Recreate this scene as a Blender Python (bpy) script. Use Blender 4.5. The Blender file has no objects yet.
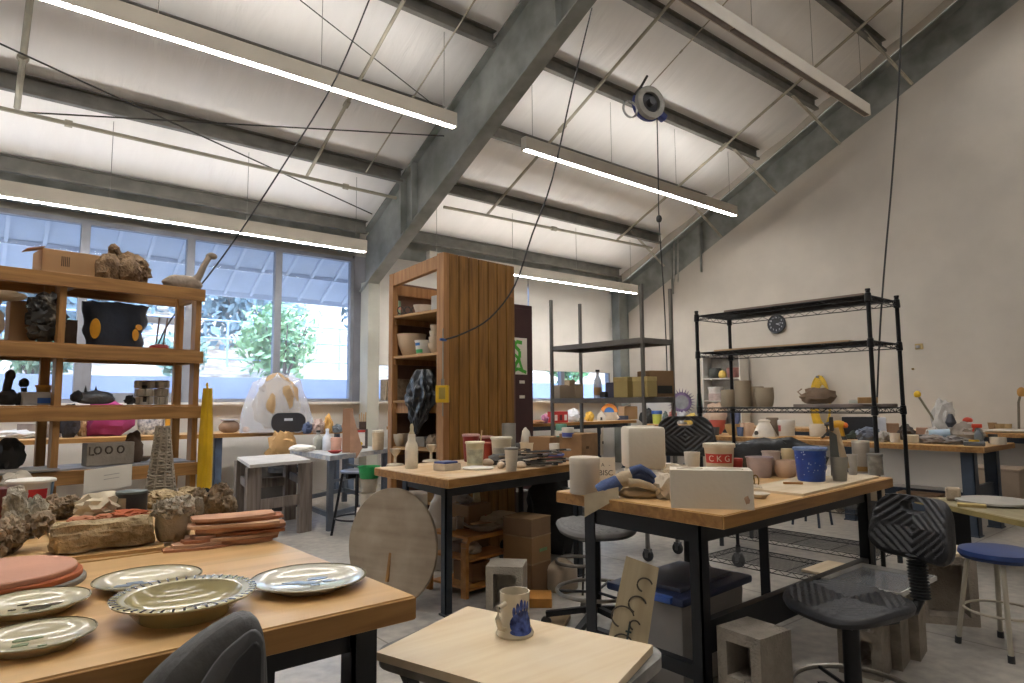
import bpy, bmesh, math, random
from mathutils import Vector, Matrix, noise
random.seed(7)
scn = bpy.context.scene
COL = scn.collection
PI = math.pi
R = math.radians

# ------------------------------------------------------------------ camera (solved from the room's own lines)
FPX = 658.87; YAW, PIT, ROL = R(39.656), R(5.329), R(-0.431); EYE = 1.3
fw = Vector((math.sin(YAW)*math.cos(PIT), math.cos(YAW)*math.cos(PIT), math.sin(PIT)))
ri = Vector((math.cos(YAW), -math.sin(YAW), 0)); upv = ri.cross(fw)
ca = math.cos(ROL)*ri + math.sin(ROL)*upv
cb = -math.sin(ROL)*ri + math.cos(ROL)*upv
EYEV = Vector((0, 0, EYE))
cd = bpy.data.cameras.new('camera'); cam = bpy.data.objects.new('camera', cd); COL.objects.link(cam)
cd.sensor_width = 36; cd.lens = FPX/1024*36; cd.clip_start = 0.05; cd.clip_end = 200
cam.matrix_world = Matrix((( ca.x, cb.x, -fw.x, 0), (ca.y, cb.y, -fw.y, 0), (ca.z, cb.z, -fw.z, EYE), (0, 0, 0, 1)))
scn.camera = cam

def ray(x, y): return fw + ca*((x-512)/FPX) - cb*((y-341.5)/FPX)
def T(x, y, z):                       # where the line of sight meets the height z
    d = ray(x, y); return EYEV + d*((z-EYE)/d.z)
def D(x, y, w): return EYEV + ray(x, y)*w
def PX(x, y, X):
    d = ray(x, y); return EYEV + d*(X/d.x)
def PY(x, y, Y):
    d = ray(x, y); return EYEV + d*(Y/d.y)
def depth(p): return (Vector(p)-EYEV).dot(fw)
def face(p): 
    return math.atan2(-p[0], p[1])    # turn that shows local -y to the viewer's side of the room

# ------------------------------------------------------------------ materials
def lin(h):
    h = h.lstrip('#'); o = []
    for i in (0, 2, 4):
        c = int(h[i:i+2], 16)/255
        o.append(c/12.92 if c <= .04045 else ((c+.055)/1.055)**2.4)
    return (o[0], o[1], o[2], 1)
MC = {}
def new_mat(key):
    m = bpy.data.materials.new(key); m.use_nodes = True
    return m, m.node_tree.nodes, m.node_tree.links, m.node_tree.nodes['Principled BSDF']
def mt(h, rough=.6, metal=0, var=.18, sc=9, bump=0, bs=60, h2=None, spec=None, alpha=1, trans=0):
    """plain procedural surface: two tones mixed by noise, optional bump"""
    key = f'{h}_{rough}_{metal}_{var}_{sc}_{bump}_{bs}_{h2}_{alpha}_{trans}_{spec}'
    if key in MC: return MC[key]
    m, N, L, b = new_mat('surface_'+h.strip('#'))
    c = lin(h); c2 = lin(h2) if h2 else tuple(max(0, v*(1-var)) for v in c[:3])+(1,)
    c1 = c if h2 else tuple(min(1, v*(1+var*.6)) for v in c[:3])+(1,)
    tc = N.new('ShaderNodeTexCoord'); nz = N.new('ShaderNodeTexNoise'); nz.inputs['Scale'].default_value = sc
    nz.inputs['Detail'].default_value = 5
    L.new(tc.outputs['Object'], nz.inputs['Vector'])
    cr = N.new('ShaderNodeValToRGB'); cr.color_ramp.elements[0].position = .35; cr.color_ramp.elements[1].position = .65
    cr.color_ramp.elements[0].color = c1; cr.color_ramp.elements[1].color = c2
    L.new(nz.outputs['Fac'], cr.inputs['Fac']); L.new(cr.outputs['Color'], b.inputs['Base Color'])
    b.inputs['Roughness'].default_value = rough; b.inputs['Metallic'].default_value = metal
    if spec is not None: b.inputs['Specular IOR Level'].default_value = spec
    if alpha < 1: b.inputs['Alpha'].default_value = alpha
    if trans: b.inputs['Transmission Weight'].default_value = trans
    if bump:
        n2 = N.new('ShaderNodeTexNoise'); n2.inputs['Scale'].default_value = bs; n2.inputs['Detail'].default_value = 4
        L.new(tc.outputs['Object'], n2.inputs['Vector'])
        bp = N.new('ShaderNodeBump'); bp.inputs['Strength'].default_value = bump; bp.inputs['Distance'].default_value = .02
        L.new(n2.outputs['Fac'], bp.inputs['Height']); L.new(bp.outputs['Normal'], b.inputs['Normal'])
    MC[key] = m; return m
def wood(h, h2, axis='x', sc=3, rough=.5, stripe=0, dust=0):
    """grain drawn out along an axis; stripe = width of glued strips"""
    key = f'wood{h}{h2}{axis}{sc}{rough}{stripe}{dust}'
    if key in MC: return MC[key]
    m, N, L, b = new_mat('wood_'+h.strip('#'))
    tc = N.new('ShaderNodeTexCoord'); mp = N.new('ShaderNodeMapping')
    s = {'x': (1, 14, 14), 'y': (14, 1, 14), 'z': (14, 14, 1)}[axis]
    mp.inputs['Scale'].default_value = tuple(v*sc/3 for v in s)
    L.new(tc.outputs['Object'], mp.inputs['Vector'])
    nz = N.new('ShaderNodeTexNoise'); nz.inputs['Scale'].default_value = 2.2; nz.inputs['Detail'].default_value = 6; nz.inputs['Distortion'].default_value = .6
    L.new(mp.outputs['Vector'], nz.inputs['Vector'])
    cr = N.new('ShaderNodeValToRGB'); cr.color_ramp.elements[0].position = .3; cr.color_ramp.elements[1].position = .7
    cr.color_ramp.elements[0].color = lin(h); cr.color_ramp.elements[1].color = lin(h2)
    L.new(nz.outputs['Fac'], cr.inputs['Fac']); out = cr.outputs['Color']
    if stripe:
        sx = N.new('ShaderNodeSeparateXYZ'); L.new(tc.outputs['Object'], sx.inputs['Vector'])
        dv = N.new('ShaderNodeMath'); dv.operation = 'DIVIDE'; dv.inputs[1].default_value = stripe
        L.new(sx.outputs['Y' if axis == 'x' else 'X'], dv.inputs[0])
        fl = N.new('ShaderNodeMath'); fl.operation = 'FLOOR'; L.new(dv.outputs[0], fl.inputs[0])
        wn = N.new('ShaderNodeTexWhiteNoise'); wn.noise_dimensions = '1D'; L.new(fl.outputs[0], wn.inputs['W'])
        mx = N.new('ShaderNodeMix'); mx.data_type = 'RGBA'; mx.blend_type = 'MULTIPLY'; mx.inputs['Factor'].default_value = .14
        L.new(out, mx.inputs['A']); L.new(wn.outputs['Value'], mx.inputs['B']); out = mx.outputs['Result']
    if dust:
        n3 = N.new('ShaderNodeTexNoise'); n3.inputs['Scale'].default_value = 4; n3.inputs['Detail'].default_value = 6
        L.new(tc.outputs['Object'], n3.inputs['Vector'])
        c3 = N.new('ShaderNodeValToRGB'); c3.color_ramp.elements[0].position = .4; c3.color_ramp.elements[1].position = .7
        L.new(n3.outputs['Fac'], c3.inputs['Fac'])
        m3 = N.new('ShaderNodeMath'); m3.operation = 'MULTIPLY'; m3.inputs[1].default_value = dust; L.new(c3.outputs['Color'], m3.inputs[0])
        mx = N.new('ShaderNodeMix'); mx.data_type = 'RGBA'; L.new(m3.outputs[0], mx.inputs['Factor'])
        L.new(out, mx.inputs['A']); mx.inputs['B'].default_value = lin('#d9cbb4'); out = mx.outputs['Result']
    L.new(out, b.inputs['Base Color']); b.inputs['Roughness'].default_value = rough
    bp = N.new('ShaderNodeBump'); bp.inputs['Strength'].default_value = .12; bp.inputs['Distance'].default_value = .01
    L.new(nz.outputs['Fac'], bp.inputs['Height']); L.new(bp.outputs['Normal'], b.inputs['Normal'])
    MC[key] = m; return m
def glow(h, e):
    m, N, L, b = new_mat('lamp_light'); b.inputs['Base Color'].default_value = lin(h)
    b.inputs['Emission Color'].default_value = lin(h); b.inputs['Emission Strength'].default_value = e; return m
def glass(h='#eaf2ff', f=.06, op=0):
    m = bpy.data.materials.new('glass'); m.use_nodes = True; N = m.node_tree.nodes; L = m.node_tree.links
    b = N['Principled BSDF']; o = N['Material Output']; t = N.new('ShaderNodeBsdfTransparent'); t.inputs[0].default_value = lin(h)
    b.inputs['Base Color'].default_value = lin(h); b.inputs['Roughness'].default_value = .08
    mx = N.new('ShaderNodeMixShader'); mx.inputs[0].default_value = f+op
    L.new(t.outputs[0], mx.inputs[1]); L.new(b.outputs[0], mx.inputs[2]); L.new(mx.outputs[0], o.inputs['Surface']); return m

# ------------------------------------------------------------------ mesh builder
class MB:
    def __init__(s): s.bm = bmesh.new()
    def add(s, vs, fs, M=None):
        v = [s.bm.verts.new(M @ Vector(p) if M else Vector(p)) for p in vs]
        for f in fs:
            try: s.bm.faces.new([v[i] for i in f])
            except ValueError: pass
        return v
    def box(s, cx, cy, cz, sx, sy, sz, rz=0, rx=0, ry=0, bev=0, taper=1):
        M = Matrix.Translation((cx, cy, cz)) @ Matrix.Rotation(rz, 4, 'Z') @ Matrix.Rotation(ry, 4, 'Y') @ Matrix.Rotation(rx, 4, 'X')
        a, b, c = sx/2, sy/2, sz/2; t = taper
        vs = [(-a*t, -b*t, -c), (a*t, -b*t, -c), (a*t, b*t, -c), (-a*t, b*t, -c), (-a, -b, c), (a, -b, c), (a, b, c), (-a, b, c)]
        fs = [(0, 3, 2, 1), (4, 5, 6, 7), (0, 1, 5, 4), (1, 2, 6, 5), (2, 3, 7, 6), (3, 0, 4, 7)]
        if bev:
            t2 = bmesh.new(); v = [t2.verts.new(p) for p in vs]
            for f in fs: t2.faces.new([v[i] for i in f])
            bmesh.ops.bevel(t2, geom=t2.edges[:], offset=bev, segments=2, affect='EDGES', profile=.5)
            t2.verts.index_update(); s.add([p.co.copy() for p in t2.verts], [[q.index for q in f.verts] for f in t2.faces], M); t2.free()
        else: s.add(vs, fs, M)
        return s
    def bar(s, p, q, w, h, up=(0, 0, 1)):            # rectangular bar from p to q
        p, q = Vector(p), Vector(q); d = (q-p); l = d.length; d.normalize(); u = Vector(up)
        if abs(d.dot(u)) > .98: u = Vector((1, 0, 0))
        x = d.cross(u).normalized(); y = x.cross(d).normalized()
        M = Matrix(((x.x, d.x, y.x, (p.x+q.x)/2), (x.y, d.y, y.y, (p.y+q.y)/2), (x.z, d.z, y.z, (p.z+q.z)/2), (0, 0, 0, 1)))
        a, b, c = w/2, l/2, h/2
        s.add([(-a, -b, -c), (a, -b, -c), (a, b, -c), (-a, b, -c), (-a, -b, c), (a, -b, c), (a, b, c), (-a, b, c)],
              [(0, 3, 2, 1), (4, 5, 6, 7), (0, 1, 5, 4), (1, 2, 6, 5), (2, 3, 7, 6), (3, 0, 4, 7)], M); return s
    def lathe(s, prof, n=24, M=None, sx=1, sy=1, cx=0, cy=0, cz=0, wob=0, seed=0, cap=True):
        rows = []; bm = s.bm
        for i, (r, z) in enumerate(prof):
            if r < 1e-5:
                p = Vector((cx, cy, cz+z)); rows.append([bm.verts.new(M @ p if M else p)]); continue
            row = []
            for k in range(n):
                a = 2*PI*k/n; w = 1
                if wob: w = 1+wob*noise.noise(Vector((math.cos(a)*1.7+seed, math.sin(a)*1.7, z*9+seed)))
                p = Vector((cx+r*w*sx*math.cos(a), cy+r*w*sy*math.sin(a), cz+z)); row.append(bm.verts.new(M @ p if M else p))
            rows.append(row)
        for A, B in zip(rows, rows[1:]):
            for k in range(n):
                j = (k+1) % n
                f = [A[0], B[j], B[k]] if len(A) == 1 and len(B) > 1 else [A[k], A[j], B[0]] if len(B) == 1 and len(A) > 1 else [A[k], A[j], B[j], B[k]] if len(A) > 1 else None
                if f:
                    try: bm.faces.new(f)
                    except ValueError: pass
        if prof[0] == prof[-1] and len(rows[0]) > 1: return s      # closed ring, no end discs
        for Z in (rows[0], rows[-1]) if cap else ():
            if len(Z) > 2:
                try: bm.faces.new(Z if Z is rows[-1] else Z[::-1])
                except ValueError: pass
        return s
    def tube(s, pts, r, n=7, closed=False, taper=None):
        pts = [Vector(p) for p in pts]; m = len(pts); rows = []; ref = None
        for i, p in enumerate(pts):
            d = (pts[(i+1) % m]-pts[i-1]) if closed else (pts[min(i+1, m-1)]-pts[max(i-1, 0)])
            if d.length < 1e-9: d = Vector((0, 0, 1))
            d.normalize()
            if ref is None:
                ref = Vector((0, 0, 1)) if abs(d.z) < .9 else Vector((1, 0, 0))
            x = d.cross(ref)
            if x.length < 1e-4: x = d.cross(Vector((0.3, .9, .2)))
            x.normalize(); y = d.cross(x).normalized(); ref = -y if False else ref
            rr = r if taper is None else r*taper[i]
            rows.append([s.bm.verts.new(p+(x*math.cos(2*PI*k/n)+y*math.sin(2*PI*k/n))*rr) for k in range(n)])
        rng = range(m if closed else m-1)
        for i in rng:
            A, B = rows[i], rows[(i+1) % m]
            for k in range(n):
                j = (k+1) % n
                try: s.bm.faces.new([A[k], A[j], B[j], B[k]])
                except ValueError: pass
        if not closed:
            s.bm.faces.new(rows[0][::-1]); s.bm.faces.new(rows[-1])
        return s
    def prism(s, poly, z0, z1, M=None):
        n = len(poly); vs = [(p[0], p[1], z0) for p in poly]+[(p[0], p[1], z1) for p in poly]
        fs = [tuple(range(n))[::-1], tuple(range(n, 2*n))]+[(i, (i+1) % n, n+(i+1) % n, n+i) for i in range(n)]
        s.add(vs, fs, M); return s
    def holed(s, outer, inner, z0, z1, M=None):      # prism with a hole
        b2 = bmesh.new(); vo = [b2.verts.new((p[0], p[1], z0)) for p in outer]; vi = [b2.verts.new((p[0], p[1], z0)) for p in inner]
        ed = [b2.edges.new((V[i], V[(i+1) % len(V)])) for V in (vo, vi) for i in range(len(V))]
        r_ = bmesh.ops.triangle_fill(b2, use_beauty=True, edges=ed)
        fs = [g for g in r_['geom'] if isinstance(g, bmesh.types.BMFace)]
        e_ = bmesh.ops.extrude_face_region(b2, geom=fs)
        for g in e_['geom']:
            if isinstance(g, bmesh.types.BMVert): g.co.z = z1
        b2.verts.index_update(); s.add([p.co.copy() for p in b2.verts], [[q.index for q in f.verts] for f in b2.faces], M); b2.free(); return s
    def blob(s, cx, cy, cz, rx, ry, rz, amp=.15, fr=2.0, seed=0, sub=3, flat=True, M=None, rough=0):
        t = bmesh.new(); bmesh.ops.create_icosphere(t, subdivisions=sub, radius=1)
        o = Vector((seed*3.7, seed*1.3, seed*2.1))
        for v in t.verts:
            d = v.co.normalized(); k = 1+amp*noise.noise(d*fr+o)+amp*.5*noise.noise(d*fr*2.3+o)
            if rough: k += rough*noise.noise(d*fr*5+o)
            v.co = Vector((d.x*rx*k, d.y*ry*k, d.z*rz*k))
            if flat and v.co.z < -rz*.8: v.co.z = -rz*.8
            v.co += Vector((cx, cy, cz))
        t.verts.index_update(); s.add([p.co.copy() for p in t.verts], [[q.index for q in f.verts] for f in t.faces], M); t.free(); return s
    def sheet(s, fn, nu, nv, th=0.004):              # a thin solid sheet from a function of u, v
        P = [[Vector(fn(i/nu, j/nv)) for j in range(nv+1)] for i in range(nu+1)]
        Q = []
        for i in range(nu+1):
            row = []
            for j in range(nv+1):
                du = P[min(i+1, nu)][j]-P[max(i-1, 0)][j]; dv = P[i][min(j+1, nv)]-P[i][max(j-1, 0)]
                n_ = du.cross(dv); n_ = n_.normalized() if n_.length > 1e-9 else Vector((0, 0, 1)); row.append(P[i][j]-n_*th)
            Q.append(row)
        W = nv+1; vs = [p for r_ in P for p in r_]+[p for r_ in Q for p in r_]; o = (nu+1)*W; fs = []
        for i in range(nu):
            for j in range(nv):
                a = i*W+j; fs += [(a, a+W, a+W+1, a+1), (o+a, o+a+1, o+a+W+1, o+a+W)]
        for i in range(nu):
            a = i*W; fs.append((a, o+a, o+a+W, a+W)); a = i*W+nv; fs.append((a, a+W, o+a+W, o+a))
        for j in range(nv):
            a = j; fs.append((a, a+1, o+a+1, o+a)); a = nu*W+j; fs.append((a, o+a, o+a+1, a+1))
        s.add(vs, fs); return s
    def build(s, name, m, parent=None, loc=None, rz=0, smooth=True, kind=None):
        bmesh.ops.recalc_face_normals(s.bm, faces=s.bm.faces[:])
        me = bpy.data.meshes.new(name); s.bm.to_mesh(me); s.bm.free()
        me.materials.append(m)
        if smooth:
            me.polygons.foreach_set('use_smooth', [True]*len(me.polygons)); me.set_sharp_from_angle(angle=R(38))
        o = bpy.data.objects.new(name, me); COL.objects.link(o)
        if parent: o.parent = parent
        if loc is not None: o.location = loc
        if rz: o.rotation_euler = (0, 0, rz)
        if kind: o['kind'] = kind
        return o
def tag(o, label, cat, group=None, kind=None):
    o['label'] = label; o['category'] = cat
    if group: o['group'] = group
    if kind: o['kind'] = kind
    return o
def thing(name, label, cat, loc=(0, 0, 0), rz=0, group=None):
    o = bpy.data.objects.new(name, None); COL.objects.link(o); o.empty_display_size = .05
    o.location = loc; o.rotation_euler = (0, 0, rz); return tag(o, label, cat, group)
def struct(mb, name, m, parent=None, smooth=False):
    o = mb.build(name, m, parent, smooth=smooth)
    if not parent: o['kind'] = 'structure'
    return o
def copy_tree(o, loc, rz, label, group=None):
    c = o.copy(); COL.objects.link(c); c.location = loc; c.rotation_euler = (0, 0, rz); c['label'] = label
    if group: c['group'] = group
    for ch in list(o.children):
        d = ch.copy(); COL.objects.link(d); d.parent = c
        for g in list(ch.children):
            e = g.copy(); COL.objects.link(e); e.parent = d
    return c
def text(name, body, size, m, parent, M, bend=0, ext=.0006):
    """raised lettering as a mesh; bend = radius of the round wall it is printed on"""
    cu = bpy.data.curves.new(name, 'FONT'); cu.body = body; cu.size = size; cu.align_x = 'CENTER'; cu.align_y = 'CENTER'; cu.extrude = ext
    ob = bpy.data.objects.new(name, cu); COL.objects.link(ob); dg = bpy.context.evaluated_depsgraph_get()
    me = bpy.data.meshes.new_from_object(ob.evaluated_get(dg)); bpy.data.objects.remove(ob); bpy.data.curves.remove(cu)
    for v in me.vertices:
        x, y, z = v.co
        if bend: a = x/bend; v.co = Vector((math.sin(a)*(bend+z), -math.cos(a)*(bend+z), y))
        else: v.co = Vector((x, -z, y))
        v.co = M @ v.co
    me.materials.clear(); me.materials.append(m)
    o = bpy.data.objects.new(name, me); COL.objects.link(o); o.parent = parent; return o
TR = Matrix.Translation
def RZ(a): return Matrix.Rotation(a, 4, 'Z')

# profiles: (radius, height) of thrown and moulded vessels, outside then inside
PROF = {
 'cyl': [(0, 0), (.97, 0), (1, .03), (1, .97), (.98, 1), (.93, 1), (.91, .97), (.91, .06), (0, .05)],
 'taper': [(0, 0), (.78, 0), (.82, .04), (.97, .93), (1.03, .94), (1.04, 1), (.95, 1), (.77, .06), (0, .05)],
 'cup': [(0, 0), (.72, 0), (.76, .03), (.98, .95), (1.0, 1), (.93, 1), (.72, .06), (0, .05)],
 'bowl': [(0, 0), (.42, 0), (.45, .04), (.75, .3), (.93, .65), (1, 1), (.95, 1), (.86, .62), (.68, .32), (.4, .12), (0, .1)],
 'pot': [(0, 0), (.75, 0), (.88, .12), (1, .5), (.97, .85), (.93, 1), (.87, 1), (.9, .5), (.75, .12), (0, .1)],
 'bottle': [(0, 0), (.95, 0), (1, .04), (1, .55), (.9, .66), (.45, .8), (.36, .84), (.36, 1), (0, 1)],
 'solid': [(0, 0), (.97, 0), (1, .04), (1, .94), (.96, 1), (0, 1)],
 'cone': [(0, 0), (1, 0), (1, .05), (.42, .85), (.48, .88), (.48, .95), (.3, 1), (0, 1)],
 'plate': [(0, 0), (.5, 0), (.62, .25), (.97, .9), (1, 1), (.97, 1.05), (.66, .55), (.5, .4), (0, .4)],
 'lidded': [(0, 0), (.9, 0), (.93, .04), (.96, .7), (1.02, .7), (1.02, .97), (.98, 1), (0, 1)],
}
def pot(name, label, cat, px, py, z, w, h, m, prof='cyl', group=None, n=20, wob=0, sx=1, sy=1, tilt=0):
    """round vessel standing at height z; px,py = its nearest foot point in view, w,h its seen size"""
    p = T(px, py, z); k = depth(p)/FPX; r = w/2*k
    pr = PROF[prof] if isinstance(prof, str) else prof
    f = math.hypot(p.x, p.y); bottom = pr[1][0] if len(pr) > 1 else 1
    p = p + Vector((p.x/f, p.y/f, 0))*r*bottom; k = depth(p)/FPX; r = w/2*k
    mb = MB().lathe([(a*r, b*h*k) for a, b in pr], n=n, wob=wob, seed=px*.13, sx=sx, sy=sy)
    o = mb.build(name, m, loc=p, rz=face(p)); tag(o, label, cat, group)
    o['_'] = 0; del o['_']
    INFO[o.name] = (r, h*k, k); return o
INFO = {}
def boxy(name, label, cat, px, py, z, w, h, d, m, rz=None, group=None, bev=.004, smooth=False):
    p = T(px, py, z); k = depth(p)/FPX; dd = d
    f = math.hypot(p.x, p.y); p = p+Vector((p.x/f, p.y/f, 0))*dd/2; k = depth(p)/FPX
    o = MB().box(0, 0, h*k/2, w*k, dd, h*k, bev=min(bev, h*k*.2)).build(name, m, loc=p, rz=face(p) if rz is None else R(rz), smooth=smooth)
    tag(o, label, cat, group); INFO[o.name] = (w*k, h*k, dd); return o
def ground(mb, h):                      # set a lump down on its support and give it its height
    z0 = min(v.co.z for v in mb.bm.verts); z1 = max(v.co.z for v in mb.bm.verts)
    for v in mb.bm.verts: v.co.z = (v.co.z-z0)*h/(z1-z0)
    return mb
def lump(name, label, cat, px, py, z, w, h, d, m, amp=.25, fr=2, seed=1, group=None, sub=3, rough=0):
    p = T(px, py, z); k = depth(p)/FPX; f = math.hypot(p.x, p.y)
    p = p+Vector((p.x/f, p.y/f, 0))*d/2; k = depth(p)/FPX
    hz = h*k/1.8
    o = ground(MB().blob(0, 0, hz*.8, w*k/2, d/2, hz, amp, fr, seed, sub, rough=rough), h*k).build(name, m, loc=p, rz=face(p))
    tag(o, label, cat, group); INFO[o.name] = (w*k, h*k, d); return o
def ring(r, z, t, n=32, sx=1, sy=1): return [(r*sx*math.cos(2*PI*i/n), r*sy*math.sin(2*PI*i/n), z) for i in range(n)]
def rrect(w, h, r, n=5, cx=0, cy=0):
    P = []
    for qx, qy, a0 in ((1, 1, 0), (-1, 1, 90), (-1, -1, 180), (1, -1, 270)):
        for i in range(n+1):
            a = R(a0+90*i/n); P.append((cx+qx*(w/2-r)+r*math.cos(a), cy+qy*(h/2-r)+r*math.sin(a)))
    return P
# ================================================================== THE ROOM
XW, YW = 11.3, 9.8                     # right wall face, window wall plane
SL = .4984
def zr(Y): return 8.893-SL*Y
GALV = mt('#92948f', .55, .12, .2, 3, .05, 30, h2='#757872')
GALV_D = mt('#78756d', .6, .15, .2, 5)
PAINT_W = mt('#bdb5a9', .75, 0, .07, 1.5, .04, 40)
BEIGE = mt('#c9c0b0', .6, 0, .06, 3)

def concrete_floor():
    m, N, L, b = new_mat('concrete_floor')
    tc = N.new('ShaderNodeTexCoord'); n1 = N.new('ShaderNodeTexNoise'); n1.inputs['Scale'].default_value = 1.1; n1.inputs['Detail'].default_value = 8
    n2 = N.new('ShaderNodeTexNoise'); n2.inputs['Scale'].default_value = 14; n2.inputs['Detail'].default_value = 6
    L.new(tc.outputs['Object'], n1.inputs['Vector']); L.new(tc.outputs['Object'], n2.inputs['Vector'])
    ad = N.new('ShaderNodeMath'); ad.operation = 'ADD'; L.new(n1.outputs['Fac'], ad.inputs[0]); L.new(n2.outputs['Fac'], ad.inputs[1])
    hf = N.new('ShaderNodeMath'); hf.operation = 'MULTIPLY'; hf.inputs[1].default_value = .5; L.new(ad.outputs[0], hf.inputs[0])
    cr = N.new('ShaderNodeValToRGB'); e = cr.color_ramp.elements; e[0].position = .36; e[1].position = .64; e[0].color = lin('#837f79'); e[1].color = lin('#aea79c')
    L.new(hf.outputs[0], cr.inputs['Fac'])
    br = N.new('ShaderNodeTexBrick'); br.offset = 0; br.inputs['Scale'].default_value = 1; br.inputs['Brick Width'].default_value = 2.4; br.inputs['Row Height'].default_value = 2.4
    br.inputs['Mortar Size'].default_value = .006; br.inputs['Color1'].default_value = br.inputs['Color2'].default_value = (1, 1, 1, 1); br.inputs['Mortar'].default_value = (.45, .43, .4, 1)
    mp = N.new('ShaderNodeMapping'); mp.inputs['Location'].default_value = (.55, .35, 0)
    L.new(tc.outputs['Object'], mp.inputs['Vector']); L.new(mp.outputs['Vector'], br.inputs['Vector'])
    mx = N.new('ShaderNodeMix'); mx.data_type = 'RGBA'; mx.blend_type = 'MULTIPLY'; mx.inputs['Factor'].default_value = 1
    L.new(cr.outputs['Color'], mx.inputs['A']); L.new(br.outputs['Color'], mx.inputs['B']); L.new(mx.outputs['Result'], b.inputs['Base Color'])
    rr = N.new('ShaderNodeMapRange'); rr.inputs['To Min'].default_value = .26; rr.inputs['To Max'].default_value = .5
    L.new(n1.outputs['Fac'], rr.inputs['Value']); L.new(rr.outputs['Result'], b.inputs['Roughness']); return m
struct(MB().box(4.2, 3.4, -.06, 15.4, 13.0, .12), 'floor', concrete_floor())

# sloping white vinyl insulation, billowing between the purlins
PUR = [9.42, 8.33, 7.22, 6.1, 5.0, 3.9, 2.8, 1.7, .6, -.5, -1.6, -2.7]
def vinyl():
    m, N, L, b = new_mat('white_vinyl_insulation'); tc = N.new('ShaderNodeTexCoord')
    mp = N.new('ShaderNodeMapping'); mp.inputs['Scale'].default_value = (2.2, .5, .5); L.new(tc.outputs['Object'], mp.inputs['Vector'])
    n = N.new('ShaderNodeTexNoise'); n.inputs['Scale'].default_value = 2.4; n.inputs['Detail'].default_value = 5; n.inputs['Distortion'].default_value = .5
    L.new(mp.outputs['Vector'], n.inputs['Vector'])
    cr = N.new('ShaderNodeValToRGB'); e = cr.color_ramp.elements; e[0].color = lin('#e6e3df'); e[1].color = lin('#f2efeb'); L.new(n.outputs['Fac'], cr.inputs['Fac'])
    L.new(cr.outputs['Color'], b.inputs['Base Color']); b.inputs['Roughness'].default_value = .33
    bp = N.new('ShaderNodeBump'); bp.inputs['Strength'].default_value = .35; bp.inputs['Distance'].default_value = .05
    L.new(n.outputs['Fac'], bp.inputs['Height']); L.new(bp.outputs['Normal'], b.inputs['Normal']); return m
def ceil_pt(u, v):
    X = -3.6+u*15.3; Y = -3+v*13.1; g = 0
    for a, c in zip(PUR[1:], PUR[:-1]):
        if a <= Y <= c: g = math.sin(PI*(Y-a)/(c-a))
    return (X, Y, zr(Y)+.015-.055*g-.01*noise.noise(Vector((X*1.3, Y*2, 0))))
struct(MB().sheet(ceil_pt, 60, 130, -.03), 'ceiling', vinyl(), smooth=True)

# right wall board, its top edge following the roof slope
struct(MB().prism([(-2.9, 0), (9.56, 0), (9.56, 3.278), (-2.9, 3.278+.5035*12.46)], 0, .06, Matrix(((0, 0, 1, XW), (1, 0, 0, 0), (0, 1, 0, 0), (0, 0, 0, 1)))), 'wall_right', PAINT_W)
# white insulated strip between roof edge and right rafter
struct(MB().prism([(-.4, zr(-.4)+.1), (9.7, zr(9.7)+.1), (9.7, zr(9.7)-.16), (-.4, zr(-.4)-.16)], 0, .03, Matrix(((0, 0, 1, 11.12), (1, 0, 0, 0), (0, 1, 0, 0), (0, 0, 0, 1)))), 'wall_right_upper', PAINT_W)

struct(MB().box(3.9, -2.95, 5.1, 15.2, .1, 10.2), 'wall_front', mt('#a8a096', .8))
struct(MB().prism([(-2.9, 0), (9.9, 0), (9.9, zr(9.9)), (-2.9, zr(-2.9))], 0, .1, Matrix(((0, 0, 1, -3.6), (1, 0, 0, 0), (0, 1, 0, 0), (0, 0, 0, 1)))), 'wall_left', mt('#a8a096', .8))
# rafters: web, top and bottom flange
def sloped(mb, X, wx, Ya, Yb, off, th):
    mb.bar((X, Ya, zr(Ya)-off), (X, Yb, zr(Yb)-off), wx, th)
mb = MB()
mb.prism([(-.4, zr(-.4)-.1), (9.6, zr(9.6)-.1), (9.6, zr(9.6)-1.0), (-.4, zr(-.4)-1.0)], -.008, .008, Matrix(((0, 0, 1, 4.9), (1, 0, 0, 0), (0, 1, 0, 0), (0, 0, 0, 1))))
sloped(mb, 4.9, .21, -.4, 9.5, .095, .02); sloped(mb, 4.9, .21, -.4, 9.62, 1.0, .025)
for Y in (8.33, 8.02, 5.0): mb.bar((4.83, Y, zr(Y)-.12), (4.83, Y-.02, zr(Y)-.98), .1, .02, (0, 1, 0))
struct(mb, 'trim_1', GALV)
mb = MB()
mb.prism([(-.4, zr(-.4)-.15), (9.7, zr(9.7)-.15), (9.7, zr(9.7)-1.3), (-.4, zr(-.4)-1.3)], -.008, .008, Matrix(((0, 0, 1, 11.36), (1, 0, 0, 0), (0, 1, 0, 0), (0, 0, 0, 1))))
sloped(mb, 11.27, .2, -.4, 9.6, .17, .02)
for Y in (7.62, 8.33): mb.bar((11.3, Y, zr(Y)-.2), (11.3, Y, zr(Y)-1.2), .11, .02, (0, 1, 0))
struct(mb, 'trim_2', GALV)
# columns
mb = MB(); mb.box(4.93, 9.5, 1.62, .2, .26, 3.24); struct(mb, 'trim_3', mt('#a9a699', .7, 0, .12, 2, .05, 40))
mb = MB()
mb.box(11.14, 9.58, 2.05, .3, .02, 4.1); mb.box(11.0, 9.66, 2.05, .02, .22, 4.1); mb.box(11.28, 9.66, 2.05, .02, .22, 4.1); mb.box(11.14, 9.6, 2.9, .28, .12, .02)
struct(mb, 'trim_4', mt('#83857f', .6, .2, .15, 3))

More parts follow.
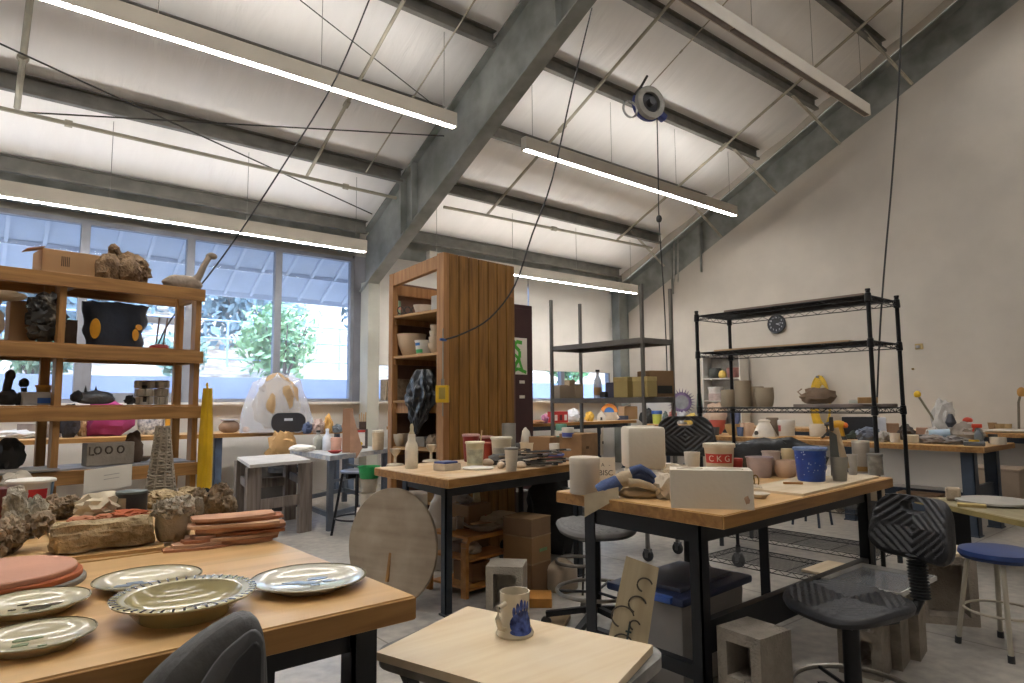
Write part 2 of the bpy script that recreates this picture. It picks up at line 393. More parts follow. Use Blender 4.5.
# purlins (C sections) in two bays
k = 5
for Y in PUR[:-1]:
    for xa, xb in ((-3.4, 4.79), (5.01, 10.86)):
        z = zr(Y); mb = MB()
        mb.bar((xa, Y, z-.1), (xb, Y, z-.1), .012, .2); mb.bar((xa, Y-.035, z-.008), (xb, Y-.035, z-.008), .07, .012)
        mb.bar((xa, Y-.035, z-.195), (xb, Y-.035, z-.195), .07, .012); mb.bar((xa, Y-.068, z-.18), (xb, Y-.068, z-.18), .006, .03)
        struct(mb, f'trim_{k}', GALV_D); k += 1
# flange braces from each purlin down to the right rafter
for Y, a, c in ((8.33, (631, 231), (664, 266)), (7.22, (694.6, 206.7), (721.6, 237)), (6.1, (730.8, 146), (776.5, 193)), (5.0, (792, 95), (840, 144)), (3.9, (864, 31.6), (912, 84))):
    p = PY(a[0], a[1], Y-.04); q = PX(c[0], c[1], 11.27)
    struct(MB().bar(p, q, .05, .012, (0, 1, 0)).bar(p, q, .012, .05, (0, 1, 0)), f'trim_{k}', mt('#b4ad9c', .6, .1)); k += 1
# eave channel above the windows
for xa, xb in ((-3.4, 4.8), (5.05, 11.0)):
    mb = MB(); mb.box((xa+xb)/2, 9.7, 3.9, xb-xa, .12, .32); struct(mb, f'trim_{k}', GALV); k += 1

# window wall
SILL, HEAD = 1.31, 3.66
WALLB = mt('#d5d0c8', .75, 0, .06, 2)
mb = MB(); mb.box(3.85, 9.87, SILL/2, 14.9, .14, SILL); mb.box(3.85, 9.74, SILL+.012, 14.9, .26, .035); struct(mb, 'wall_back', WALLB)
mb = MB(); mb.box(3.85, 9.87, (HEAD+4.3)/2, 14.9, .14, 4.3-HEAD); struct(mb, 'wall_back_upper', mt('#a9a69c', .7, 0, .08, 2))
ALU = mt('#8d8f96', .45, .3, .1, 4); GLASS = glass()
def window(n, xa, xb, sash=False):
    mb = MB(); y = YW; zm = (SILL+HEAD)/2; h = HEAD-SILL
    for x in (xa+.025, xb-.025): mb.box(x, y, zm+.01, .05, .1, h-.14)
    for z in (SILL+.05, HEAD-.03): mb.box((xa+xb)/2, y, z, xb-xa, .1, .06)
    if sash:
        for x in (xa+.09, xb-.09): mb.box(x, y-.02, 1.89, .09, .07, 1.1)
        mb.box((xa+xb)/2, y-.02, 2.44, xb-xa-.1, .07, .09); mb.box((xa+xb)/2, y-.02, 1.42, xb-xa-.1, .07, .09)
    o = struct(mb, f'window_{n}', ALU)
    MB().box((xa+xb)/2, y+.01, zm, xb-xa-.08, .008, h-.1).build('pane', GLASS, o, smooth=False)
MU = [-1.38, -.16, 1.076, 2.315, 3.54, 4.76]
for i in range(5): window(i+1, MU[i], MU[i+1], i == 2)
MU2 = [5.1, 6.55, 8.0, 9.43, 10.86]
for i in range(4): window(i+6, MU2[i], MU2[i+1])
struct(MB().box(4.93, 9.8, 2.5, .34, .12, 2.4), 'wall_back_pier', mt('#7f7f86', .6, .1, .1, 3))
struct(MB().box(11.1, 9.82, 2.5, .46, .08, 2.4), 'wall_back_corner', WALLB)
# roller blinds
BL = mt('#cfcac1', .85, 0, .04, 3)
def blind(xa, xb, label):
    t = thing('roller_blind', label, 'window blind', ((xa+xb)/2, 9.66, 1.93)); w = xb-xa
    MB().box(0, 0, .93, w, .006, 1.86).build('blind_fabric', BL, t, smooth=False)
    MB().box(0, 0, .012, w, .022, .03, bev=.004).build('bottom_bar', BL, t); MB().tube([(-w/2, .02, 1.88), (w/2, .02, 1.88)], .035, 10).build('roller', BL, t)
blind(5.1, 8.41, 'beige roller blind drawn over the window behind the dark red locker')
blind(8.45, 10.78, 'beige roller blind drawn over the window beside the corner column')

# ------------------------------------------------------------------ suspended lamps
LAMP = glow('#fcfaf8', 46); UP = glow('#fcfaf8', 12.5)
def fixture(xa, xb, Y, z, label, on=True):
    t = thing('ceiling_light', label, 'light', ((xa+xb)/2, Y, z), 0, 'rows of suspended strip lights'); w = xb-xa
    mb = MB()
    for s in (-1, 1): mb.box(0, s*.045, .09, w, .008, .17)
    mb.box(0, 0, .11, w, .088, .006)
    for s in (-1, 1): mb.box(s*w/2, 0, .088, .012, .1, .176)
    mb.build('housing', BEIGE, t, smooth=False)
    n = max(1, round(w/1.28))
    for i in range(n):
        x0 = -w/2+w*i/n
        d = MB().box(x0+w/n/2, 0, .012, w/n-.03, .066, .02, bev=.004).build('diffuser', LAMP if on else mt('#6f6258', .5, .1), t)
        if on: MB().box(x0+w/n/2, 0, .16, w/n-.1, .07, .012).build('upward_lens', UP, t)
    for x in [-w/2+.15+(w-.3)*i/max(1, n-1) for i in range(n)]: MB().tube([(x, 0, .1), (x, 0, zr(Y)-z)], .0035, 5).build('suspension_wire', mt('#8a8780', .5, .5), t)
fixture(-2.05, 4.35, 6.3, 4.585, 'long lit strip light hanging left of the steel rafter')
fixture(5.45, 10.41, 6.3, 4.585, 'lit strip light hanging right of the steel rafter, below the cord reel')
fixture(5.45, 10.41, 4.0, 5.63, 'unlit strip light high up, nearest the top of the right wall', on=False)
fixture(-2.05, 4.37, 8.6, 3.49, 'lit strip light along the tops of the big windows')
fixture(5.45, 10.42, 8.6, 3.49, 'lit strip light above the window blinds')

fixture(-2.05, 4.35, 4.0, 5.63, 'added strip light, lit but out of view, in the left bay')  # lamp added out of view to lift the dark foreground
for i, Y in enumerate((1.7, -.6)):  # unseen lamp rows, added to brighten the foreground and right wall
    for j, (xa, xb) in enumerate(((-2.05, 4.35), (5.45, 10.41))): fixture(xa, xb, Y, 7.78-.4984*Y-.1, f'{("lit", "unlit")[i and j]} added strip light, unseen {("above", "behind")[i]} the camera in the {("left", "right")[j]} bay', on=not (i and j))
# ------------------------------------------------------------------ pipes, rods and cords under the roof
PIPE = mt('#a39d8b', .5, .3, .12, 6); DARK = mt('#3a3733', .6, .2)
def pipe(name, label, cat, pts, r, m=PIPE, fit=()):
    o = MB().tube(pts, r, 8)
    for p, q in fit: o.tube([p, q], r*1.7, 8)
    b = o.build(name, m); tag(b, label, cat); return b
a, c = PY(0, 108, 8.15), PY(396, 198, 8.15); d2, e = PY(444, 207, 8.15), PY(652, 248, 8.15)
def mid(p, q, t): return p+(q-p)*t
pipe('sprinkler_pipe', 'thin beige sprinkler pipe below the roof, left of the steel rafter', 'pipe', [a-(c-a)*.25, c], .024, fit=[(mid(a, c, .12), mid(a, c, .135)), (mid(a, c, .82), mid(a, c, .835))])
pipe('sprinkler_pipe', 'thin beige sprinkler pipe below the roof, right of the steel rafter', 'pipe', [d2, e], .024, fit=[(mid(d2, e, .45), mid(d2, e, .47))])
def on_roof(x, y, off):               # a point the given distance below the roof
    d = ray(x, y); t = (8.893-off-EYE)/(d.z+SL*d.y); return EYEV+d*t
def slope_pipe(label, x1, y1, x2, y2, off=.32, r=.022):
    p, q = on_roof(x1, y1, off), on_roof(x2, y2, off)
    pipe('sprinkler_branch_pipe', label, 'pipe', [p, q], r, fit=[(mid(p, q, .52), mid(p, q, .55))])
slope_pipe('sloping branch pipe at the far left of the roof', 31, -8, 17, 108, .35, .03)
slope_pipe('sloping branch pipe crossing the left strip light', 404, 0, 307, 176, .35)
slope_pipe('sloping branch pipe crossing the right strip light', 680, -8, 486, 216, .33)
slope_pipe('sloping branch pipe close beside the right rafter', 892, 0, 617, 240, .33)
slope_pipe('thin sloping rod ending at the cord reel', 735, -8, 640, 97, .22, .008)
slope_pipe('thin sloping conduit behind the left strip light', 480, -8, 366, 172, .26, .01)
def rod(label, p, q, r=.009): pipe('bracing_rod', label, 'rod', [p, q], r, DARK)
rod('thin bracing rod running from upper left down across the left purlins', PY(-30, 30, 7.0), PY(372, 214, 9.0))
rod('thin level bracing rod crossing the left bay below the purlin', PY(20, 112, 8.2), PY(444, 136, 7.0))
rod('thin diagonal bracing rod behind the left strip light', PY(300, 0, 6.4), PY(440, 110, 6.9), .006)
# electrical cords hanging into the room
def cord(name, label, pts, r=.007, m=None, plug=None, grp=None):
    P = [D(*p) for p in pts]; S = []
    for i in range(len(P)-1):
        p0, p1, p2, p3 = P[max(i-1, 0)], P[i], P[i+1], P[min(i+2, len(P)-1)]
        for t in (0, .25, .5, .75): S.append(.5*((2*p1)+(p2-p0)*t+(2*p0-5*p1+4*p2-p3)*t*t+(3*p1-p0-3*p2+p3)*t**3))
    S.append(P[-1]); o = MB().tube(S, r, 6).build(name, m or mt('#2e2c2b', .6)); tag(o, label, 'cord'); return o
cord('power_cord', 'dark cord hanging from the rafter and swooping to the plank cabinet', [(592, 8, 5.9), (572, 90, 5.8), (552, 180, 5.7), (532, 235, 5.6), (515, 285, 5.5), (490, 318, 5.4), (462, 334, 5.3), (443, 340, 5.2)])
cord('power_cord', 'dark cord falling from the roof past the right end of the wire rack', [(903, -12, 4.9), (899, 80, 4.9), (892, 180, 4.9), (885, 260, 4.9), (880, 330, 4.9), (877, 400, 4.9)])
cord('power_cord', 'dark cord slanting from the roof down behind the wooden rack', [(374, -12, 5.9), (336, 78, 5.9), (290, 155, 5.9), (240, 232, 5.9), (205, 280, 5.9), (172, 318, 5.95), (158, 345, 5.95)])
c1 = cord('power_cord', 'thin dark cord dropping from the blue cord reel', [(657, 118, 8.1), (658, 160, 8.1), (659, 220, 8.1), (663, 280, 8.1), (666, 340, 8.1), (668, 400, 8.1)], .008)
MB().blob(*D(659, 219, 8.1), .035, .035, .05, .05).build('cord_stop', DARK, c1)
t = thing('cord_reel', 'blue and grey cord reel hanging under the purlin', 'cord reel', D(648, 104, 8.1), face(D(648, 104, 8.1))+R(38))
RX = Matrix.Rotation(PI/2, 4, 'X')
MB().lathe([(0, -.06), (.2, -.06), (.215, -.03), (.215, .0), (.2, .0), (0, .0)], 32, RX).build('blue_flange', mt('#2c3a78', .4), t)
MB().lathe([(.13, .0), (.2, .0), (.2, .07), (.13, .07), (.13, 0)], 32, RX).build('cord_drum', mt('#8a867d', .5), t)
MB().lathe([(0, .0), (.13, .0), (.13, .02), (.05, .03), (.05, .1), (0, .1)], 28, RX).build('dark_hub', mt('#2b2a2c', .5), t)
MB().box(.2, .02, -.1, .16, .1, .09, rz=0, ry=.5, bev=.02).build('cord_guide', mt('#2c3a78', .4), t)
MB().tube([(math.cos(a_)*.1-.27, 0, math.sin(a_)*.1-.12) for a_ in [PI*2*i/16 for i in range(16)]], .014, 6, closed=True).build('hook', mt('#b5b3ad', .3, .8), t)
MB().tube([(-.2, 0, .08), (-.1, 0, .2), (0, 0, .36)], .016, 6).build('bracket', DARK, t)

# ------------------------------------------------------------------ things on the right wall
p = PX(777, 324, XW-.02)
t = thing('wall_clock', 'round black clock with pale numerals high on the right wall', 'clock', p, R(-90))
MB().lathe([(0, 0), (.17, 0), (.175, .02), (.165, .04), (.155, .03), (0, .03)], 32, RX @ TR((0, 0, 0))).build('case', mt('#23262c', .4), t); cs_ = t.children[0]
MW = mt('#c9ccd2', .5)
for i in range(12):
    a_ = 2*PI*i/12; text('numeral', str(i or 12), .045, MW, cs_, TR((.118*math.sin(a_), -.033, .118*math.cos(a_))))
MB().bar((0, -.036, 0), (.075, -.036, -.03), .006, .012, (0, 1, 0)).bar((0, -.038, 0), (.1, -.038, .012), .005, .008, (0, 1, 0)).build('hands', MW, t)
p = PX(919, 346.5, XW-.015); t = thing('thermostat', 'small tan control box on the right wall', 'wall control', p, R(-90))
MB().box(0, 0, 0, .11, .034, .09, bev=.01).build('case', mt('#a58f5e', .5), t); MB().box(-.012, -.02, -.005, .055, .02, .045, bev=.004).build('cover', mt('#9a999b', .4, .3), t)
p = PX(913, 369, XW-.01); o = MB().lathe([(0, 0), (.018, 0), (.014, .03), (0, .03)], 12, RX).build('wall_peg', mt('#8a7440', .6), loc=p, rz=R(-90)); tag(o, 'tiny brass peg in the right wall below the control box', 'peg')
for x, nm in ((674, 'left'), (678, 'right')):
    p = PX(x, 236, 11.24); q = PX(x, 282, 11.24); pipe('wall_conduit', f'thin upright conduit against the right rafter, {nm} of a pair', 'pipe', [p, q], .014, mt('#a8a69d', .5, .3))

# ------------------------------------------------------------------ outside the windows
AW = mt('#d3dce8', .6, .1, .06, 2)
mb = MB(); mb.prism([(9.95, zr(9.95)-.03), (11.15, zr(11.15)-.12), (11.15, zr(11.15)-.2), (9.95, zr(9.95)-.1)], -4, 11.6, Matrix(((0, 0, 1, 0), (1, 0, 0, 0), (0, 1, 0, 0), (0, 0, 0, 1))))
struct(mb, 'trim_90', AW)
mb = MB()
for i in range(38):
    x = -3.8+i*.41; mb.bar((x, 9.96, zr(9.96)-.13), (x, 11.15, zr(11.15)-.22), .045, .05)
mb.bar((-4, 11.16, zr(11.15)-.2), (11.6, 11.16, zr(11.15)-.2), .06, .14); mb.bar((-4, 10.6, zr(10.6)-.18), (11.6, 10.6, zr(10.6)-.18), .05, .06)
struct(mb, 'trim_91', mt('#dfe6ee', .5, .1, .05, 2))
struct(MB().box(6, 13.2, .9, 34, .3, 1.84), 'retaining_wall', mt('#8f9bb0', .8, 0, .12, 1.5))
struct(MB().box(6, 11.5, -.06, 34, 3.4, .1), 'yard_ground', mt('#a8a69e', .9, 0, .15, 2))
def hill(u, v):
    x = -12+u*36; y = 13.3+v*26; return (x, y, 1.78+.62*max(0, y-15.5)*.42+.12*noise.noise(Vector((x*.7, y*.7, 3)))*min(1, v*6))
struct(MB().sheet(hill, 60, 40, .05), 'hillside_ground', mt('#cfc0a6', .95, 0, .2, 3, .3, 20, h2='#8f7f68'), smooth=True)
t = thing('yard_railing', 'pale metal railing on the hillside outside the windows', 'railing', (3, 17.2, 2.1))
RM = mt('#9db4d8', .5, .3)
for z in (.35, .85, 1.3): MB().tube([(-10, 0, z), (14, 0, z)], .025, 8).build('rail', RM, t)
for i in range(9): MB().tube([(-10+i*3, 0, -.1), (-10+i*3, 0, 1.32)], .03, 8).build('post', RM, t)
def leaves(mb, cx, cy, cz, rx, rz_, n, s, seed):
    rn = random.Random(seed)
    for i in range(n):
        d = Vector((rn.gauss(0, 1), rn.gauss(0, 1), rn.gauss(0, 1))).normalized()*rn.uniform(.45, 1)
        c = Vector((cx+d.x*rx, cy+d.y*rx, cz+d.z*rz_)); a = Vector((rn.gauss(0, 1), rn.gauss(0, 1), rn.gauss(0, 1))).normalized(); b_ = a.orthogonal().normalized()
        w = s*rn.uniform(.6, 1.3); mb.add([c-a*w, c+b_*w*.5, c+a*w, c-b_*w*.5], [(0, 1, 2, 3)])
def bush(name, label, cat, x, y, r, h, n, hexes, seed, trunk=0, ls=.11):
    z = 1.78+.26*max(0, y-15.5)-.05
    t = thing(name, label, cat, (x, y, z)); mb = MB(); rn = random.Random(seed)
    for i in range(7):
        a = 2*PI*i/7; mb.tube([(0, 0, 0), (r*.25*math.cos(a), r*.25*math.sin(a), trunk+h*.2), (r*.6*math.cos(a), r*.6*math.sin(a), trunk+h*.6)], .035+.02*trunk, 5, taper=[1, .7, .3])
    mb.build('branches', mt('#6b5f56', .9), t)
    mb = MB()
    for i in range(5): leaves(mb, rn.uniform(-.4, .4)*r, rn.uniform(-.4, .4)*r, trunk+h*.5+rn.uniform(-.15, .15)*h, r*.75, h*.42, n//5, ls, seed*10+i)
    mb.build('foliage', mt(hexes[0], .7, 0, .3, 2, h2=hexes[1]), t, smooth=False)
bush('shrub', 'pale green leafy shrub outside the fourth tall window', 'shrub', 5.6, 15.0, .95, 2.0, 1400, ('#9fbf86', '#6f9468'), 3, .15)
bush('shrub', 'small loose shrub left of the pale green one outside', 'shrub', 3.6, 15.6, .6, 1.0, 600, ('#93b39a', '#64806f'), 5, .05)
bush('shrub', 'round shrub outside behind the wooden rack', 'shrub', 1.0, 15.4, .8, 1.3, 800, ('#98b48a', '#66806c'), 9, .05)
bush('shrub', 'shrub outside the low window beneath the roller blind', 'shrub', 15.0, 15.2, 1.0, 1.6, 900, ('#7fae6a', '#4f7a4e'), 12, .05)
for i, (x, y, r, h, lb) in enumerate(((-2.6, 20.5, 2.0, 5, 'leftmost dim evergreen tree on the hillside outside'), (2.0, 20.0, 2.0, 4.6, 'dim evergreen tree outside behind the railing post'), (6.6, 20.6, 2.0, 5.2, 'tall evergreen tree outside right of the railing post'), (11.2, 20.5, 2.0, 5, 'evergreen tree outside beside the mid column'), (4.4, 26.5, 2.6, 6, 'farthest evergreen tree on the hilltop, between two nearer ones'), (19, 21, 2.6, 4.5, 'evergreen tree outside beyond the drawn blinds'))):
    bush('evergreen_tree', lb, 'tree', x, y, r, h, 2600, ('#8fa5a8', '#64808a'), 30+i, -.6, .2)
# ================================================================== FURNITURE
TH = .855                              # worktop height
BLK = mt('#26272a', .5, .1, .25, 8, h2='#3a3b3d'); BLK_ST = mt('#1d1f23', .45, .3, .2, 6)
NAVY = mt('#39424f', .5, .2, .2, 6); STEEL = mt('#6d6f70', .4, .6, .15, 5)
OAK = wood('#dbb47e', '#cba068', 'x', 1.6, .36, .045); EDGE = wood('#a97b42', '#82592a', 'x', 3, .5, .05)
OAK_D = wood('#d3b58c', '#b48a55', 'x', 2.5, .5, .04, .7)
PINE = wood('#a97b43', '#7d5628', 'x', 3, .6); PINE_Z = wood('#a97b43', '#7d5628', 'z', 3, .6); PINE_Y = wood('#9c713c', '#744f23', 'y', 3, .6)
PLY = wood('#d8c4a2', '#c6ae89', 'x', 2, .65, 0, .5)
CARD = mt('#a5815a', .85, 0, .1, 3); CARD2 = mt('#8f6e4c', .85, 0, .12, 3); CARD3 = mt('#b39a6c', .85, 0, .1, 3)
WHITE = mt('#d9d4ca', .5, 0, .06, 4); PLASTER = mt('#cfc6b6', .85, 0, .07, 3, .08, 50); GREYC = mt('#a49a8a', .8, 0, .12, 6, .1, 60)
TAN = mt('#b7a284', .85, 0, .15, 6, .15, 50); CLAYD = mt('#7d6a55', .9, 0, .25, 6, .3, 30)
PAPER = mt('#d8d0c1', .8, 0, .05, 3); BLACKBAG = mt('#24262a', .32, 0, .3, 4); INK = mt('#3d3a38', .7)
TERRA = mt('#b06f4c', .8, 0, .18, 7, .1, 40); RED = mt('#a5342e', .45, 0, .15, 4); BLUE = mt('#1f4795', .4, 0, .15, 5); YEL = mt('#d0a81c', .5, 0, .12, 5)
CREAM = mt('#d8c9ae', .55, 0, .1, 5); CINDER = mt('#8d8478', .95, 0, .2, 14, .5, 90); DUSTY = mt('#b9b2a4', .8, 0, .12, 5)

def worktable(label, poly, z, legs, leg_m=BLK_ST, top_m=OAK, th=.055, ft=.09, rails=True, name='work_table', group=None, shelf=None, rz_=0):
    """butcher-block top on a welded steel frame; poly = corners of the top, legs = feet positions"""
    cx = sum(p[0] for p in poly)/len(poly); cy = sum(p[1] for p in poly)/len(poly)
    t = thing(name, label, 'table', (cx, cy, 0), 0, group); L_ = [(p[0]-cx, p[1]-cy) for p in poly]
    mb = MB().prism(L_, z-th, z); bmesh.ops.bevel(mb.bm, geom=mb.bm.edges[:], offset=.004, segments=2, affect='EDGES')
    tt_ = mb.build('table_top', top_m, t)
    for i in range(len(L_)):                                # darker strip round the edge of the top
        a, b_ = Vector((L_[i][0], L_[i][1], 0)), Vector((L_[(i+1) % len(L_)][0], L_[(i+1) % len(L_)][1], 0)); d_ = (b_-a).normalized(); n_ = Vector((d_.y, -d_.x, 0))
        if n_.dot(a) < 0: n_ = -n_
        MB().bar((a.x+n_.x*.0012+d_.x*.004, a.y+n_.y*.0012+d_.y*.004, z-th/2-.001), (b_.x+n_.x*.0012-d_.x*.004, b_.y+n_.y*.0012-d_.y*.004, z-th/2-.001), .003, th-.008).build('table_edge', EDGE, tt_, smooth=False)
    lg = [(p[0]-cx, p[1]-cy) for p in legs]
    for (x, y) in lg:
        mb = MB(); s = ft/2
        mb.box(x-s+.004, y, (z-th)/2, .008, ft, z-th); mb.box(x, y+s*(1 if y < 0 else -1)*-1+.004, (z-th)/2, ft, .008, z-th); mb.box(x, y, .006, ft+.02, ft+.02, .012)
        mb.build('leg', leg_m, t, smooth=False)
    if rails:
        n = len(lg)
        for i in range(n):
            a, b_ = lg[i], lg[(i+1) % n]
            MB().bar((a[0], a[1], z-th-.04), (b_[0], b_[1], z-th-.04), .03, .08).build('apron_rail', leg_m, t, smooth=False)
    if shelf:
        for i in shelf: 
            a, b_ = lg[i[0]], lg[i[1]]; MB().bar((a[0], a[1], i[2]), (b_[0], b_[1], i[2]), .04, i[3]).build('lower_rail', leg_m, t, smooth=False)
    return t
# table L (foreground left), second table behind it, table R, table M
LX = .835
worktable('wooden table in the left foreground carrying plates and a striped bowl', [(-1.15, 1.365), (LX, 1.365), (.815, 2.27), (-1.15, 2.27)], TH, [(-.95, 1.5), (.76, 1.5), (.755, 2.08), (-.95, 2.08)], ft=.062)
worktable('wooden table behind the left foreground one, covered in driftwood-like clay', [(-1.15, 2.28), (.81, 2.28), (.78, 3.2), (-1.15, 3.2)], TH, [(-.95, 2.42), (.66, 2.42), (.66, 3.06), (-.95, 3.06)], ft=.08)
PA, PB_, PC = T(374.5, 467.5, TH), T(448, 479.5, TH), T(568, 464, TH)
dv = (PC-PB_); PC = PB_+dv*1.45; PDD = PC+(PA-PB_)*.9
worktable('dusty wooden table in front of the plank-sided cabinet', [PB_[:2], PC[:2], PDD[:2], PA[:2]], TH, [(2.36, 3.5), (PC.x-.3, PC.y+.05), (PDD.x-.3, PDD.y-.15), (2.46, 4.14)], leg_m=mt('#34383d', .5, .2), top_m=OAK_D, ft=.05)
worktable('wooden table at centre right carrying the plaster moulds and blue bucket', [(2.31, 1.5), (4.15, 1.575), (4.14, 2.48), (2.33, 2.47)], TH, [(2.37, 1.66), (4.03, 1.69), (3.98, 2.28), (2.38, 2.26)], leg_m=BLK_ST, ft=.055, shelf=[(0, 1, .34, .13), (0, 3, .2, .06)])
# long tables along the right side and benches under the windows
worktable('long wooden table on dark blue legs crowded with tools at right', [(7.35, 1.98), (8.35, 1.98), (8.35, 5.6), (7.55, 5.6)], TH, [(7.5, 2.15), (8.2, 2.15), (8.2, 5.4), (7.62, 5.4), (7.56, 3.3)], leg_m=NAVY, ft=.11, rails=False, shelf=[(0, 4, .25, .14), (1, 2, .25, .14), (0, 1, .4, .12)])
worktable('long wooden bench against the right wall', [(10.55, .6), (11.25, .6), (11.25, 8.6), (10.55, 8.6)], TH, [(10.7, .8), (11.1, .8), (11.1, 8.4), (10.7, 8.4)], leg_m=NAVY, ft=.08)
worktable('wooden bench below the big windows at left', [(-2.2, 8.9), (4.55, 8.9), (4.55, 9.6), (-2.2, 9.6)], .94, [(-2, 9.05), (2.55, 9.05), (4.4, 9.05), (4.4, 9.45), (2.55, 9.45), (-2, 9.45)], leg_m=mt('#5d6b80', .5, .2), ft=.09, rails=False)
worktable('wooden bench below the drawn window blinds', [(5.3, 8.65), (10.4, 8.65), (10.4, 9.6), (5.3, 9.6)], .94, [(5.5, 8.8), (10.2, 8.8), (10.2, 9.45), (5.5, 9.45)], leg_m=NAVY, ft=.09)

# ------------------------------------------------------------------ wooden rack at left
RX0 = Vector((1.34, 5.50, 0)); RA = R(8)
rack = thing('wooden_storage_rack', 'open wooden storage rack of knotty timber in front of the windows', 'shelving rack', RX0, RA)
LV = [2.2, 1.715, 1.295, .87]
for x in (.03, -.87, -1.75):
    for y in (.02, .36): MB().box(x, y, 1.09, .042 if y < .1 else .06, .085 if y < .1 else .04, 2.17, bev=.003).build('post', PINE_Z, rack, smooth=False)
for z in LV:
    for y in (-.045, .4): MB().box(-.95, y, z-.047, 2.02, .038, .092, bev=.003).build('rail', PINE, rack, smooth=False)
    for x in (-.02, -.87, -1.75): MB().box(x+.05, .18, z-.05, .038, .4, .08).build('cross_rail', PINE_Y, rack, smooth=False)
    if z < 2.1: MB().box(-.95, .18, z+.006, 1.98, .42, .012).build('shelf_board', PINE if z > 1 else mt('#8f8f94', .7), rack, smooth=False)
MB().box(-1.1, .2, 2.206, 1.6, .36, .012).build('shelf_board', PINE, rack, smooth=False)
def RK(s, v, z): return Matrix.Translation(RX0) @ Matrix.Rotation(RA, 4, 'Z') @ Vector((s, v, z))
def rack_at(px, zl, v=.17):            # point on a rack shelf seen at image column px
    d = ray(px, 400); c, s_ = math.cos(RA), math.sin(RA)
    # solve RX0 + s*u + v*n = t*d in plan
    ox, oy = RX0.x-v*s_, RX0.y+v*c; den = c*d.y-s_*d.x; s = -(ox*d.y-oy*d.x)/den
    p = RK(s, v, zl); return p
def yof(p): 
    v_ = Vector(p)-EYEV; w_ = v_.dot(fw); return 341.5-FPX*v_.dot(cb)/w_

# ------------------------------------------------------------------ plank cabinet
CA = R(6); C0 = D(443, 403, 5.3); C0.z = 0
CW, CDP, CH = .84, .76, 2.54
cab = thing('plank_cabinet', 'tall open cabinet with vertical brown planks on its side', 'cabinet', C0, CA)
PLK = wood('#94692f', '#68461c', 'z', 3, .5)
mb = MB(); n = 7
for i in range(n): mb.box(.06+(CW-.06)*(i+.5)/n, .012, CH/2, (CW-.06)/n-.009, .024, CH, bev=.005)
mb.build('plank_side', PLK, cab, smooth=False)
mb = MB(); mb.box((CW+.06)/2, .03, CH/2, CW-.06, .012, CH-.01); mb.build('side_backing', mt('#3a2714', .8), cab, smooth=False)
FR = wood('#a97c4e', '#865c34', 'z', 3, .6)
for y in (.04, CDP-.03): MB().box(.03, y, CH/2 if y < .3 else CH/2-.04, .06, .09 if y < .3 else .06, CH if y < .3 else CH-.08, bev=.003).build('post', FR, cab, smooth=False)
MB().box(CW/2+.03, CDP-.012, CH/2-.05, CW-.06, .02, CH-.2).build('far_side', mt('#6d5346', .8), cab, smooth=False)
MB().box(CW-.012, CDP/2, CH/2-.3, .02, CDP, CH-.75).build('back_panel', mt('#6b5148', .8), cab, smooth=False)
MB().bar((.03, 0, CH-.06), (.03, CDP, CH-.14), .05, .11).build('top_rail', FR, cab, smooth=False)
MB().bar((CW-.05, 0, CH-.25), (CW-.05, CDP, CH-.29), .05, .08).build('top_rail', FR, cab, smooth=False)
MB().bar((.03, CDP-.04, CH-.22), (CW-.03, CDP-.04, CH-.22), .03, .09).build('top_rail', FR, cab, smooth=False)
CL = [2.08, 1.72, 1.33, .93, .5, .12]
SHW = wood('#b08a5c', '#94703f', 'y', 2.5, .65)
for z in CL:
    MB().box(CW/2, CDP/2, z-.011, CW-.03, CDP-.05, .022).build('shelf', SHW, cab, smooth=False)
    for y in (.065, CDP-.065): MB().box(CW/2, y, z-.05, CW-.05, .03, .05).build('shelf_cleat', FR, cab, smooth=False)
MB().box(.05, CDP/2, 1.27, .025, CDP-.1, .1).build('shelf_lip', FR, cab, smooth=False)
def CB(px, z, x=.2):                   # point on a cabinet shelf at image column px, x = depth into the cabinet
    d = ray(px, 400); c, s_ = math.cos(CA), math.sin(CA)
    ox, oy = C0.x+x*c, C0.y+x*s_; den = -s_*d.y-c*d.x; y = -(ox*d.y-oy*d.x)/den
    return Matrix.Translation(C0) @ Matrix.Rotation(CA, 4, 'Z') @ Vector((x, y, z))

# dark red locker behind it
lp = Vector((4.62, 6.55, 0)); dq = D(521, 400, depth(lp)); lp = Vector((dq.x, dq.y, 0))
lk = thing('tall_locker', 'tall dark red locker behind the plank cabinet, drawing taped on it', 'locker', lp, R(2))
LKM = mt('#3d2424', .45, .1, .15, 5)
lh = 1.3+(403-303)/FPX*depth(lp)
MB().box(-.35, .2, lh/2, 1.0, .5, lh, bev=.006).build('body', LKM, lk, smooth=False)
MB().box(-.1, -.055, lh*.5, .42, .012, lh-.1, bev=.004).build('door', LKM, lk, smooth=False)
kk = depth(lp)/FPX
for yy in (382, 397): MB().box(-.04, -.065, 1.3+(403-yy)*kk, .08, .008, .035).build('card_holder', mt('#c8bfae', .6), lk, smooth=False)
pl = lp+Vector((-.1, -.068, 1.3+(403-356)*kk)); ps = MB().box(0, 0, 0, 20*kk*1.25, .004, 37*kk, bev=.001).build('child_drawing', PAPER, loc=pl, rz=R(2)); tag(ps, 'white paper with a green curling plant drawn on it', 'drawing')
GRN = mt('#4fa83a', .7)
mb = MB()
for pts, r_ in (([(-.05, -.19), (-.03, -.1), (.02, -.02), (.02, .06), (-.04, .12), (-.02, .17), (.05, .16)], .02), ([(.06, -.19), (.03, -.1), (.01, -.03), (-.06, .03), (-.08, .1)], .016), ([(-.09, -.19), (.0, -.15), (.1, -.19)], .018)):
    pts = [(x*1.3, -.0025, z) for x, z in pts]
    for q0, q1 in zip(pts, pts[1:]): mb.bar(q0, q1, r_*2.2, .0015, (0, 1, 0))
for z in (.0,): pass
g = mb.build('green_plant', GRN, ps, smooth=False)

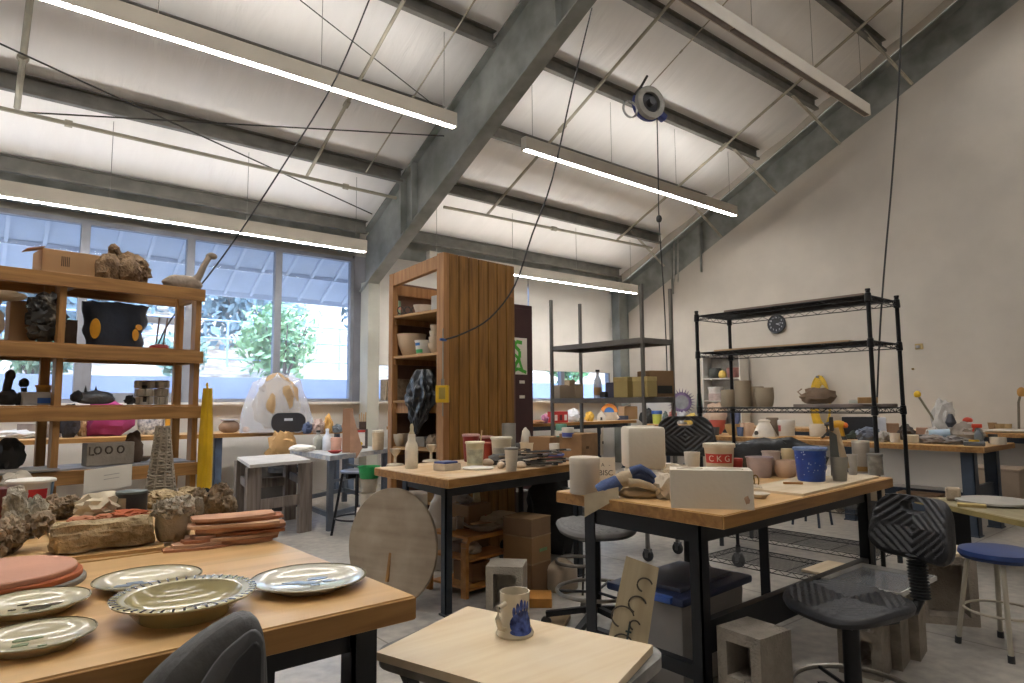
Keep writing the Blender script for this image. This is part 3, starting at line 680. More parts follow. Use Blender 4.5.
# ------------------------------------------------------------------ wire rack and metal shelving
def wire_shelf(mb, x0, x1, y0, y1, z):
    for zz in (z, z-.03):
        for a, b_ in (((x0, y0), (x1, y0)), ((x1, y0), (x1, y1)), ((x1, y1), (x0, y1)), ((x0, y1), (x0, y0))): mb.tube([(a[0], a[1], zz), (b_[0], b_[1], zz)], .0035, 5)
    for a, b_ in (((x0, y0), (x1, y0)), ((x1, y0), (x1, y1)), ((x1, y1), (x0, y1)), ((x0, y1), (x0, y0))):
        l = math.hypot(b_[0]-a[0], b_[1]-a[1]); n = max(4, int(l/.045)//2*2)
        pts = [(a[0]+(b_[0]-a[0])*i/n, a[1]+(b_[1]-a[1])*i/n, z-.03*(i % 2)) for i in range(n+1)]; mb.tube(pts, .0026, 4)
    n = int((x1-x0)/.028)
    for i in range(1, n): mb.tube([(x0+(x1-x0)*i/n, y0, z+.002), (x0+(x1-x0)*i/n, y1, z+.002)], .0022, 4)
    for i in (1, 2, 3): mb.tube([(x0, y0+(y1-y0)*i/4, z-.003), (x1, y0+(y1-y0)*i/4, z-.003)], .003, 4)
WB = mt('#1b1b1d', .4, .4, .1, 5)
wr = thing('wire_shelving_rack', 'black wire shelving rack on casters behind the centre right table', 'shelving rack', (4.31, 1.715, 0))
wx, wy = .45, 1.255; WZ = [.16, .62, 1.25, 1.67, 1.955]
def caster(parent, x, y, r=.055):
    parent = [c for c in parent.children if c.name.startswith('post')][-1]
    MB().lathe([(0, -.016), (r*.9, -.016), (r, -.008), (r, .008), (r*.9, .016), (0, .016)], 18, TR((x, y, r)) @ Matrix.Rotation(PI/2, 4, 'Y')).build('caster_wheel', BLK, parent)
    MB().box(x, y, r*1.75, .045, .05, .03).box(x-.022, y, r*1.2, .004, .03, r).box(x+.022, y, r*1.2, .004, .03, r).build('caster_fork', STEEL, parent, smooth=False)
for x in (0, wx):
    for y in (0, wy):
        mb = MB().tube([(x, y, .11), (x, y, 1.985)], .0135, 10)
        for z in WZ: mb.lathe([(.0135, -.045), (.021, -.04), (.018, .012), (.0135, .015)], 10, TR((x, y, z)))
        mb.lathe([(0, 0), (.016, 0), (.015, .012), (0, .014)], 10, TR((x, y, 1.983))); mb.build('post', WB, wr); caster(wr, x, y)
for z in WZ: wire_shelf(MB_ := MB(), 0, wx, 0, wy, z); MB_.build('wire_shelf', WB, wr)
def WR(x, y, z): return Vector((4.31+x, 1.715+y, z))
def plank(name, label, cat, loc, sx, sy, sz, m, rz=0):
    o = MB().box(0, 0, sz/2, sx, sy, sz, bev=min(.004, sz*.3)).build(name, m, loc=loc, rz=rz, smooth=False); return tag(o, label, cat)
plank('ware_board', 'long dark board on the top shelf of the black wire rack', 'board', WR(.2, .55, 1.96), .3, 1.0, .02, mt('#6f5f53', .8), 0)
plank('ware_board', 'long light wood board on the second shelf of the black wire rack', 'board', WR(.24, .66, 1.675), .34, 1.0, .016, wood('#a98a62', '#8d7150', 'y'), 0)
plank('ware_board', 'grey-brown board on the middle shelf at the right of the wire rack', 'board', WR(.27, .3, 1.255), .3, .56, .022, mt('#7d716a', .8), 0)
plank('ware_board', 'pale wood board on the bottom shelf of the black wire rack', 'board', WR(.24, .25, .165), .38, .58, .018, PLY, 0)
SG = mt('#6e6a64', .5, .3, .12, 5)
F0 = Vector((4.38, 3.56, 0)); fs = thing('metal_shelving_unit', 'grey metal shelving unit with tall bare posts on casters', 'shelving rack', F0)
fx, fy = .4, 1.12
for x in (0, fx):
    for y in (0, fy):
        MB().box(x, y, 1.20, .026, .026, 2.2).build('post', SG, fs, smooth=False); caster(fs, x, y, .05)
for z in (.35, 1.335, 1.84):
    mb = MB().box(fx/2, fy/2, z, fx, fy, .008)
    for y in (0, fy): mb.box(fx/2, y, z-.02, fx, .012, .045)
    for x in (0, fx): mb.box(x, fy/2, z-.02, .012, fy, .045)
    mb.build('shelf', SG, fs, smooth=False)

# ------------------------------------------------------------------ chairs and stools
def outline(P, n, c=(0, 0)):           # resample an outline at n even angles about c
    out = []; m = len(P)
    for k_ in range(n):
        a = 2*PI*k_/n; d = Vector((math.cos(a), math.sin(a))); best = 0
        for i_ in range(m):
            p_ = Vector(P[i_])-Vector(c); q_ = Vector(P[(i_+1) % m])-Vector(c); e_ = q_-p_; den = d.x*e_.y-d.y*e_.x
            if abs(den) < 1e-12: continue
            t_ = (p_.x*e_.y-p_.y*e_.x)/den; u_ = (p_.x*d.y-p_.y*d.x)/den
            if t_ > 0 and -1e-6 <= u_ <= 1+1e-6: best = max(best, t_)
        out.append(d*best+Vector(c))
    return out
def cushion(w, h, r, th, hole=None, bow=.06, narrow=.13, lip=.0, step=.034):
    """moulded rubber pad in the xy plane, front towards +z, with nested chevron ridges"""
    n, m = 144, 34; mb = MB(); c = (0, hole[2]) if hole else (0, 0)
    O = outline([(x*(1-narrow*y/h*2), y) for x, y in rrect(w, h, r, 8)], n, c)
    I = outline(rrect(hole[0], hole[1], hole[1]*.49, 5, 0, hole[2]), n, c) if hole else [Vector((math.cos(2*PI*i/n), math.sin(2*PI*i/n)))*.003 for i in range(n)]
    F, B = [], []
    for j in range(m+1):
        f_ = j/m; fr, br = [], []
        for a, b_ in zip(I, O):
            p_ = a.lerp(b_, f_); edge = min(1, (1-f_)/.1)*(min(1, f_/.08) if hole else 1); e2 = math.sqrt(max(0, 1-(1-edge)**2))
            q = (abs(p_.x)*.8+abs(p_.y))/step; tri = abs((q % 1)-.5)*2; rg = max(0, min(1, (tri-.3)*3))*.007*(1 if edge >= 1 else 0)
            z = -bow*(1-(p_.x/(w/2))**2)-lip*max(0, -p_.y/h*2)**2
            fr.append(mb.bm.verts.new((p_.x, p_.y, z+th/2*e2+rg))); br.append(mb.bm.verts.new((p_.x, p_.y, z-th/2*e2)))
        F.append(fr); B.append(br)
    for S_ in (F, B):
        for A_, C_ in zip(S_, S_[1:]):
            for i in range(n): mb.bm.faces.new([A_[i], A_[(i+1) % n], C_[(i+1) % n], C_[i]])
    for A_, C_ in ((F[0], B[0]), (F[-1], B[-1])):
        for i in range(n): mb.bm.faces.new([A_[i], A_[(i+1) % n], C_[(i+1) % n], C_[i]])
    return mb
RUB = mt('#1e1e20', .5, 0, .25, 5, .1, 60, h2='#2b2b2d')
def rot(mb, M): bmesh.ops.transform(mb.bm, matrix=M, verts=mb.bm.verts); return mb
UPR = Matrix.Rotation(PI/2, 4, 'X')    # xy plane -> xz plane, +z to -y
def task_chair(label, loc, rz, seat_z=.5, bk=.33, bd=0, foot=True, back=True, ring_z=.18, dusty=False, base=True):
    t = thing('work_chair', label, 'chair', loc, rz); sm = mt('#6f6e6c', .75, 0, .2, 6, .1, 60) if dusty else RUB
    rot(cushion(.45, .40, .15, .045, bow=.015, lip=.015, narrow=.1), TR((0, 0, seat_z)) @ Matrix.Rotation(R(3), 4, 'X')).build('seat', sm, t)
    MB().tube([(0, 0, .1), (0, 0, seat_z-.05)], .032, 14).build('pedestal', BLK_ST, t)
    MB().box(0, .03, seat_z-.06, .2, .24, .04, bev=.01).build('seat_plate', BLK_ST, t)
    if base:
        for i in range(5):
            a = 2*PI*i/5+.3; c, s = math.cos(a), math.sin(a)
            MB().bar((0, 0, .12), (c*.29, s*.29, .075), .035, .03).build('base_arm', BLK_ST, t, smooth=False); arm_ = [c for c in t.children if c.name.startswith('base_arm')][-1]
            MB().lathe([(0, -.012), (.03, -.012), (.032, 0), (.03, .012), (0, .012)], 12, TR((c*.29, s*.29, .033)) @ RZ(a) @ Matrix.Rotation(PI/2, 4, 'X')).build('caster_wheel', BLK, arm_)
    if foot:
        MB().tube(ring(.225, ring_z, 0, 36), .011, 8, closed=True).build('foot_ring', mt('#8d8880', .35, .7), t); fr_ = [c for c in t.children if c.name.startswith('foot_ring')][-1]
        for i in range(3):
            a = 2*PI*i/3+.9; MB().tube([(0, 0, ring_z-.01), (.225*math.cos(a), .225*math.sin(a), ring_z)], .008, 6).build('ring_spoke', BLK_ST, fr_)
    if back:
        mb = MB().tube([(0, .1, seat_z-.06), (0, .27+bd, seat_z-.07), (0, .31+bd, seat_z-.02), (0, .3+bd, seat_z+.24)], .022, 10); mb.build('back_stem', BLK_ST, t)
        mb = MB()
        for i in range(14): mb.lathe([(.026, 0), (.04, .006), (.026, .012)], 14, TR((0, .308+bd-.0008*i, seat_z-.03+i*.013)))
        mb.lathe([(.026, 0), (.027, .19)], 14, TR((0, .308+bd, seat_z-.03))); mb.build('bellows_sleeve', BLK, t)
        rot(cushion(.375, .26, .085, .05, hole=(.1, .034, .088), bow=.04), TR((0, .275+bd, seat_z+bk)) @ Matrix.Rotation(R(-8), 4, 'X') @ UPR).build('backrest', RUB, t)
    return t
task_chair('black rubber work chair with its seat in front of the cinder blocks at right', (2.735, 1.225, 0), R(-112), .515, .26, bd=.06)
task_chair('black rubber work chair pushed in at the far side of the centre right table', (3.40, 2.45, 0), R(-54), .66, .42, foot=True, ring_z=.25)
task_chair('dusty grey seat on a pedestal beside the left end of the centre right table', (2.87, 2.72, 0), R(-30), .59, back=False, dusty=True, ring_z=.22)
# chair by the steel table: small black back on a tall stem
p = Vector((3.25, 8.2, 0)); q = D(289, 400, depth(p)); p = Vector((q.x, q.y, 0)); kk = depth(p)/FPX
sc_ = thing('drafting_chair', 'black office chair with a small padded back near the grey bench stool', 'chair', p, face(p))
bz = 1.3+(403-421)*kk
dbk = rot(MB().prism(rrect(.41, .24, .1, 6), -.03, .03), TR((0, .12, bz)) @ UPR).build('backrest', mt('#27272b', .5), sc_)
MB().box(0, .085, bz+.035, .1, .006, .03).build('maker_label', mt('#b9bdc6', .5), dbk)
MB().tube([(0, .15, bz), (0, .17, bz-.25), (0, .12, .5), (0, 0, .46)], .03, 8).build('back_stem', BLK, sc_)
rot(MB().prism(rrect(.44, .42, .15, 6), -.03, .03), TR((0, -.08, .52))).build('seat', BLK, sc_)
MB().tube([(0, -.08, .08), (0, -.08, .5)], .03, 10).build('pedestal', BLK, sc_)
for i in range(5):
    a = 2*PI*i/5; MB().bar((0, -.08, .1), (.2*math.cos(a), -.08+.2*math.sin(a), .06), .04, .04).build('base_arm', BLK, sc_); MB().lathe([(0, -.012), (.03, -.012), (.03, .012), (0, .012)], 10, TR((.2*math.cos(a), -.08+.2*math.sin(a), .032)) @ Matrix.Rotation(PI/2, 4, 'X')).build('caster_wheel', BLK, sc_)
# foreground chair back at bottom left
p = Vector((.315, 1.12, 0))
fc = thing('foreground_chair', 'worn black moulded chair back close to the camera at bottom left', 'chair', p, R(-22))
def fcb(u, v):
    x = (u-.5)*.44*(1-.25*v); z = .45+v*.5; y = -.02+.10*v-.12*(1-(2*u-1)**2)*.6; return (x, y, z-.06*(2*abs(u-.5))**3)
FCM = mt('#636261', .75, 0, .3, 7, .2, 50, h2='#454443')
def loft(rows, m, name, parent, inv):
    mb = MB(); V = [[mb.bm.verts.new(inv @ p) for p in r_] for r_ in rows]; n = len(rows[0])
    for A, B in zip(V, V[1:]):
        for i in range(n): mb.bm.faces.new([A[i], A[(i+1) % n], B[(i+1) % n], B[i]])
    mb.bm.faces.new(V[0][::-1]); mb.bm.faces.new(V[-1]); o = mb.build(name, m, parent)
    md = o.modifiers.new('smooth', 'SUBSURF'); md.levels = md.render_levels = 2; return o
fc.rotation_euler = (0, 0, 0); inv = Matrix.Translation(-p)
A = [(196, 760), (214, 690), (236, 656), (258, 632), (264, 642), (262, 690), (258, 760), (240, 850)]
B = [(172, 760), (190, 690), (220, 648), (256, 618), (268, 629), (267, 690), (263, 760), (235, 860)]
C_ = [(84, 760), (128, 686), (180, 640), (238, 603), (262, 611), (270, 690), (266, 760), (200, 870)]
C2 = [(92, 765), (136, 692), (186, 648), (238, 610), (258, 617), (266, 694), (262, 760), (200, 865)]
loft([[D(x, y, 1.05) for x, y in A], [D(x, y, 1.04) for x, y in A]], mt('#2c2c2e', .6, 0, .3, 9), 'rear_plate', fc, inv)
loft([[D(x, y, 1.052) for x, y in B], [D(x, y, 1.07) for x, y in B]], mt('#5b5b5c', .7, 0, .15, 6), 'rim_band', fc, inv)
loft([[D(x, y, 1.075) for x, y in B], [D(x*.4+q[0]*.6, y*.4+q[1]*.6, 1.09) for (x, y), q in zip(B, C_)], [D(x, y, 1.16) for x, y in C_], [D(x, y, 1.2) for x, y in C2]], FCM, 'backrest', fc, inv)
pf = D(225, 880, 1.14)-p
MB().tube([(pf.x, pf.y, pf.z+.1), (pf.x, pf.y, .35), (pf.x+.02, pf.y-.05, .1)], .025, 8).build('back_stem', BLK_ST, fc)
for i in range(5):
    a = 2*PI*i/5; MB().bar((pf.x+.02, pf.y-.05, .06), (pf.x+.02+.26*math.cos(a), pf.y-.05+.26*math.sin(a), .015), .04, .03).build('base_arm', BLK_ST, fc)

# stool with a board and a mug in the foreground
BZ = .68
b1, b2, b3 = T(376, 652, BZ), T(468, 606, BZ), T(653, 645, BZ); b4 = b1+(b3-b2); bc = (b1+b3)/2
ms = thing('folding_stool', 'low stool with a worn grey rounded seat under the plywood board in front', 'stool', (bc.x, bc.y, 0))
u_ = (b3-b2).normalized(); v_ = (b1-b2).normalized(); ang = math.atan2(u_.y, u_.x)
q_ = Vector((.035, .03, 0))
Mx = TR(q_) @ RZ(ang)
SEATM = mt('#8e8b86', .7, 0, .25, 9, h2='#5c5b59')
rot(MB().prism(rrect((b3-b2).length+.05, (b1-b2).length+.03, .08, 6), BZ-.052, BZ-.022), Mx).build('seat', SEATM, ms)
W_, H_ = (b3-b2).length/2-.06, (b1-b2).length/2-.04
for s in (-1, 1):
    for e in (-1, 1):
        a_, c_ = Mx @ Vector((W_*s, -H_*e, BZ-.06)), Mx @ Vector((W_*s, H_*e, .01)); MB().bar(a_+Vector((0, 0, 0)), c_, .022, .03).build('leg', BLK_ST, ms, smooth=False)
for s in (-1, 1): MB().bar(Mx @ Vector((-W_, s*H_, .08)), Mx @ Vector((W_, s*H_, .08)), .018, .018).build('cross_bar', BLK_ST, ms, smooth=False)
o = MB().prism([(p_.x-bc.x, p_.y-bc.y) for p_ in (b1, b4, b3, b2)], 0, .02).build('plywood_board', wood('#e0cdab', '#cdb28a', 'x', 1.6, .55, 0, .55), loc=(bc.x, bc.y, BZ-.02), smooth=False); tag(o, 'pale plywood board in the foreground with the blue and cream mug on it', 'board')
def glaze(h1, h2, h3, sc, seed=0, rough=.18):
    m, N, L, b = new_mat('glaze'); tc = N.new('ShaderNodeTexCoord'); n = N.new('ShaderNodeTexNoise'); n.inputs['Scale'].default_value = sc; n.inputs['Detail'].default_value = 5
    mp = N.new('ShaderNodeMapping'); mp.inputs['Location'].default_value = (seed, seed*.7, 0); L.new(tc.outputs['Object'], mp.inputs['Vector']); L.new(mp.outputs['Vector'], n.inputs['Vector'])
    cr = N.new('ShaderNodeValToRGB'); e = cr.color_ramp.elements; e[0].position = .3; e[1].position = .72; e[0].color = lin(h1); e[1].color = lin(h2); c = e.new(.62); c.color = lin(h3)
    L.new(n.outputs['Fac'], cr.inputs['Fac']); L.new(cr.outputs['Color'], b.inputs['Base Color']); b.inputs['Roughness'].default_value = rough; b.inputs['Coat Weight'].default_value = .4; return m
MUGG = glaze('#cfc4ae', '#a5977c', '#c2b69d', 12)
p = T(514, 638, BZ); kk = depth(p)/FPX; r, h = 15.5*kk, 43*kk
mug = thing('mug', 'cream mug with a blue flower and handle on the plywood board in front', 'mug', p+Vector((.02, .02, 0)), face(p))
prof = [(0, 0), (1.2*r, 0), (1.25*r, .05*h), (1.02*r, .22*h), (.92*r, .5*h), (.98*r, .9*h), (1.0*r, h), (.93*r, h), (.86*r, .5*h), (.9*r, .1*h), (0, .08*h)]
MB().lathe(prof, 32).build('body', MUGG, mug)
MB().tube([(-.6*r, -.7*r, .78*h), (-1.05*r, -1.15*r, .74*h), (-1.1*r, -1.3*r, .5*h), (-.95*r, -1.1*r, .28*h), (-.65*r, -.75*r, .22*h)], .18*r, 8).build('handle', MUGG, mug)
COB = mt('#18224f', .2, 0, .3, 55, h2='#4a60a8')
def wrap(mb, r_at, pts2):               # thin patch laid round the mug wall: pts = (angle, height)
    ca_, cz_ = sum(q[0] for q in pts2)/len(pts2), sum(q[1] for q in pts2)/len(pts2); prev = None; n = len(pts2)
    for f_ in (.02, .35, .7, 1):
        row = []
        for a, z in pts2:
            a, z = ca_+(a-ca_)*f_, cz_+(z-cz_)*f_; q = r_at(z)+.0009; row.append(mb.bm.verts.new((math.sin(a)*q, -math.cos(a)*q, z)))
        if prev:
            for j in range(n): mb.bm.faces.new([prev[j], prev[(j+1) % n], row[(j+1) % n], row[j]])
        else: mb.bm.faces.new(row)
        prev = row
MP = [(.05, 1.25), (.22, 1.02), (.5, .92), (.9, .98), (1.0, 1.0)]
def ra(z):
    t_ = z/h
    for (z0, r0), (z1, r1) in zip(MP, MP[1:]):
        if t_ <= z1: return r*(r0+(r1-r0)*max(0, (t_-z0)/(z1-z0)))
    return r
for a0, z0, da, dz in ((.5, .34, .85, .25), (.6, .5, .6, .12), (.5, .17, .8, .08), (.1, .4, .3, .14), (.85, .4, .3, .15), (.5, .2, .6, .1), (.2, .66, .13, .15), (.45, .72, .13, .17), (.72, .7, .13, .16), (-.05, .6, .12, .12), (.98, .66, .12, .16), (-1.6, .3, .2, .1), (-1.5, .6, .15, .12)):
    mb = MB(); wrap(mb, ra, [(a0+da*math.cos(2*PI*i/20), (z0+dz*math.sin(2*PI*i/20))*h) for i in range(20)]); mb.build('painted_petal', COB, mug)


# ------------------------------------------------------------------ blue stool, steel stool, grey bench stool, steel table
p = T(1001, 640, 0)
bs = thing('round_stool', 'metal stool with a round dark blue seat at the right edge', 'stool', (4.25, 1.113, 0)); sz = .485
MB().lathe([(0, -.02), (.17, -.02), (.185, 0), (.18, .022), (.15, .03), (0, .03)], 32, TR((0, 0, sz))).build('seat', mt('#243b70', .4, 0, .15, 6), bs)
LG = mt('#b9b1a0', .45, .4, .1, 6)
for i in range(4):
    a = R(20+90*i); MB().tube([(.13*math.cos(a), .13*math.sin(a), sz-.02), (.145*math.cos(a), .145*math.sin(a), sz-.06), (.205*math.cos(a), .205*math.sin(a), .02)], .0125, 10).build('leg', LG, bs); lf = bs.children[-1]
    lf = [c for c in bs.children if c.name.startswith('leg')][-1]; MB().tube([(.204*math.cos(a), .204*math.sin(a), .035), (.207*math.cos(a), .207*math.sin(a), 0)], .016, 10).build('rubber_foot', BLK, lf)
MB().tube(ring(.176, .2, 0, 32) and [(.172*math.cos(2*PI*i/32), .172*math.sin(2*PI*i/32), .2) for i in range(32)], .007, 8, closed=True).build('foot_ring', LG, bs)
# steel shop stool by the steel table
p = T(338, 531, 0); q = Vector((3.22, 6.72, 0)); q = D(357, 480, depth(p)-.15); q.z = 0; kk = depth(q)/FPX
st = thing('metal_shop_stool', 'steel shop stool with a foot ring under the spattered steel table', 'stool', q, R(20)); sh = 1.3+(404-471)*kk
MB().lathe([(0, -.015), (.165, -.015), (.17, .005), (.15, .012), (0, .008)], 28, TR((0, 0, sh))).build('seat', mt('#7d8596', .35, .7), st)
for i in range(4):
    a = R(45+90*i); MB().tube([(.14*math.cos(a), .14*math.sin(a), sh-.02), (.24*math.cos(a), .24*math.sin(a), .005)], .013, 8).build('leg', BLK_ST, st)
MB().tube([(.212*math.cos(2*PI*i/28), .212*math.sin(2*PI*i/28), .17) for i in range(28)], .009, 8, closed=True).build('foot_ring', BLK_ST, st)
MB().bar((-.14, 0, sh-.04), (.14, 0, sh-.04), .03, .05).bar((0, -.14, sh-.04), (0, .14, sh-.04), .03, .05).build('seat_brace', BLK_ST, st)
# weathered bench stool
GW = wood('#8b7f75', '#5e544c', 'z', 3, .8); GZ = .735
g1, g2, g3, g4 = T(250, 465, GZ), T(311, 459.5, GZ), T(293, 453.5, GZ), T(237, 457, GZ)
gf = T(303, 533, 0); s_ = 1.0
gp = (g1+g2+g3+g4)/4; gp.z = 0
gs = thing('weathered_wood_stool', 'weathered grey wooden stool with a whitewashed top on the floor', 'stool', gp)
gl = [g1-gp, g2-gp, g3-gp, g4-gp]
MB().prism([(v[0], v[1]) for v in gl], GZ-.03, GZ).build('seat', mt('#b5b0aa', .7, 0, .12, 5), gs, smooth=False)
cc = [Vector((v[0]*.86, v[1]*.86, 0)) for v in gl]; ga = math.atan2((g2-g1).y, (g2-g1).x)
for v in cc: MB().box(v.x, v.y, (GZ-.03)/2, .15, .045, GZ-.03, rz=ga).build('leg', GW, gs, smooth=False)
for i in (0, 2): MB().bar((cc[i].x, cc[i].y, .34+.05*i), (cc[(i+1) % 4].x, cc[(i+1) % 4].y, .34+.05*i), .03, .1).build('stretcher', GW, gs, smooth=False)
MB().bar((cc[1].x, cc[1].y, .5), (cc[2].x, cc[2].y, .5), .03, .08).bar((cc[0].x, cc[0].y, .5), (cc[3].x, cc[3].y, .5), .03, .08).build('side_rail', GW, gs, smooth=False)
# spattered steel table
SZ = .77; s1, s2, s3 = T(290, 449, SZ), T(330, 456, SZ), T(388, 448.5, SZ); s4 = s1+(s3-s2); sp = (s1+s3)/2; sp.z = 0
sl = [v-sp for v in (s1, s2, s3, s4)]; SPM = mt('#8f939a', .6, .2, .2, 9, h2='#c9c4ba')
sto = thing('steel_frame_table', 'clay-spattered steel table with bottles left of the plank cabinet', 'table', sp)
MB().prism([(v[0], v[1]) for v in sl], SZ-.05, SZ).build('table_top', SPM, sto, smooth=False)
cc = [Vector((v[0]*.93, v[1]*.93, 0)) for v in sl]; SF = mt('#666d77', .5, .4, .2, 8)
for v in cc: MB().box(v.x, v.y, (SZ-.05)/2, .055, .055, SZ-.05).build('leg', SF, sto, smooth=False)
for i in range(4): MB().bar((cc[i].x, cc[i].y, .16), (cc[(i+1) % 4].x, cc[(i+1) % 4].y, .16), .03, .05).build('stretcher', SF, sto, smooth=False)
for i in (1, 2): MB().bar((cc[i].x, cc[i].y, .5), (cc[(i+1) % 4].x, cc[(i+1) % 4].y, .5), .02, .03).build('side_rail', SF, sto, smooth=False)
# ================================================================== SMALL THINGS
def up(p): return Vector((p[0], p[1], p[2]))
def potp(name, label, cat, P, w, h, m, prof='cyl', group=None, n=20, wob=0, sx=1, sy=1):
    k = depth(P)/FPX; r = w/2*k; pr = PROF[prof] if isinstance(prof, str) else prof
    o = MB().lathe([(a*r, b*h*k) for a, b in pr], n=n, wob=wob, seed=w*.37+h, sx=sx, sy=sy).build(name, m, loc=P+Vector((0, 0, .0015)), rz=face(P)); tag(o, label, cat, group)
    INFO[o.name] = (r, h*k, k); return o
def boxp(name, label, cat, P, w, h, d, m, rz=None, group=None, bev=.004, lift=0):
    k = depth(P)/FPX
    o = MB().box(0, 0, h*k/2, w*k, d, h*k, bev=min(bev, h*k*.25)).build(name, m, loc=P+Vector((0, 0, lift+.0015)), rz=face(P) if rz is None else rz, smooth=False); tag(o, label, cat, group); INFO[o.name] = (w*k, h*k, d); return o
def lumpp(name, label, cat, P, w, h, d, m, amp=.25, fr=2, seed=1, group=None, sub=3, rough=0):
    k = depth(P)/FPX; hz = h*k/1.8
    o = ground(MB().blob(0, 0, hz*.8, w*k/2, d/2, hz, amp, fr, seed, sub, rough=rough), h*k).build(name, m, loc=P+Vector((0, 0, .0015)), rz=face(P)); tag(o, label, cat, group); INFO[o.name] = (w*k, h*k, d); return o
def lid(o, m, over=1.04, t=.12, nm='lid'):
    r, h, k = INFO[o.name]; return MB().lathe([(0, h*(1-t)), (r*over, h*(1-t)), (r*over, h*.99), (r*over*.95, h*1.01), (0, h*1.01)], 24).build(nm, m, o)
def band(o, m, z0, z1, r0=1.0, r1=1.0, nm='label_band', a0=None, a1=None):
    r, h, k = INFO[o.name]; mb = MB(); n = 20; a0 = -PI if a0 is None else a0; a1 = PI if a1 is None else a1; V = []
    for i in range(n+1):
        a = a0+(a1-a0)*i/n; row = []
        for z, rr in ((z0, r0), (z1, r1)):
            for e in (.0004, .0014): row.append(mb.bm.verts.new((math.sin(a)*(r*rr+e), -math.cos(a)*(r*rr+e), z*h)))
        V.append(row)
    for A_, B_ in zip(V, V[1:]):
        for i, j in ((0, 1), (1, 3), (3, 2), (2, 0)): mb.bm.faces.new([A_[i], A_[j], B_[j], B_[i]])
    return mb.build(nm, m, o)

# ------------------------------------------------------------------ on the wooden rack
P = rack_at(62, 2.213, .24); bx = boxp('cardboard_box', 'flat brown cardboard box on top of the wooden rack', 'box', P, 54, 24, .26, CARD, RA, bev=.003)
w_, h_, d_ = INFO[bx.name]
for i in range(5): MB().box(-w_*.2+i*.011, -d_/2-.001, h_*.55, .006, .003, h_*.4).build('printed_bar', mt('#54402c', .8), bx, smooth=False)
MB().bar((-w_/2, -d_/2, h_-.004), (-w_/2-.1, -d_/2, h_-.035), d_*.6, .004).build('open_flap', CARD, bx, smooth=False)
FUR = mt('#8f7455', .95, 0, .3, 14, .9, 70, h2='#5f4a35')
P = rack_at(117.5, 2.214, .14)
t = thing('shaggy_clay_animal', 'shaggy brown clay animal slumped on top of the wooden rack', 'sculpture', P, RA)
mb = MB(); mb.blob(.03, .02, .1, .15, .14, .13, .2, 3, 4, 4, rough=.15); mb.build('body', FUR, t)
MB().blob(-.12, -.06, .07, .085, .1, .12, .2, 3, 8, 3, rough=.15).build('paw', FUR, t); MB().blob(.0, -.09, .07, .085, .1, .1, .2, 3, 9, 3, rough=.15).build('paw', FUR, t)
MB().blob(-.07, .0, .235, .04, .04, .045, .2, 3, 2, 3, rough=.2).build('ear', FUR, t)
P = rack_at(186, 2.213, .17)
t = thing('long_necked_sculpture', 'grey long-necked animal sculpture at the right end of the rack top', 'sculpture', P, RA)
GRS = mt('#8b7c6c', .9, 0, .2, 14, .3, 60)
MB().blob(-.06, 0, .05, .15, .07, .07, .15, 2, 5, 3).build('body', GRS, t)
MB().tube([(.02, 0, .06), (.07, 0, .14), (.1, 0, .22), (.14, 0, .3)], .03, 10, taper=[1.3, .9, .8, .75]).build('neck', GRS, t)
MB().blob(.16, 0, .31, .045, .03, .03, .1, 2, 3, 3).build('head', GRS, t)
# second shelf
P = rack_at(41, 1.728, .1)
t = thing('speckled_sculpture', 'black and white speckled jagged sculpture on the second rack shelf', 'sculpture', P, RA)
SPK = glaze('#14120f', '#c9bfae', '#2b2721', 9, 3, .5)
mb = MB()
for i, (x, z, a, b_) in enumerate(((0, .08, .1, .08), (-.03, .18, .08, .09), (.05, .2, .07, .1), (.02, .3, .08, .07), (-.06, .26, .05, .07))): mb.blob(x, 0, z+.012, a, .06, b_, .45, 3.5, i+3, 3, flat=False, rough=.2)
ground(mb, .36).build('body', SPK, t)
P = rack_at(63, 1.728, .3); boxp('grey_slab', 'plain grey-brown slab standing behind the speckled sculpture', 'slab', P, 17, 27, .04, mt('#6d5f55', .8), RA)
P = rack_at(16, 1.728, .26); boxp('cardboard_box', 'worn cardboard box with cut edges at the left of the second rack shelf', 'box', P, 22, 42, .14, CARD2, RA)
P = rack_at(-16, 1.728); t = thing('clay_beak_sculpture', 'tan clay creature jutting its beak in at the far left of the rack', 'sculpture', P, RA)
MB().blob(0, 0, .12, .08, .07, .12, .2, 2, 3).tube([(0, 0, .2), (.03, 0, .3)], .04, 10).blob(.08, -.02, .31, .11, .04, .035, .2, 2, 5, flat=False).build('body', TAN, t)
P = rack_at(112, 1.728)
kk = depth(P)/FPX
t = thing('plastic_sack', 'crumpled dark blue plastic sack with yellow print on the second rack shelf', 'sack', P, RA)
SAK = mt('#2c3442', .4, 0, .3, 3, .5, 12)
def sack(u, v):
    a = 2*PI*u; z = v*44*kk; f_ = .85+.2*v+.06*noise.noise(Vector((math.cos(a)*2, math.sin(a)*2, v*4))); return (math.cos(a)*29*kk*f_+.01*math.sin(z*40), math.sin(a)*.1*f_+.01, z+.02*noise.noise(Vector((math.cos(a)*3, math.sin(a)*3, 7)))*v)
MB().sheet(sack, 48, 14, .006).lathe([(0, .004), (.1, .004), (.1, .01), (0, .01)], 20, Matrix.Diagonal((1.8, .95, 1, 1))).build('sack_body', SAK, t)
YW_ = mt('#d79a2b', .5)
for x, z, a, b_ in ((-20, 17, 5, 10), (15, 13, 4, 6), (18, 21, 5, 3)):
    rot(MB().lathe([(0, 0), (1, 0), (.95, .006), (0, .008)], 18, Matrix.Diagonal((a*kk, b_*kk, 1, 1))), TR((x*kk, .006-.096*math.sqrt(1-(x/29)**2), z*kk)) @ RZ(x*.035) @ UPR).build('yellow_print', YW_, t)
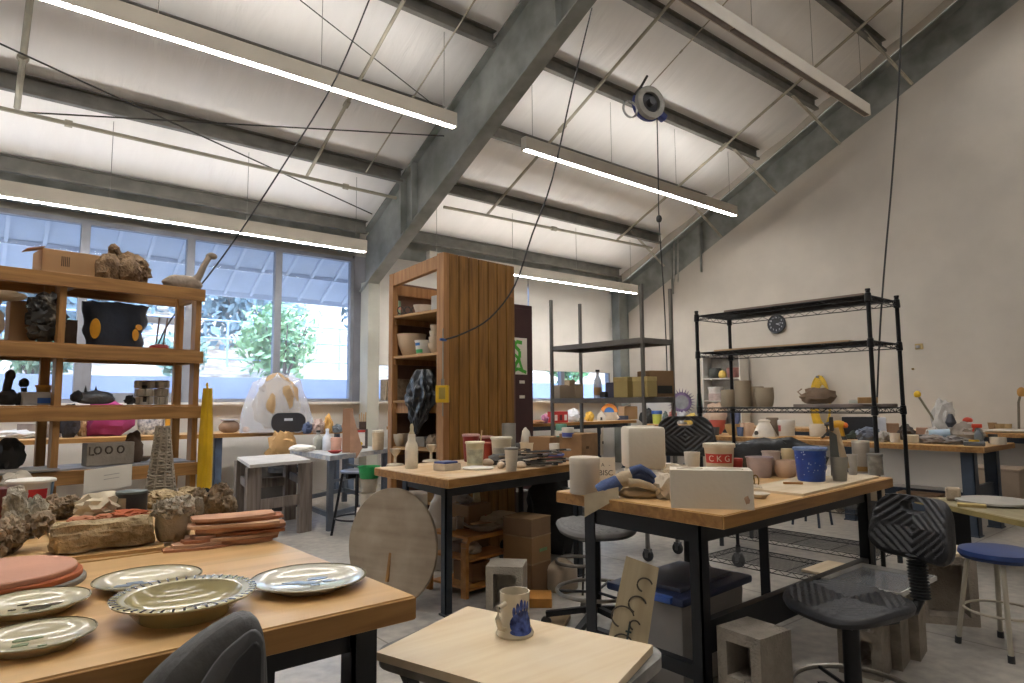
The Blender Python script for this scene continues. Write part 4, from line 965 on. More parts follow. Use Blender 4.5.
P = rack_at(157, 1.728, .1); o = lumpp('red_rag', 'small red rag at the right of the blue sack', 'rag', P, 17, 5, .06, RED, .3, 3, 3)
for i, px in enumerate((153, 160)):
    P = rack_at(px, 1.73, .24); kk = depth(P)/FPX
    o = MB().tube([(0, 0, 0), (.05+.01*i, .08, 34*kk)], .006, 6).build('thin_dowel', mt('#5a4436', .7), loc=P, rz=RA); tag(o, ('left' if i == 0 else 'right')+' one of two thin dowels leaning under the rack top', 'stick', None)
# third shelf
DKC = mt('#2d2a26', .7, 0, .2, 8)
P = rack_at(13, 1.308); kk = depth(P)/FPX
t = thing('dark_figurine', 'dark double-headed figurine at the left of the third rack shelf', 'figurine', P, RA)
MB().blob(-.03, 0, .05, .055, .05, .06, .2, 2, 1).blob(.05, 0, .04, .05, .04, .05, .2, 2, 2).build('base', DKC, t)
MB().tube([(-.04, 0, .06), (-.035, 0, .13), (-.025, 0, .19)], .025, 10).blob(-.022, 0, .2, .03, .03, .04, .1).build('tall_figure', DKC, t)
MB().tube([(.06, 0, .06), (.055, 0, .12)], .018, 8).blob(.055, 0, .15, .03, .03, .034, .1).build('short_figure', DKC, t)
P = rack_at(38, 1.308); o = boxp('storage_tub', 'white box with a blue label on the third rack shelf', 'box', P, 30, 13, .16, mt('#9c968d', .6), RA); w_, h_, d_ = INFO[o.name]
MB().box(.02, -d_/2-.002, h_*.35, w_*.4, .003, h_*.4).build('blue_label', mt('#28508f', .5), o, smooth=False)
P = P+Vector((.03, .02, h_)); o = potp('yellow_tub', 'small orange-yellow tub on the white box', 'tub', P, 14, 7, mt('#c98a2a', .5), 'taper'); lid(o, mt('#d89a35', .5), 1.06, .25)
P = rack_at(92, 1.308); kk = depth(P)/FPX
t = thing('grey_animal_figure', 'blue-grey furry animal figure lying on the third rack shelf', 'figure', P, RA); FUG = mt('#7d8288', .95, 0, .2, 12, .5, 60)
MB().blob(.02, 0, 7*kk, 17*kk, .07, 7.5*kk, .15, 2.5, 6, 3, rough=.08).build('body', FUG, t); MB().blob(-14*kk, -.02, 8*kk, 5*kk, .04, 6*kk, .2, 2, 2).build('head', mt('#2f3236', .9, 0, .2, 8), t)
for x in (-6, 3): MB().lathe([(0, 0), (.012, 0), (0, .05)], 8, TR((x*kk, 0, 13*kk))).build('ear', DKC, t)
lumpp('dark_lump', 'small dark twisted lump between the grey animal and carved pots', 'lump', rack_at(130, 1.308), 9, 10, .06, DKC, .4, 3, 5)
for px, w_, lb in ((144, 18, 'wider carved grey openwork pot on the third rack shelf'), (161, 14, 'narrower carved grey openwork pot on the third rack shelf')):
    P = rack_at(px, 1.308); kk = depth(P)/FPX; r = w_/2*kk*.84; h = 24*kk
    t = thing('carved_pot', lb, 'pot', P, RA); mb = MB(); rn = random.Random(px)
    for row in range(3):
        for i in range(7):
            if rn.random() < .22: continue
            a = 2*PI*i/7+row*.4; mb.box(math.cos(a)*r*(.8+.07*row), math.sin(a)*r*(.8+.07*row), h*(.17+.33*row), r*.5, r*.75, h*.31, rz=a, bev=.004)
    mb.lathe([(0, 0), (.85*r, 0), (.85*r, .02), (0, .02)], 14); mb.lathe([(.8*r, h*.96), (1.08*r, h*.96), (1.1*r, h), (.8*r, h)], 16); mb.build('body', mt('#b0a898', .9, 0, .2, 9, .3, 60), t, smooth=False)
    MB().lathe([(0, .02), (.6*r, .02), (.6*r, h*.8), (0, h*.8)], 12).build('dark_inside', DKC, t)
# bottom shelf
lumpp('dark_figure', 'dark crouching clay figure on the lowest rack shelf at left', 'sculpture', rack_at(14, .885), 23, 32, .14, DKC, .35, 2.5, 7, rough=.1)
P = rack_at(22, .885, .05); plank('ware_board', 'grey board under the dark crouching figure', 'board', P-Vector((0, 0, .006)), .4, .3, .014, mt('#8f887e', .8), RA)
P = rack_at(111, .885, .06); kk = depth(P)/FPX
o = boxp('stamped_clay_block', 'grey clay block with stamped round marks on the lowest rack shelf', 'sculpture', P, 42, 22, .12, mt('#8b8173', .9, 0, .15, 8, .2, 50), RA); w_, h_, d_ = INFO[o.name]
mb = MB()
for x in (-.28, -.05, .2): mb.tube([(x*w_+6*kk*.5*math.cos(2*PI*i/14), -d_/2-.001, h_*.68+3.4*kk*math.sin(2*PI*i/14)) for i in range(14)], .006, 5, closed=True)
mb.tube([(-.45*w_, -d_/2-.001, h_*.85), (-.45*w_, -d_/2-.001, h_*.5), (-.36*w_, -d_/2-.001, h_*.5)], .006, 5); mb.build('stamped_mark', mt('#574d42', .9), o)
P = rack_at(112, .86, -.09); kk = depth(P)/FPX; pa = MB().sheet(lambda u, v: ((u-.5)*42*kk, .008*math.sin(u*5), (v-1)*22*kk+.025*(u-.5)), 8, 6, .0015).build('paper_sheet', PAPER, loc=P+Vector((0, 0, .02)), rz=RA); tag(pa, 'white paper sheet hanging from the lowest rail of the wooden rack', 'paper')
for z in (-8, -12): MB().bar((-4*kk, -.003, z*kk), (12*kk, -.003, (z+1.5)*kk), .002, .004).build('faint_writing', mt('#a7a096', .9), pa, smooth=False)
lumpp('brown_cat_figure', 'dark brown pointed-ear figure beside the stamped clay block', 'figure', rack_at(136, .885, .1), 17, 32, .1, mt('#5d4a3c', .9, 0, .2, 9), .3, 2, 4)
P = rack_at(144, .885, .2); o = potp('clay_saucer', 'small brown saucer on the lowest rack shelf', 'saucer', P, 20, 4, mt('#8c7a68', .8), 'plate')
# yellow strap apron on the rack's right post
P = RK(.045, .0, 1.45); kk = depth(P)/FPX
t = thing('yellow_apron', 'long yellow waterproof apron hanging on the right post of the rack', 'apron', RK(.09, -.085, 1.43), RA)
def apr(u, v):
    w_ = (7.5+5.5*min(1, v*2))*kk; return ((u-.5)*w_, -.03*math.sin(u*PI)-.012*math.sin(u*9), -v*.77)
MB().sheet(apr, 10, 14, .006).build('apron_cloth', mt('#c9a016', .45, 0, .2, 3, .1, 20), t)
MB().box(0, -.01, -.85, .1, .05, .2, bev=.02).build('dark_hem', mt('#1e2022', .6), t)
MB().tube([(0, 0, 0), (0, .01, .04), (.0, .02, .02)], .008, 6).build('hanging_loop', YEL, t)

# ------------------------------------------------------------------ on the left tables
STW = glaze('#cbc2a3', '#aea484', '#bfb595', 5, 1, .14); OLV = mt('#7d7455', .2, 0, .1, 5)
def plate(name, label, px, py, w, m, spot=None, h=.022, rim=None):
    p = T(px, py, TH); k = depth(p)/FPX; r = w/2*k
    t = thing(name, label, 'plate', p, face(p))
    MB().lathe([(0, 0), (.66*r, 0), (.74*r, h*.35), (.98*r, h*.92), (r, h), (.97*r, h*1.04), (.7*r, h*.6), (.6*r, h*.35), (0, h*.3)], 48).build('dish', m, t)
    if rim: MB().lathe([(.965*r, h*1.06), (1.004*r, h*.98), (1.0*r, h*1.07), (.97*r, h*1.1)], 48, cap=False).build('rim_line', rim, t)
    if spot:
        rn = random.Random(px)
        for i in range(spot[1]):
            mb = MB()
            a = rn.uniform(0, 6.28); q = rn.uniform(0, .45)*r; x, y = math.cos(a)*q, math.sin(a)*q*.8; s_ = rn.uniform(.05, .13)*r; an = rn.uniform(0, 3.14)
            mb.prism([(x+s_*math.cos(an+2*PI*j/8)*1.6*(1 if j % 2 else .7), y+s_*math.sin(an+2*PI*j/8)*.7) for j in range(8)], h*.31, h*.39+.00005*i); mb.build('painted_leaf', spot[0], t, smooth=False)
    return t
plate('glazed_plate', 'glazed tan plate with painted sprig behind the striped bowl', 148, 586, 98, STW, (mt('#8492a0', .2, 0, .2, 9), 7), rim=OLV)
plate('glazed_plate', 'pale glazed plate with a blue-grey centre at the right corner of the table', 309, 586, 112, glaze('#cfc8b2', '#b9c0c4', '#c6c1b0', 5, 5, .14), (mt('#94a0ad', .15, 0, .2, 9), 9), rim=mt('#8f8467', .2))
plate('glazed_plate', 'upper of two glazed plates at the left edge, dark sprig inside', 32, 611, 100, STW, (mt('#4b4f44', .2), 9), rim=OLV)
plate('glazed_plate', 'lower glazed plate at the left edge, nearest the camera', 36, 646, 104, glaze('#c9c0a2', '#aaa080', '#bbb191', 5, 8, .14), (mt('#7d8a68', .2), 5), rim=OLV)
p = T(187, 617, TH); k = depth(p)/FPX; r = 67*k; h = .046
t = thing('striped_bowl', 'wide tan bowl with a dark striped rim on the foreground table', 'bowl', p+Vector((0, .02, 0)), face(p))
BW = glaze('#b5a97d', '#948859', '#a89c70', 6, 2, .15)
MB().lathe([(0, 0), (.62*r, 0), (.66*r, .006), (.84*r, h*.8), (1.0*r, h*.92), (1.01*r, h), (.98*r, h*1.04), (.8*r, h*.97), (.72*r, h*.6), (.55*r, h*.2), (0, h*.14)], 64).build('dish', BW, t)
mb = MB(); NV = mt('#2b3143', .2)
for i in range(44):
    a = 2*PI*i/44; mb.bar((.9*r*math.cos(a), .86*r*math.sin(a), h*1.005), (1.0*r*math.cos(a), 1.0*r*math.sin(a), h*1.04), .0045, .0016); 0
mb.build('rim_stripes', NV, t, smooth=False); rot(MB().blob(0, 0, 0, .3*r, .12*r, .004, .2, 2, 3), TR((.15*r, 0, h*.2+.004)) @ RZ(.4)).build('painted_fish', mt('#4b463c', .2), t)
PINK = mt('#c48f76', .75, 0, .08, 5, .05, 50)
for i, (mm, dx, lb) in enumerate(((mt('#8f8b84', .8), .02, 'grey clay disc, lowest of three stacked at the left edge'), (mt('#b5663c', .8, 0, .12, 6), .012, 'orange terracotta disc, middle of three stacked at the left edge'), (PINK, 0, 'pink terracotta disc, topmost of three stacked at the left edge'))):
    p = T(-2, 588, TH); r = 66*depth(p)/FPX
    o = MB().lathe([(0, 0), (r*.99, 0), (r, .003), (r, .011), (r*.985, .014), (0, .014)], 56).build('clay_disc', mm, loc=p+Vector((dx, -dx*.3, .0145*i))); tag(o, lb, 'disc')
# thin boards under the sculptures
def quad_board(label, pts, z, th, m, name='ware_board'):
    Q = [T(x, y, z+th) for x, y in pts]; c = sum(Q, Vector())/len(Q)
    o = MB().prism([(q[0]-c.x, q[1]-c.y) for q in Q], 0, th).build(name, m, loc=(c.x, c.y, z), smooth=False); return tag(o, label, 'board')
quad_board('thin plywood sheet lying across the second left table', [(-30, 563), (57, 559), (165, 547), (150, 508), (-30, 520)], TH, .01, wood('#c9a46e', '#b58c54', 'x', 1.5, .6))
quad_board('pale board under the log-shaped clay and terracotta scraps', [(52, 548-8), (146, 532), (136, 513), (44, 524)], TH+.0102, .012, wood('#cbb48c', '#b89d70', 'x', 1.5, .6))
TB = TH+.0103; TB2 = TB+.0122
# bark-like clay pieces
BARK = mt('#bfa982', .95, 0, .35, 11, 1.0, 34, h2='#7d694b'); GRW = mt('#bbb2a0', .95, 0, .3, 16, 1.0, 45, h2='#837a69'); BRW = mt('#a08c72', .95, 0, .35, 13, 1.0, 40, h2='#665440')
def driftwood(name, label, px, py, z, w, h, d, m, seed, n=9):
    p = T(px, py, z); f = math.hypot(p.x, p.y); p = p+Vector((p.x/f, p.y/f, 0))*d/2; k = depth(p)/FPX; W_, H_ = w*k, h*k; rn = random.Random(seed); mb = MB()
    for i in range(n):
        x = rn.uniform(-.36, .36)*W_; zz = rn.uniform(.15, .62)*H_; s_ = rn.uniform(.5, 1)
        mb.blob(x, rn.uniform(-.25, .25)*d, zz, W_*.24*s_, d*.3*s_, H_*.32*s_, .45, 2.6, seed+i, 3, flat=False, rough=.25)
    for v in mb.bm.verts: v.co.z = max(v.co.z, 0)
    o = ground(mb, H_).build(name, m, loc=p, rz=face(p)); return tag(o, label, 'sculpture')
p = T(98, 553, TB); k = depth(p)/FPX; a = PI/2
def log(u, v):
    an = 2*PI*u; x = (v-.5)*84*k; q = 1+.16*noise.noise(Vector((math.cos(an)*1.6, math.sin(an)*1.6, v*3)))+.16*noise.noise(Vector((math.cos(an)*5, math.sin(an)*5, v*5)))
    sq = 1/max(abs(math.cos(an)), abs(math.sin(an)))**.6; return (x+.012*math.sin(an*2), math.cos(an)*.05*q*sq, .046+math.sin(an)*.04*q*sq)
mb = MB().sheet(log, 40, 36, .012); mb.blob(-40*k, 0, .045, .018, .045, .038, .3, 3, 2, flat=False).blob(40*k, 0, .045, .018, .045, .038, .3, 3, 4, flat=False)
for v in mb.bm.verts: v.co.z = max(0, v.co.z)
o = mb.build('bark_log_sculpture', BARK, loc=p+Vector((.02, .06, 0)), rz=face(p)+R(6)); tag(o, 'long clay log with layered bark in front of the crumpled paper', 'sculpture')
driftwood('lumpy_clay_sculpture', 'large lumpy brown clay mass at the left edge behind the discs', 12, 562, TH, 60, 42, .2, BRW, 11)
driftwood('ragged_grey_sculpture', 'ragged grey clay mass standing behind the brown lump at left edge', 24, 541, TB, 42, 52, .16, GRW, 21, 11)
p = T(173, 543, TH); o = pot('mossy_pot', 'pale clay pot topped with shaggy moss-like clay', 'pot', 173, 542, TB, 34, 26, mt('#a8977c', .9, 0, .15, 8, .2, 50), 'pot', n=24, wob=.1); r, h, k = INFO[o.name]
mb = MB()
for i in range(9): mb.blob(math.cos(i*2.4)*r*.65, math.sin(i*2.4)*r*.65, h*1.05+.01*(i % 3), r*.5, r*.5, h*.36, .4, 3, i, 3, flat=False, rough=.3)
mb.build('shaggy_top', GRW, o)
driftwood('stump_sculpture', 'brown driftwood-like clay stump behind the terracotta stack', 214, 524, TB, 46, 38, .16, BRW, 41, 10)
o = lump('stump_post', 'short upright bark-like clay post left of the driftwood stump', 'sculpture', 197, 526, TB, 13, 28, .06, mt('#7d725f', .95, 0, .3, 12, .8, 50), .2, 3, 6, rough=.1)
driftwood('wide_bark_sculpture', 'low wide tan bark piece behind the mossy pot', 178, 512, TB, 62, 22, .2, BARK, 55, 10)
driftwood('twig_pile', 'tangle of dark clay twigs left of the crumpled paper', 58, 522, TB, 42, 24, .18, BRW, 61, 11)
lump('crumpled_paper', 'large crumpled off-white paper behind the bark log', 'paper', 100, 519, TB2, 42, 25, .16, mt('#c9bca2', .85, 0, .06, 4, .3, 14), .5, 3, 9, rough=.18)
lump('small_crumpled_paper', 'small crumpled paper left of the large crumpled one', 'paper', 74, 516, TB2, 22, 12, .1, mt('#b9a888', .85, 0, .08, 4, .3, 14), .5, 3, 13, rough=.18)
for px, py, w_, lb in ((82, 524, 26, 'left of the two terracotta scraps behind the bark log'), (104, 522, 16, 'right of the two terracotta scraps behind the bark log')): lump('terracotta_scrap', lb, 'scrap', px, py, TB2, w_, 7, .07, TERRA, .3, 3, px)
lump('orange_terracotta_piece', 'jagged orange terracotta piece at the foot of the dark can', 'scrap', 128, 520, TB2, 32, 9, .1, mt('#a9562e', .85, 0, .2, 9, .3, 50), .5, 4, 17, rough=.2)
o = pot('dark_can', 'dark tin can with a tan label among the clay pieces', 'can', 131, 516, TB2, 28, 23, mt('#2d2f31', .5, .2, .15, 6), 'cyl'); band(o, mt('#9d8e72', .7), .15, .75, a0=-1.0, a1=-.35); lid(o, mt('#56605f', .4, .5), 1.03, .1, 'rim')
o = pot('white_bucket', 'white plastic bucket with a red blot at the left, behind grey clay', 'bucket', 29, 520, TB, 40, 38, mt('#c9c6c2', .4, 0, .05, 4), 'taper'); r, h, k = INFO[o.name]
band(o, mt('#b5232b', .5), .5, .78, .93, .98, 'red_print', -.1, .75); band(o, mt('#5b7288', .5), .1, .95, .85, 1.0, 'blue_stripe', 1.0, 1.25); lid(o, WHITE, 1.06, .07, 'rim')
pot('red_jar', 'dark red jar at the far left edge behind the clay lumps', 'jar', 1, 524, TB, 26, 34, mt('#5a1f1c', .4), 'lidded')
lump('pale_clay_sculpture', 'pale grey ribbed clay shape behind the white bucket', 'sculpture', 16, 518, TB, 34, 45, .14, GREYC, .3, 2.5, 19, rough=.1)
# woven tower
p = T(160, 503, TB); f = math.hypot(p.x, p.y); k = depth(p)/FPX; H_ = 76*k; rb, rt_ = 15.5*k, 5.5*k
t = thing('woven_clay_tower', 'tall tapering tower woven of grey clay coils in front of the rack', 'sculpture', p+Vector((p.x/f, p.y/f, 0))*rb, face(p)); WV = mt('#9a8f7e', .95, 0, .25, 14, .4, 60); rn = random.Random(5)
mb = MB()
for i in range(24):
    z = H_*i/24+.008; r_ = rb+(rt_-rb)*(z/H_)**.8; n = 14; mb.tube([(r_*math.cos(2*PI*j/n+i)*(1+.07*rn.uniform(-1, 1)), r_*math.sin(2*PI*j/n+i)*(1+.07*rn.uniform(-1, 1)), z+.006*rn.uniform(-1, 1)) for j in range(n)], .0062, 5, closed=True)
mb.build('coils', WV, t); mb = MB()
for i in range(9):
    a = 2*PI*i/9; mb.tube([((rb+(rt_-rb)*(q/6)**.8)*math.cos(a+.06*q), (rb+(rt_-rb)*(q/6)**.8)*math.sin(a+.06*q), H_*q/6) for q in range(7)], .007, 5)
mb.build('upright_strips', WV, t)
# terracotta strips
rn = random.Random(3); TS = [mt(h_, .85, 0, .15, 8, .15, 50) for h_ in ('#c39474', '#b27d5c', '#cba383', '#a86e4c')]
pb = T(236, 545, TH); kk = depth(pb)/FPX; f = math.hypot(pb.x, pb.y); pb = pb+Vector((pb.x/f, pb.y/f, 0))*.06; ax = Vector((ri.x, ri.y, 0))
def strip(i, P, L_, ang, bend, wv):
    def fn(u, v): return ((u-.5)*L_, (v-.5)*wv*(1-.35*(2*u-1)**4)+.008*math.sin(u*6+i), .0045+bend*(u-.5)**2)
    o = MB().sheet(fn, 14, 4, .0088).build('terracotta_strip', TS[i % 4], loc=P, rz=face(P)+ang)
    return o
ORD = ['lowest', 'second lowest', 'third from the bottom', 'fourth from the bottom', 'fifth from the bottom', 'sixth from the bottom', 'third from the top', 'second from the top', 'topmost']
for i in range(9):
    o = strip(i, pb+Vector((.03*rn.uniform(-1, 1), .015*rn.uniform(-1, 1), .003+.0098*i)), 84*kk*rn.uniform(.85, 1.05), R(rn.uniform(-5, 9)), .0, .11); tag(o, f'terracotta strip, {ORD[i]} of the tall pile at the table edge', 'clay strip', 'piled terracotta strips')
pc = T(194, 551, TH); pc = pc+Vector((.02, .03, 0))
for i in range(4):
    o = strip(i+1, pc+Vector((.02*i, .01*i, .003+.0098*i)), 62*kk*(1-.08*i), R(10+4*i), .0, .06); tag(o, f'terracotta strip, {("lowest", "second", "third", "topmost")[i]} of the small fan left of the tall pile', 'clay strip', 'fanned terracotta strips')

# ------------------------------------------------------------------ window bench and steel table
BN = .94
o = lump('clay_block_bowl', 'square clay block with a pale hollow top on the window bench', 'bowl', 229, 433, BN, 20, 13, .22, mt('#8f7560', .9, 0, .15, 8, .2, 50), .08, 2, 3); r, h, d_ = INFO[o.name]; MB().lathe([(0, h*.9), (r*.38, h*.95), (r*.42, h*1.02), (0, h*.98)], 20).build('pale_hollow', mt('#c9d0da', .6), o)
lump('amber_lump', 'small orange lump beside the clay block on the window bench', 'lump', 245, 432.5, BN, 8, 6, .08, mt('#c47d2f', .6), .2, 2, 5)
p = T(277, 433, BN); k = depth(p)/FPX; p = p+Vector((.1, .3, 0))
t = thing('wrapped_sculpture', 'large clay bust wrapped in clear plastic on the window bench', 'sculpture', p, face(p))
SCT = mt('#a98b64', .9, 0, .2, 5, .2, 30)
MB().blob(0, 0, 28*k, 22*k, .22, 30*k, .3, 2, 3, 3).blob(6*k, 0, 45*k, 11*k, .15, 11*k, .3, 2, 5).blob(-10*k, 0, 42*k, 8*k, .1, 8*k, .3, 2, 6).build('clay_bust', SCT, t)
def wrapf(u, v):
    a = 2*PI*u; z = v*58*k; r_ = (31-13*v**1.6)*k*(1+.07*math.sin(a*9+v*4)+.06*math.sin(a*4)); r_ *= 1+.12*math.sin(a*2+1); z += .05*math.sin(a*3)*v; r_ *= 1-.9*max(0, v-.9)/.1; return (r_*math.cos(a), .72*r_*math.sin(a), z)
MB().sheet(wrapf, 60, 20, .003).build('plastic_wrap', glass('#f6f7fa', .24), t)
pp = T(318, 433.5, BN)
for i, (px, w_, h_, c, lb) in enumerate(((307, 9, 12, '#45506b', 'dark blue crumpled cloth in the clutter at the bench end'), (318, 13, 15, '#b39d92', 'heap of pinkish scraps at the right end of the window bench'), (328, 9, 20, '#c79a55', 'tan crumpled paper topping the bench-end clutter'), (337, 9, 9, '#7c8790', 'grey dish of scraps at the very end of the window bench'), (298, 9, 5, '#d8d6d8', 'flat white cloth at the front of the bench-end clutter'), (346, 8, 14, '#a9806a', 'brown lump behind the grey dish of scraps'))):
    lump('bench_scrap_heap', lb, 'clutter', px, 434-(.3*i), BN, w_, h_, .2, mt(c, .8, 0, .2, 9, .2, 30), .4, 3, i+31, rough=.15)
lump('paper_bag', 'crumpled brown paper bag hanging off the bench behind the office chair', 'bag', 282, 461, .62, 28, 30, .2, mt('#b58f5e', .85, 0, .12, 4, .4, 14), .35, 3, 4, rough=.15)
p = T(283, 520, 0); kk = 1
# stand-ins on the floor beneath: bin carrying the bag
q = T(282, 461, .62)
o = boxp('storage_bin', 'dark bin under the window bench beneath the brown paper bag', 'bin', Vector((q.x+.05, q.y+.3, 0)), 36, 40, .3, mt('#4a4540', .8), None); INFO_h = INFO[o.name][1]; o.scale = (1, 1, .62/INFO_h)
boxy('cardboard_box', 'grey-brown carton with faint stencilled marks under the window bench', 'box', 262, 480, .0, 52, 46, .3, mt('#7f7465', .85))
def bottle(name, label, px, py, z, w, h, m, cap, profile='bottle', nozzle=False):
    o = pot(name, label, 'bottle', px, py, z, w, h, m, profile, n=16); r, hh, k = INFO[o.name]
    MB().lathe([(0, hh*.97), (r*.42, hh*.97), (r*.42, hh*1.06), (0, hh*1.08)], 12).build('cap', cap, o)
    if nozzle: MB().lathe([(0, hh*1.06), (r*.3, hh*1.06), (r*.26, hh*1.12), (r*.3, hh*1.2), (r*.16, hh*1.3), (0, hh*1.31)], 10).build('nozzle', cap, o)
    return o
bottle('glass_bottle', 'amber-grey bottle on the steel table, left of the white spray bottle', 318, 450, SZ, 10, 18, mt('#8f8e84', .3), DARK)
bottle('spray_bottle', 'white plastic bottle in the middle of the steel table', 327, 450.5, SZ, 9, 20, mt('#cfd3dc', .4), mt('#e5e5e5', .4))
pot('pink_jar', 'pinkish clay jar right of the white bottle on the steel table', 'jar', 336, 451, SZ, 11, 13, mt('#c79a86', .7), 'lidded')
o = pot('red_dish', 'flat red dish at the front of the steel table', 'dish', 335, 453.5, SZ, 15, 2.5, RED, 'plate')
p = T(352, 452.5, SZ); k = depth(p)/FPX; o = MB().prism([(-8*k, 0), (6*k, 0), (2*k, 44*k), (-8*k, 44*k)], 0, .02, UPR).build('leaning_board', mt('#a37d62', .8, 0, .1, 5), loc=p+Vector((0, .04, 0)), rz=face(p), smooth=False); tag(o, 'brown board standing upright on the steel table', 'board')
o = MB().prism([(-2*k, 40*k), (0, 40*k), (10*k, 4*k), (4*k, -6*k), (-2*k, -2*k)], 0, .015, UPR).build('leather_strap', mt('#b08a70', .7), loc=p+Vector((-.01, -.02, 0)), rz=face(p), smooth=False); tag(o, 'tan leather offcut draped against the brown board', 'leather')
o = boxy('paint_can', 'tall can with red and white label on the steel table', 'can', 362, 448.5, SZ, 11, 19, .09, mt('#57504c', .5, .3)); w_, h_, d_ = INFO[o.name]; MB().box(-w_*.1, -d_/2-.002, h_*.5, w_*.7, .003, h_*.7).build('white_label', mt('#cfc9c4', .6), o, smooth=False); MB().box(-w_*.1, -d_/2-.003, h_*.9, w_*.75, .003, h_*.12).build('red_stripe', RED, o, smooth=False); MB().lathe([(0, 0), (w_*.16, 0), (w_*.16, .003), (0, .003)], 14, TR((-w_*.1, -d_/2-.003, h_*.25)) @ UPR).build('yellow_dot', YEL, o)
for i in range(5): pass
pt = o.location+Vector((0, 0, h_))
BRU = mt('#4c3a30', .8)
for i in range(4):
    b_ = MB().bar((0, 0, -h_*.1), (0, 0, .09), .02, .02).build('paint_brush', BRU, loc=pt+Vector((-.03+.022*i, 0, -.0)), smooth=False); tag(b_, f'wide dark brush, {("first", "second", "third", "fourth")[i]} from the left in the paint can', 'brush', 'brushes in the paint can')
    MB().bar((0, 0, .09), (.006*(i-1.5), 0, .18+.02*(i % 2)), .009, .008).build('handle', mt('#a98454', .6), b_, smooth=False)
o = pot('ribbed_pot', 'ribbed tan pot on the steel table beside the cabinet', 'pot', 378, 450, SZ, 12, 19, mt('#b59f80', .8), 'lidded'); lid(o, mt('#c9bda6', .6), 1.02, .1)
lump('white_cloth', 'folded white cloth at the left end of the steel table', 'cloth', 302, 452, SZ, 24, 7, .2, WHITE, .25, 2, 8)
# ------------------------------------------------------------------ in the plank cabinet
P = CB(395, 2.08, .08); o = potp('striped_jar', 'green banded jar at the left of the top cabinet shelf', 'jar', P, 10, 16, mt('#8fae93', .5), 'lidded'); band(o, mt('#c98f84', .6), .45, .6, .97, .98)
P = CB(409, 2.08, .06); kk = depth(P)/FPX
t = thing('wire_stand', 'thin dark looped wire frames on the top cabinet shelf', 'wire', P, face(P))
for i in range(3): MB().tube([((-9+7*i)*kk+3*kk*math.cos(2*PI*j/14), 0, 4.2*kk+3.6*kk*math.sin(2*PI*j/14)) for j in range(14)], .005, 5, closed=True).build('loop', DARK, t)
MB().bar((-12*kk, 0, .004), (11*kk, 0, .004), .006, .006).build('wire_base', DARK, t)
P = CB(424, 2.08, .16); kk = depth(P)/FPX; o = MB().lathe([(0, 0), (8*kk, 0), (11*kk, 9*kk), (10.4*kk, 9*kk), (7*kk, .01), (0, .01)], 24, Matrix.Diagonal((1.1, .8, 1, 1))).build('white_dish', WHITE, loc=P); tag(o, 'wide white dish on the top cabinet shelf behind the wire frames', 'dish')
P = CB(438, 2.08, .14); boxp('grey_box', 'light grey box at the right of the top cabinet shelf', 'box', P, 9, 16, .1, mt('#a7a7a2', .6), CA)
P = CB(411, 1.72, .17); potp('large_bowl', 'large pale pot-shaped bowl on the second cabinet shelf', 'bowl', P, 30, 22, mt('#cdb79c', .6, 0, .06, 4), [(0, 0), (.5, 0), (.62, .1), (.88, .55), (1, 1), (.95, 1), (.82, .55), (.5, .1), (0, .1)])
P = CB(424, 1.72, .12); o = potp('labelled_tub', 'white tub with a blue and green label on the second cabinet shelf', 'tub', P, 19, 14, WHITE, 'taper'); band(o, mt('#2f6fb0', .5), .62, .82, .93, .97, 'blue_label', -1.3, -.5); band(o, mt('#3f9e5c', .5), .1, .35, .84, .88, 'green_label', -1.3, -.2)
P = CB(437, 1.72, .16)
for i, nm in enumerate(('bottom', 'second', 'third', 'top')):
    o = potp('nested_bowl', f'{nm} bowl of the pale stack on the second cabinet shelf', 'bowl', P+Vector((0, 0, .052*i)), 19-1.6*i, 11, mt('#d2bfa6', .6, 0, .06, 4), 'bowl', 'bowls stacked in the cabinet')
P = CB(396, 1.33, .14); o = boxp('speckled_box', 'speckled tan box with a hanging string on the third cabinet shelf', 'box', P, 23, 21, .2, mt('#a1917c', .9, 0, .35, 30, .3, 60), CA+R(-90)); w_, h_, d_ = INFO[o.name]
MB().tube([(0, -d_/2-.004, h_*.9), (.0, -d_/2-.006, h_*.3), (-.012, -d_/2-.012, 0)], .006, 6).build('string', CREAM, o)
P = CB(400, 1.54, .3); lumpp('dark_bundle', 'dark bundle behind the speckled box in the cabinet', 'bundle', CB(410, 1.33, .3), 22, 44, .2, mt('#1c1b1a', .8), .2, 2, 4)
P = CB(425, 1.33, .05); kk = depth(P)/FPX
t = thing('black_plastic_bag', 'black plastic bag spilling out over the third cabinet shelf', 'bag', P, CA-R(90))
def bag(u, v):
    a = 2*PI*u; z = (30-64*v)*kk; w_ = (4+15*math.sin(PI*min(1, v*1.05+.05))**.8*(1-.35*v))*kk; q = 1+.3*noise.noise(Vector((math.cos(a)*2.2, math.sin(a)*2.2, v*5)))+.28*noise.noise(Vector((math.cos(a)*5, math.sin(a)*5, v*11)))+.08*math.sin(a*7+v*14)
    return (w_*math.cos(a)*q-(v*v*9)*kk+4*kk, w_*.55*math.sin(a)*q-.05-.02*v, z)
MB().sheet(bag, 90, 50, .004).build('bag_body', mt('#202226', .28, 0, .4, 3, .5, 18), t)
for i, (px, w_, lb) in enumerate(((399, 12, 'left'), (404, 10, 'right'))):
    P = CB(px, .93, .07+.06*i); potp('white_cup', f'small white paper cup on the fourth cabinet shelf, {lb} of two', 'cup', P, w_, 12, PLASTER, 'bowl')
P = CB(425, .93, .2); boxp('stacked_cartons', 'grey-white carton strip on the fourth cabinet shelf', 'box', P, 22, 9, .16, mt('#8e877e', .8), CA-R(90))
P = CB(434, .93, .1); lumpp('tan_cloth', 'tan rumpled cloth on the fourth cabinet shelf', 'cloth', P, 14, 14, .14, mt('#8d7c69', .9), .3, 3, 6)
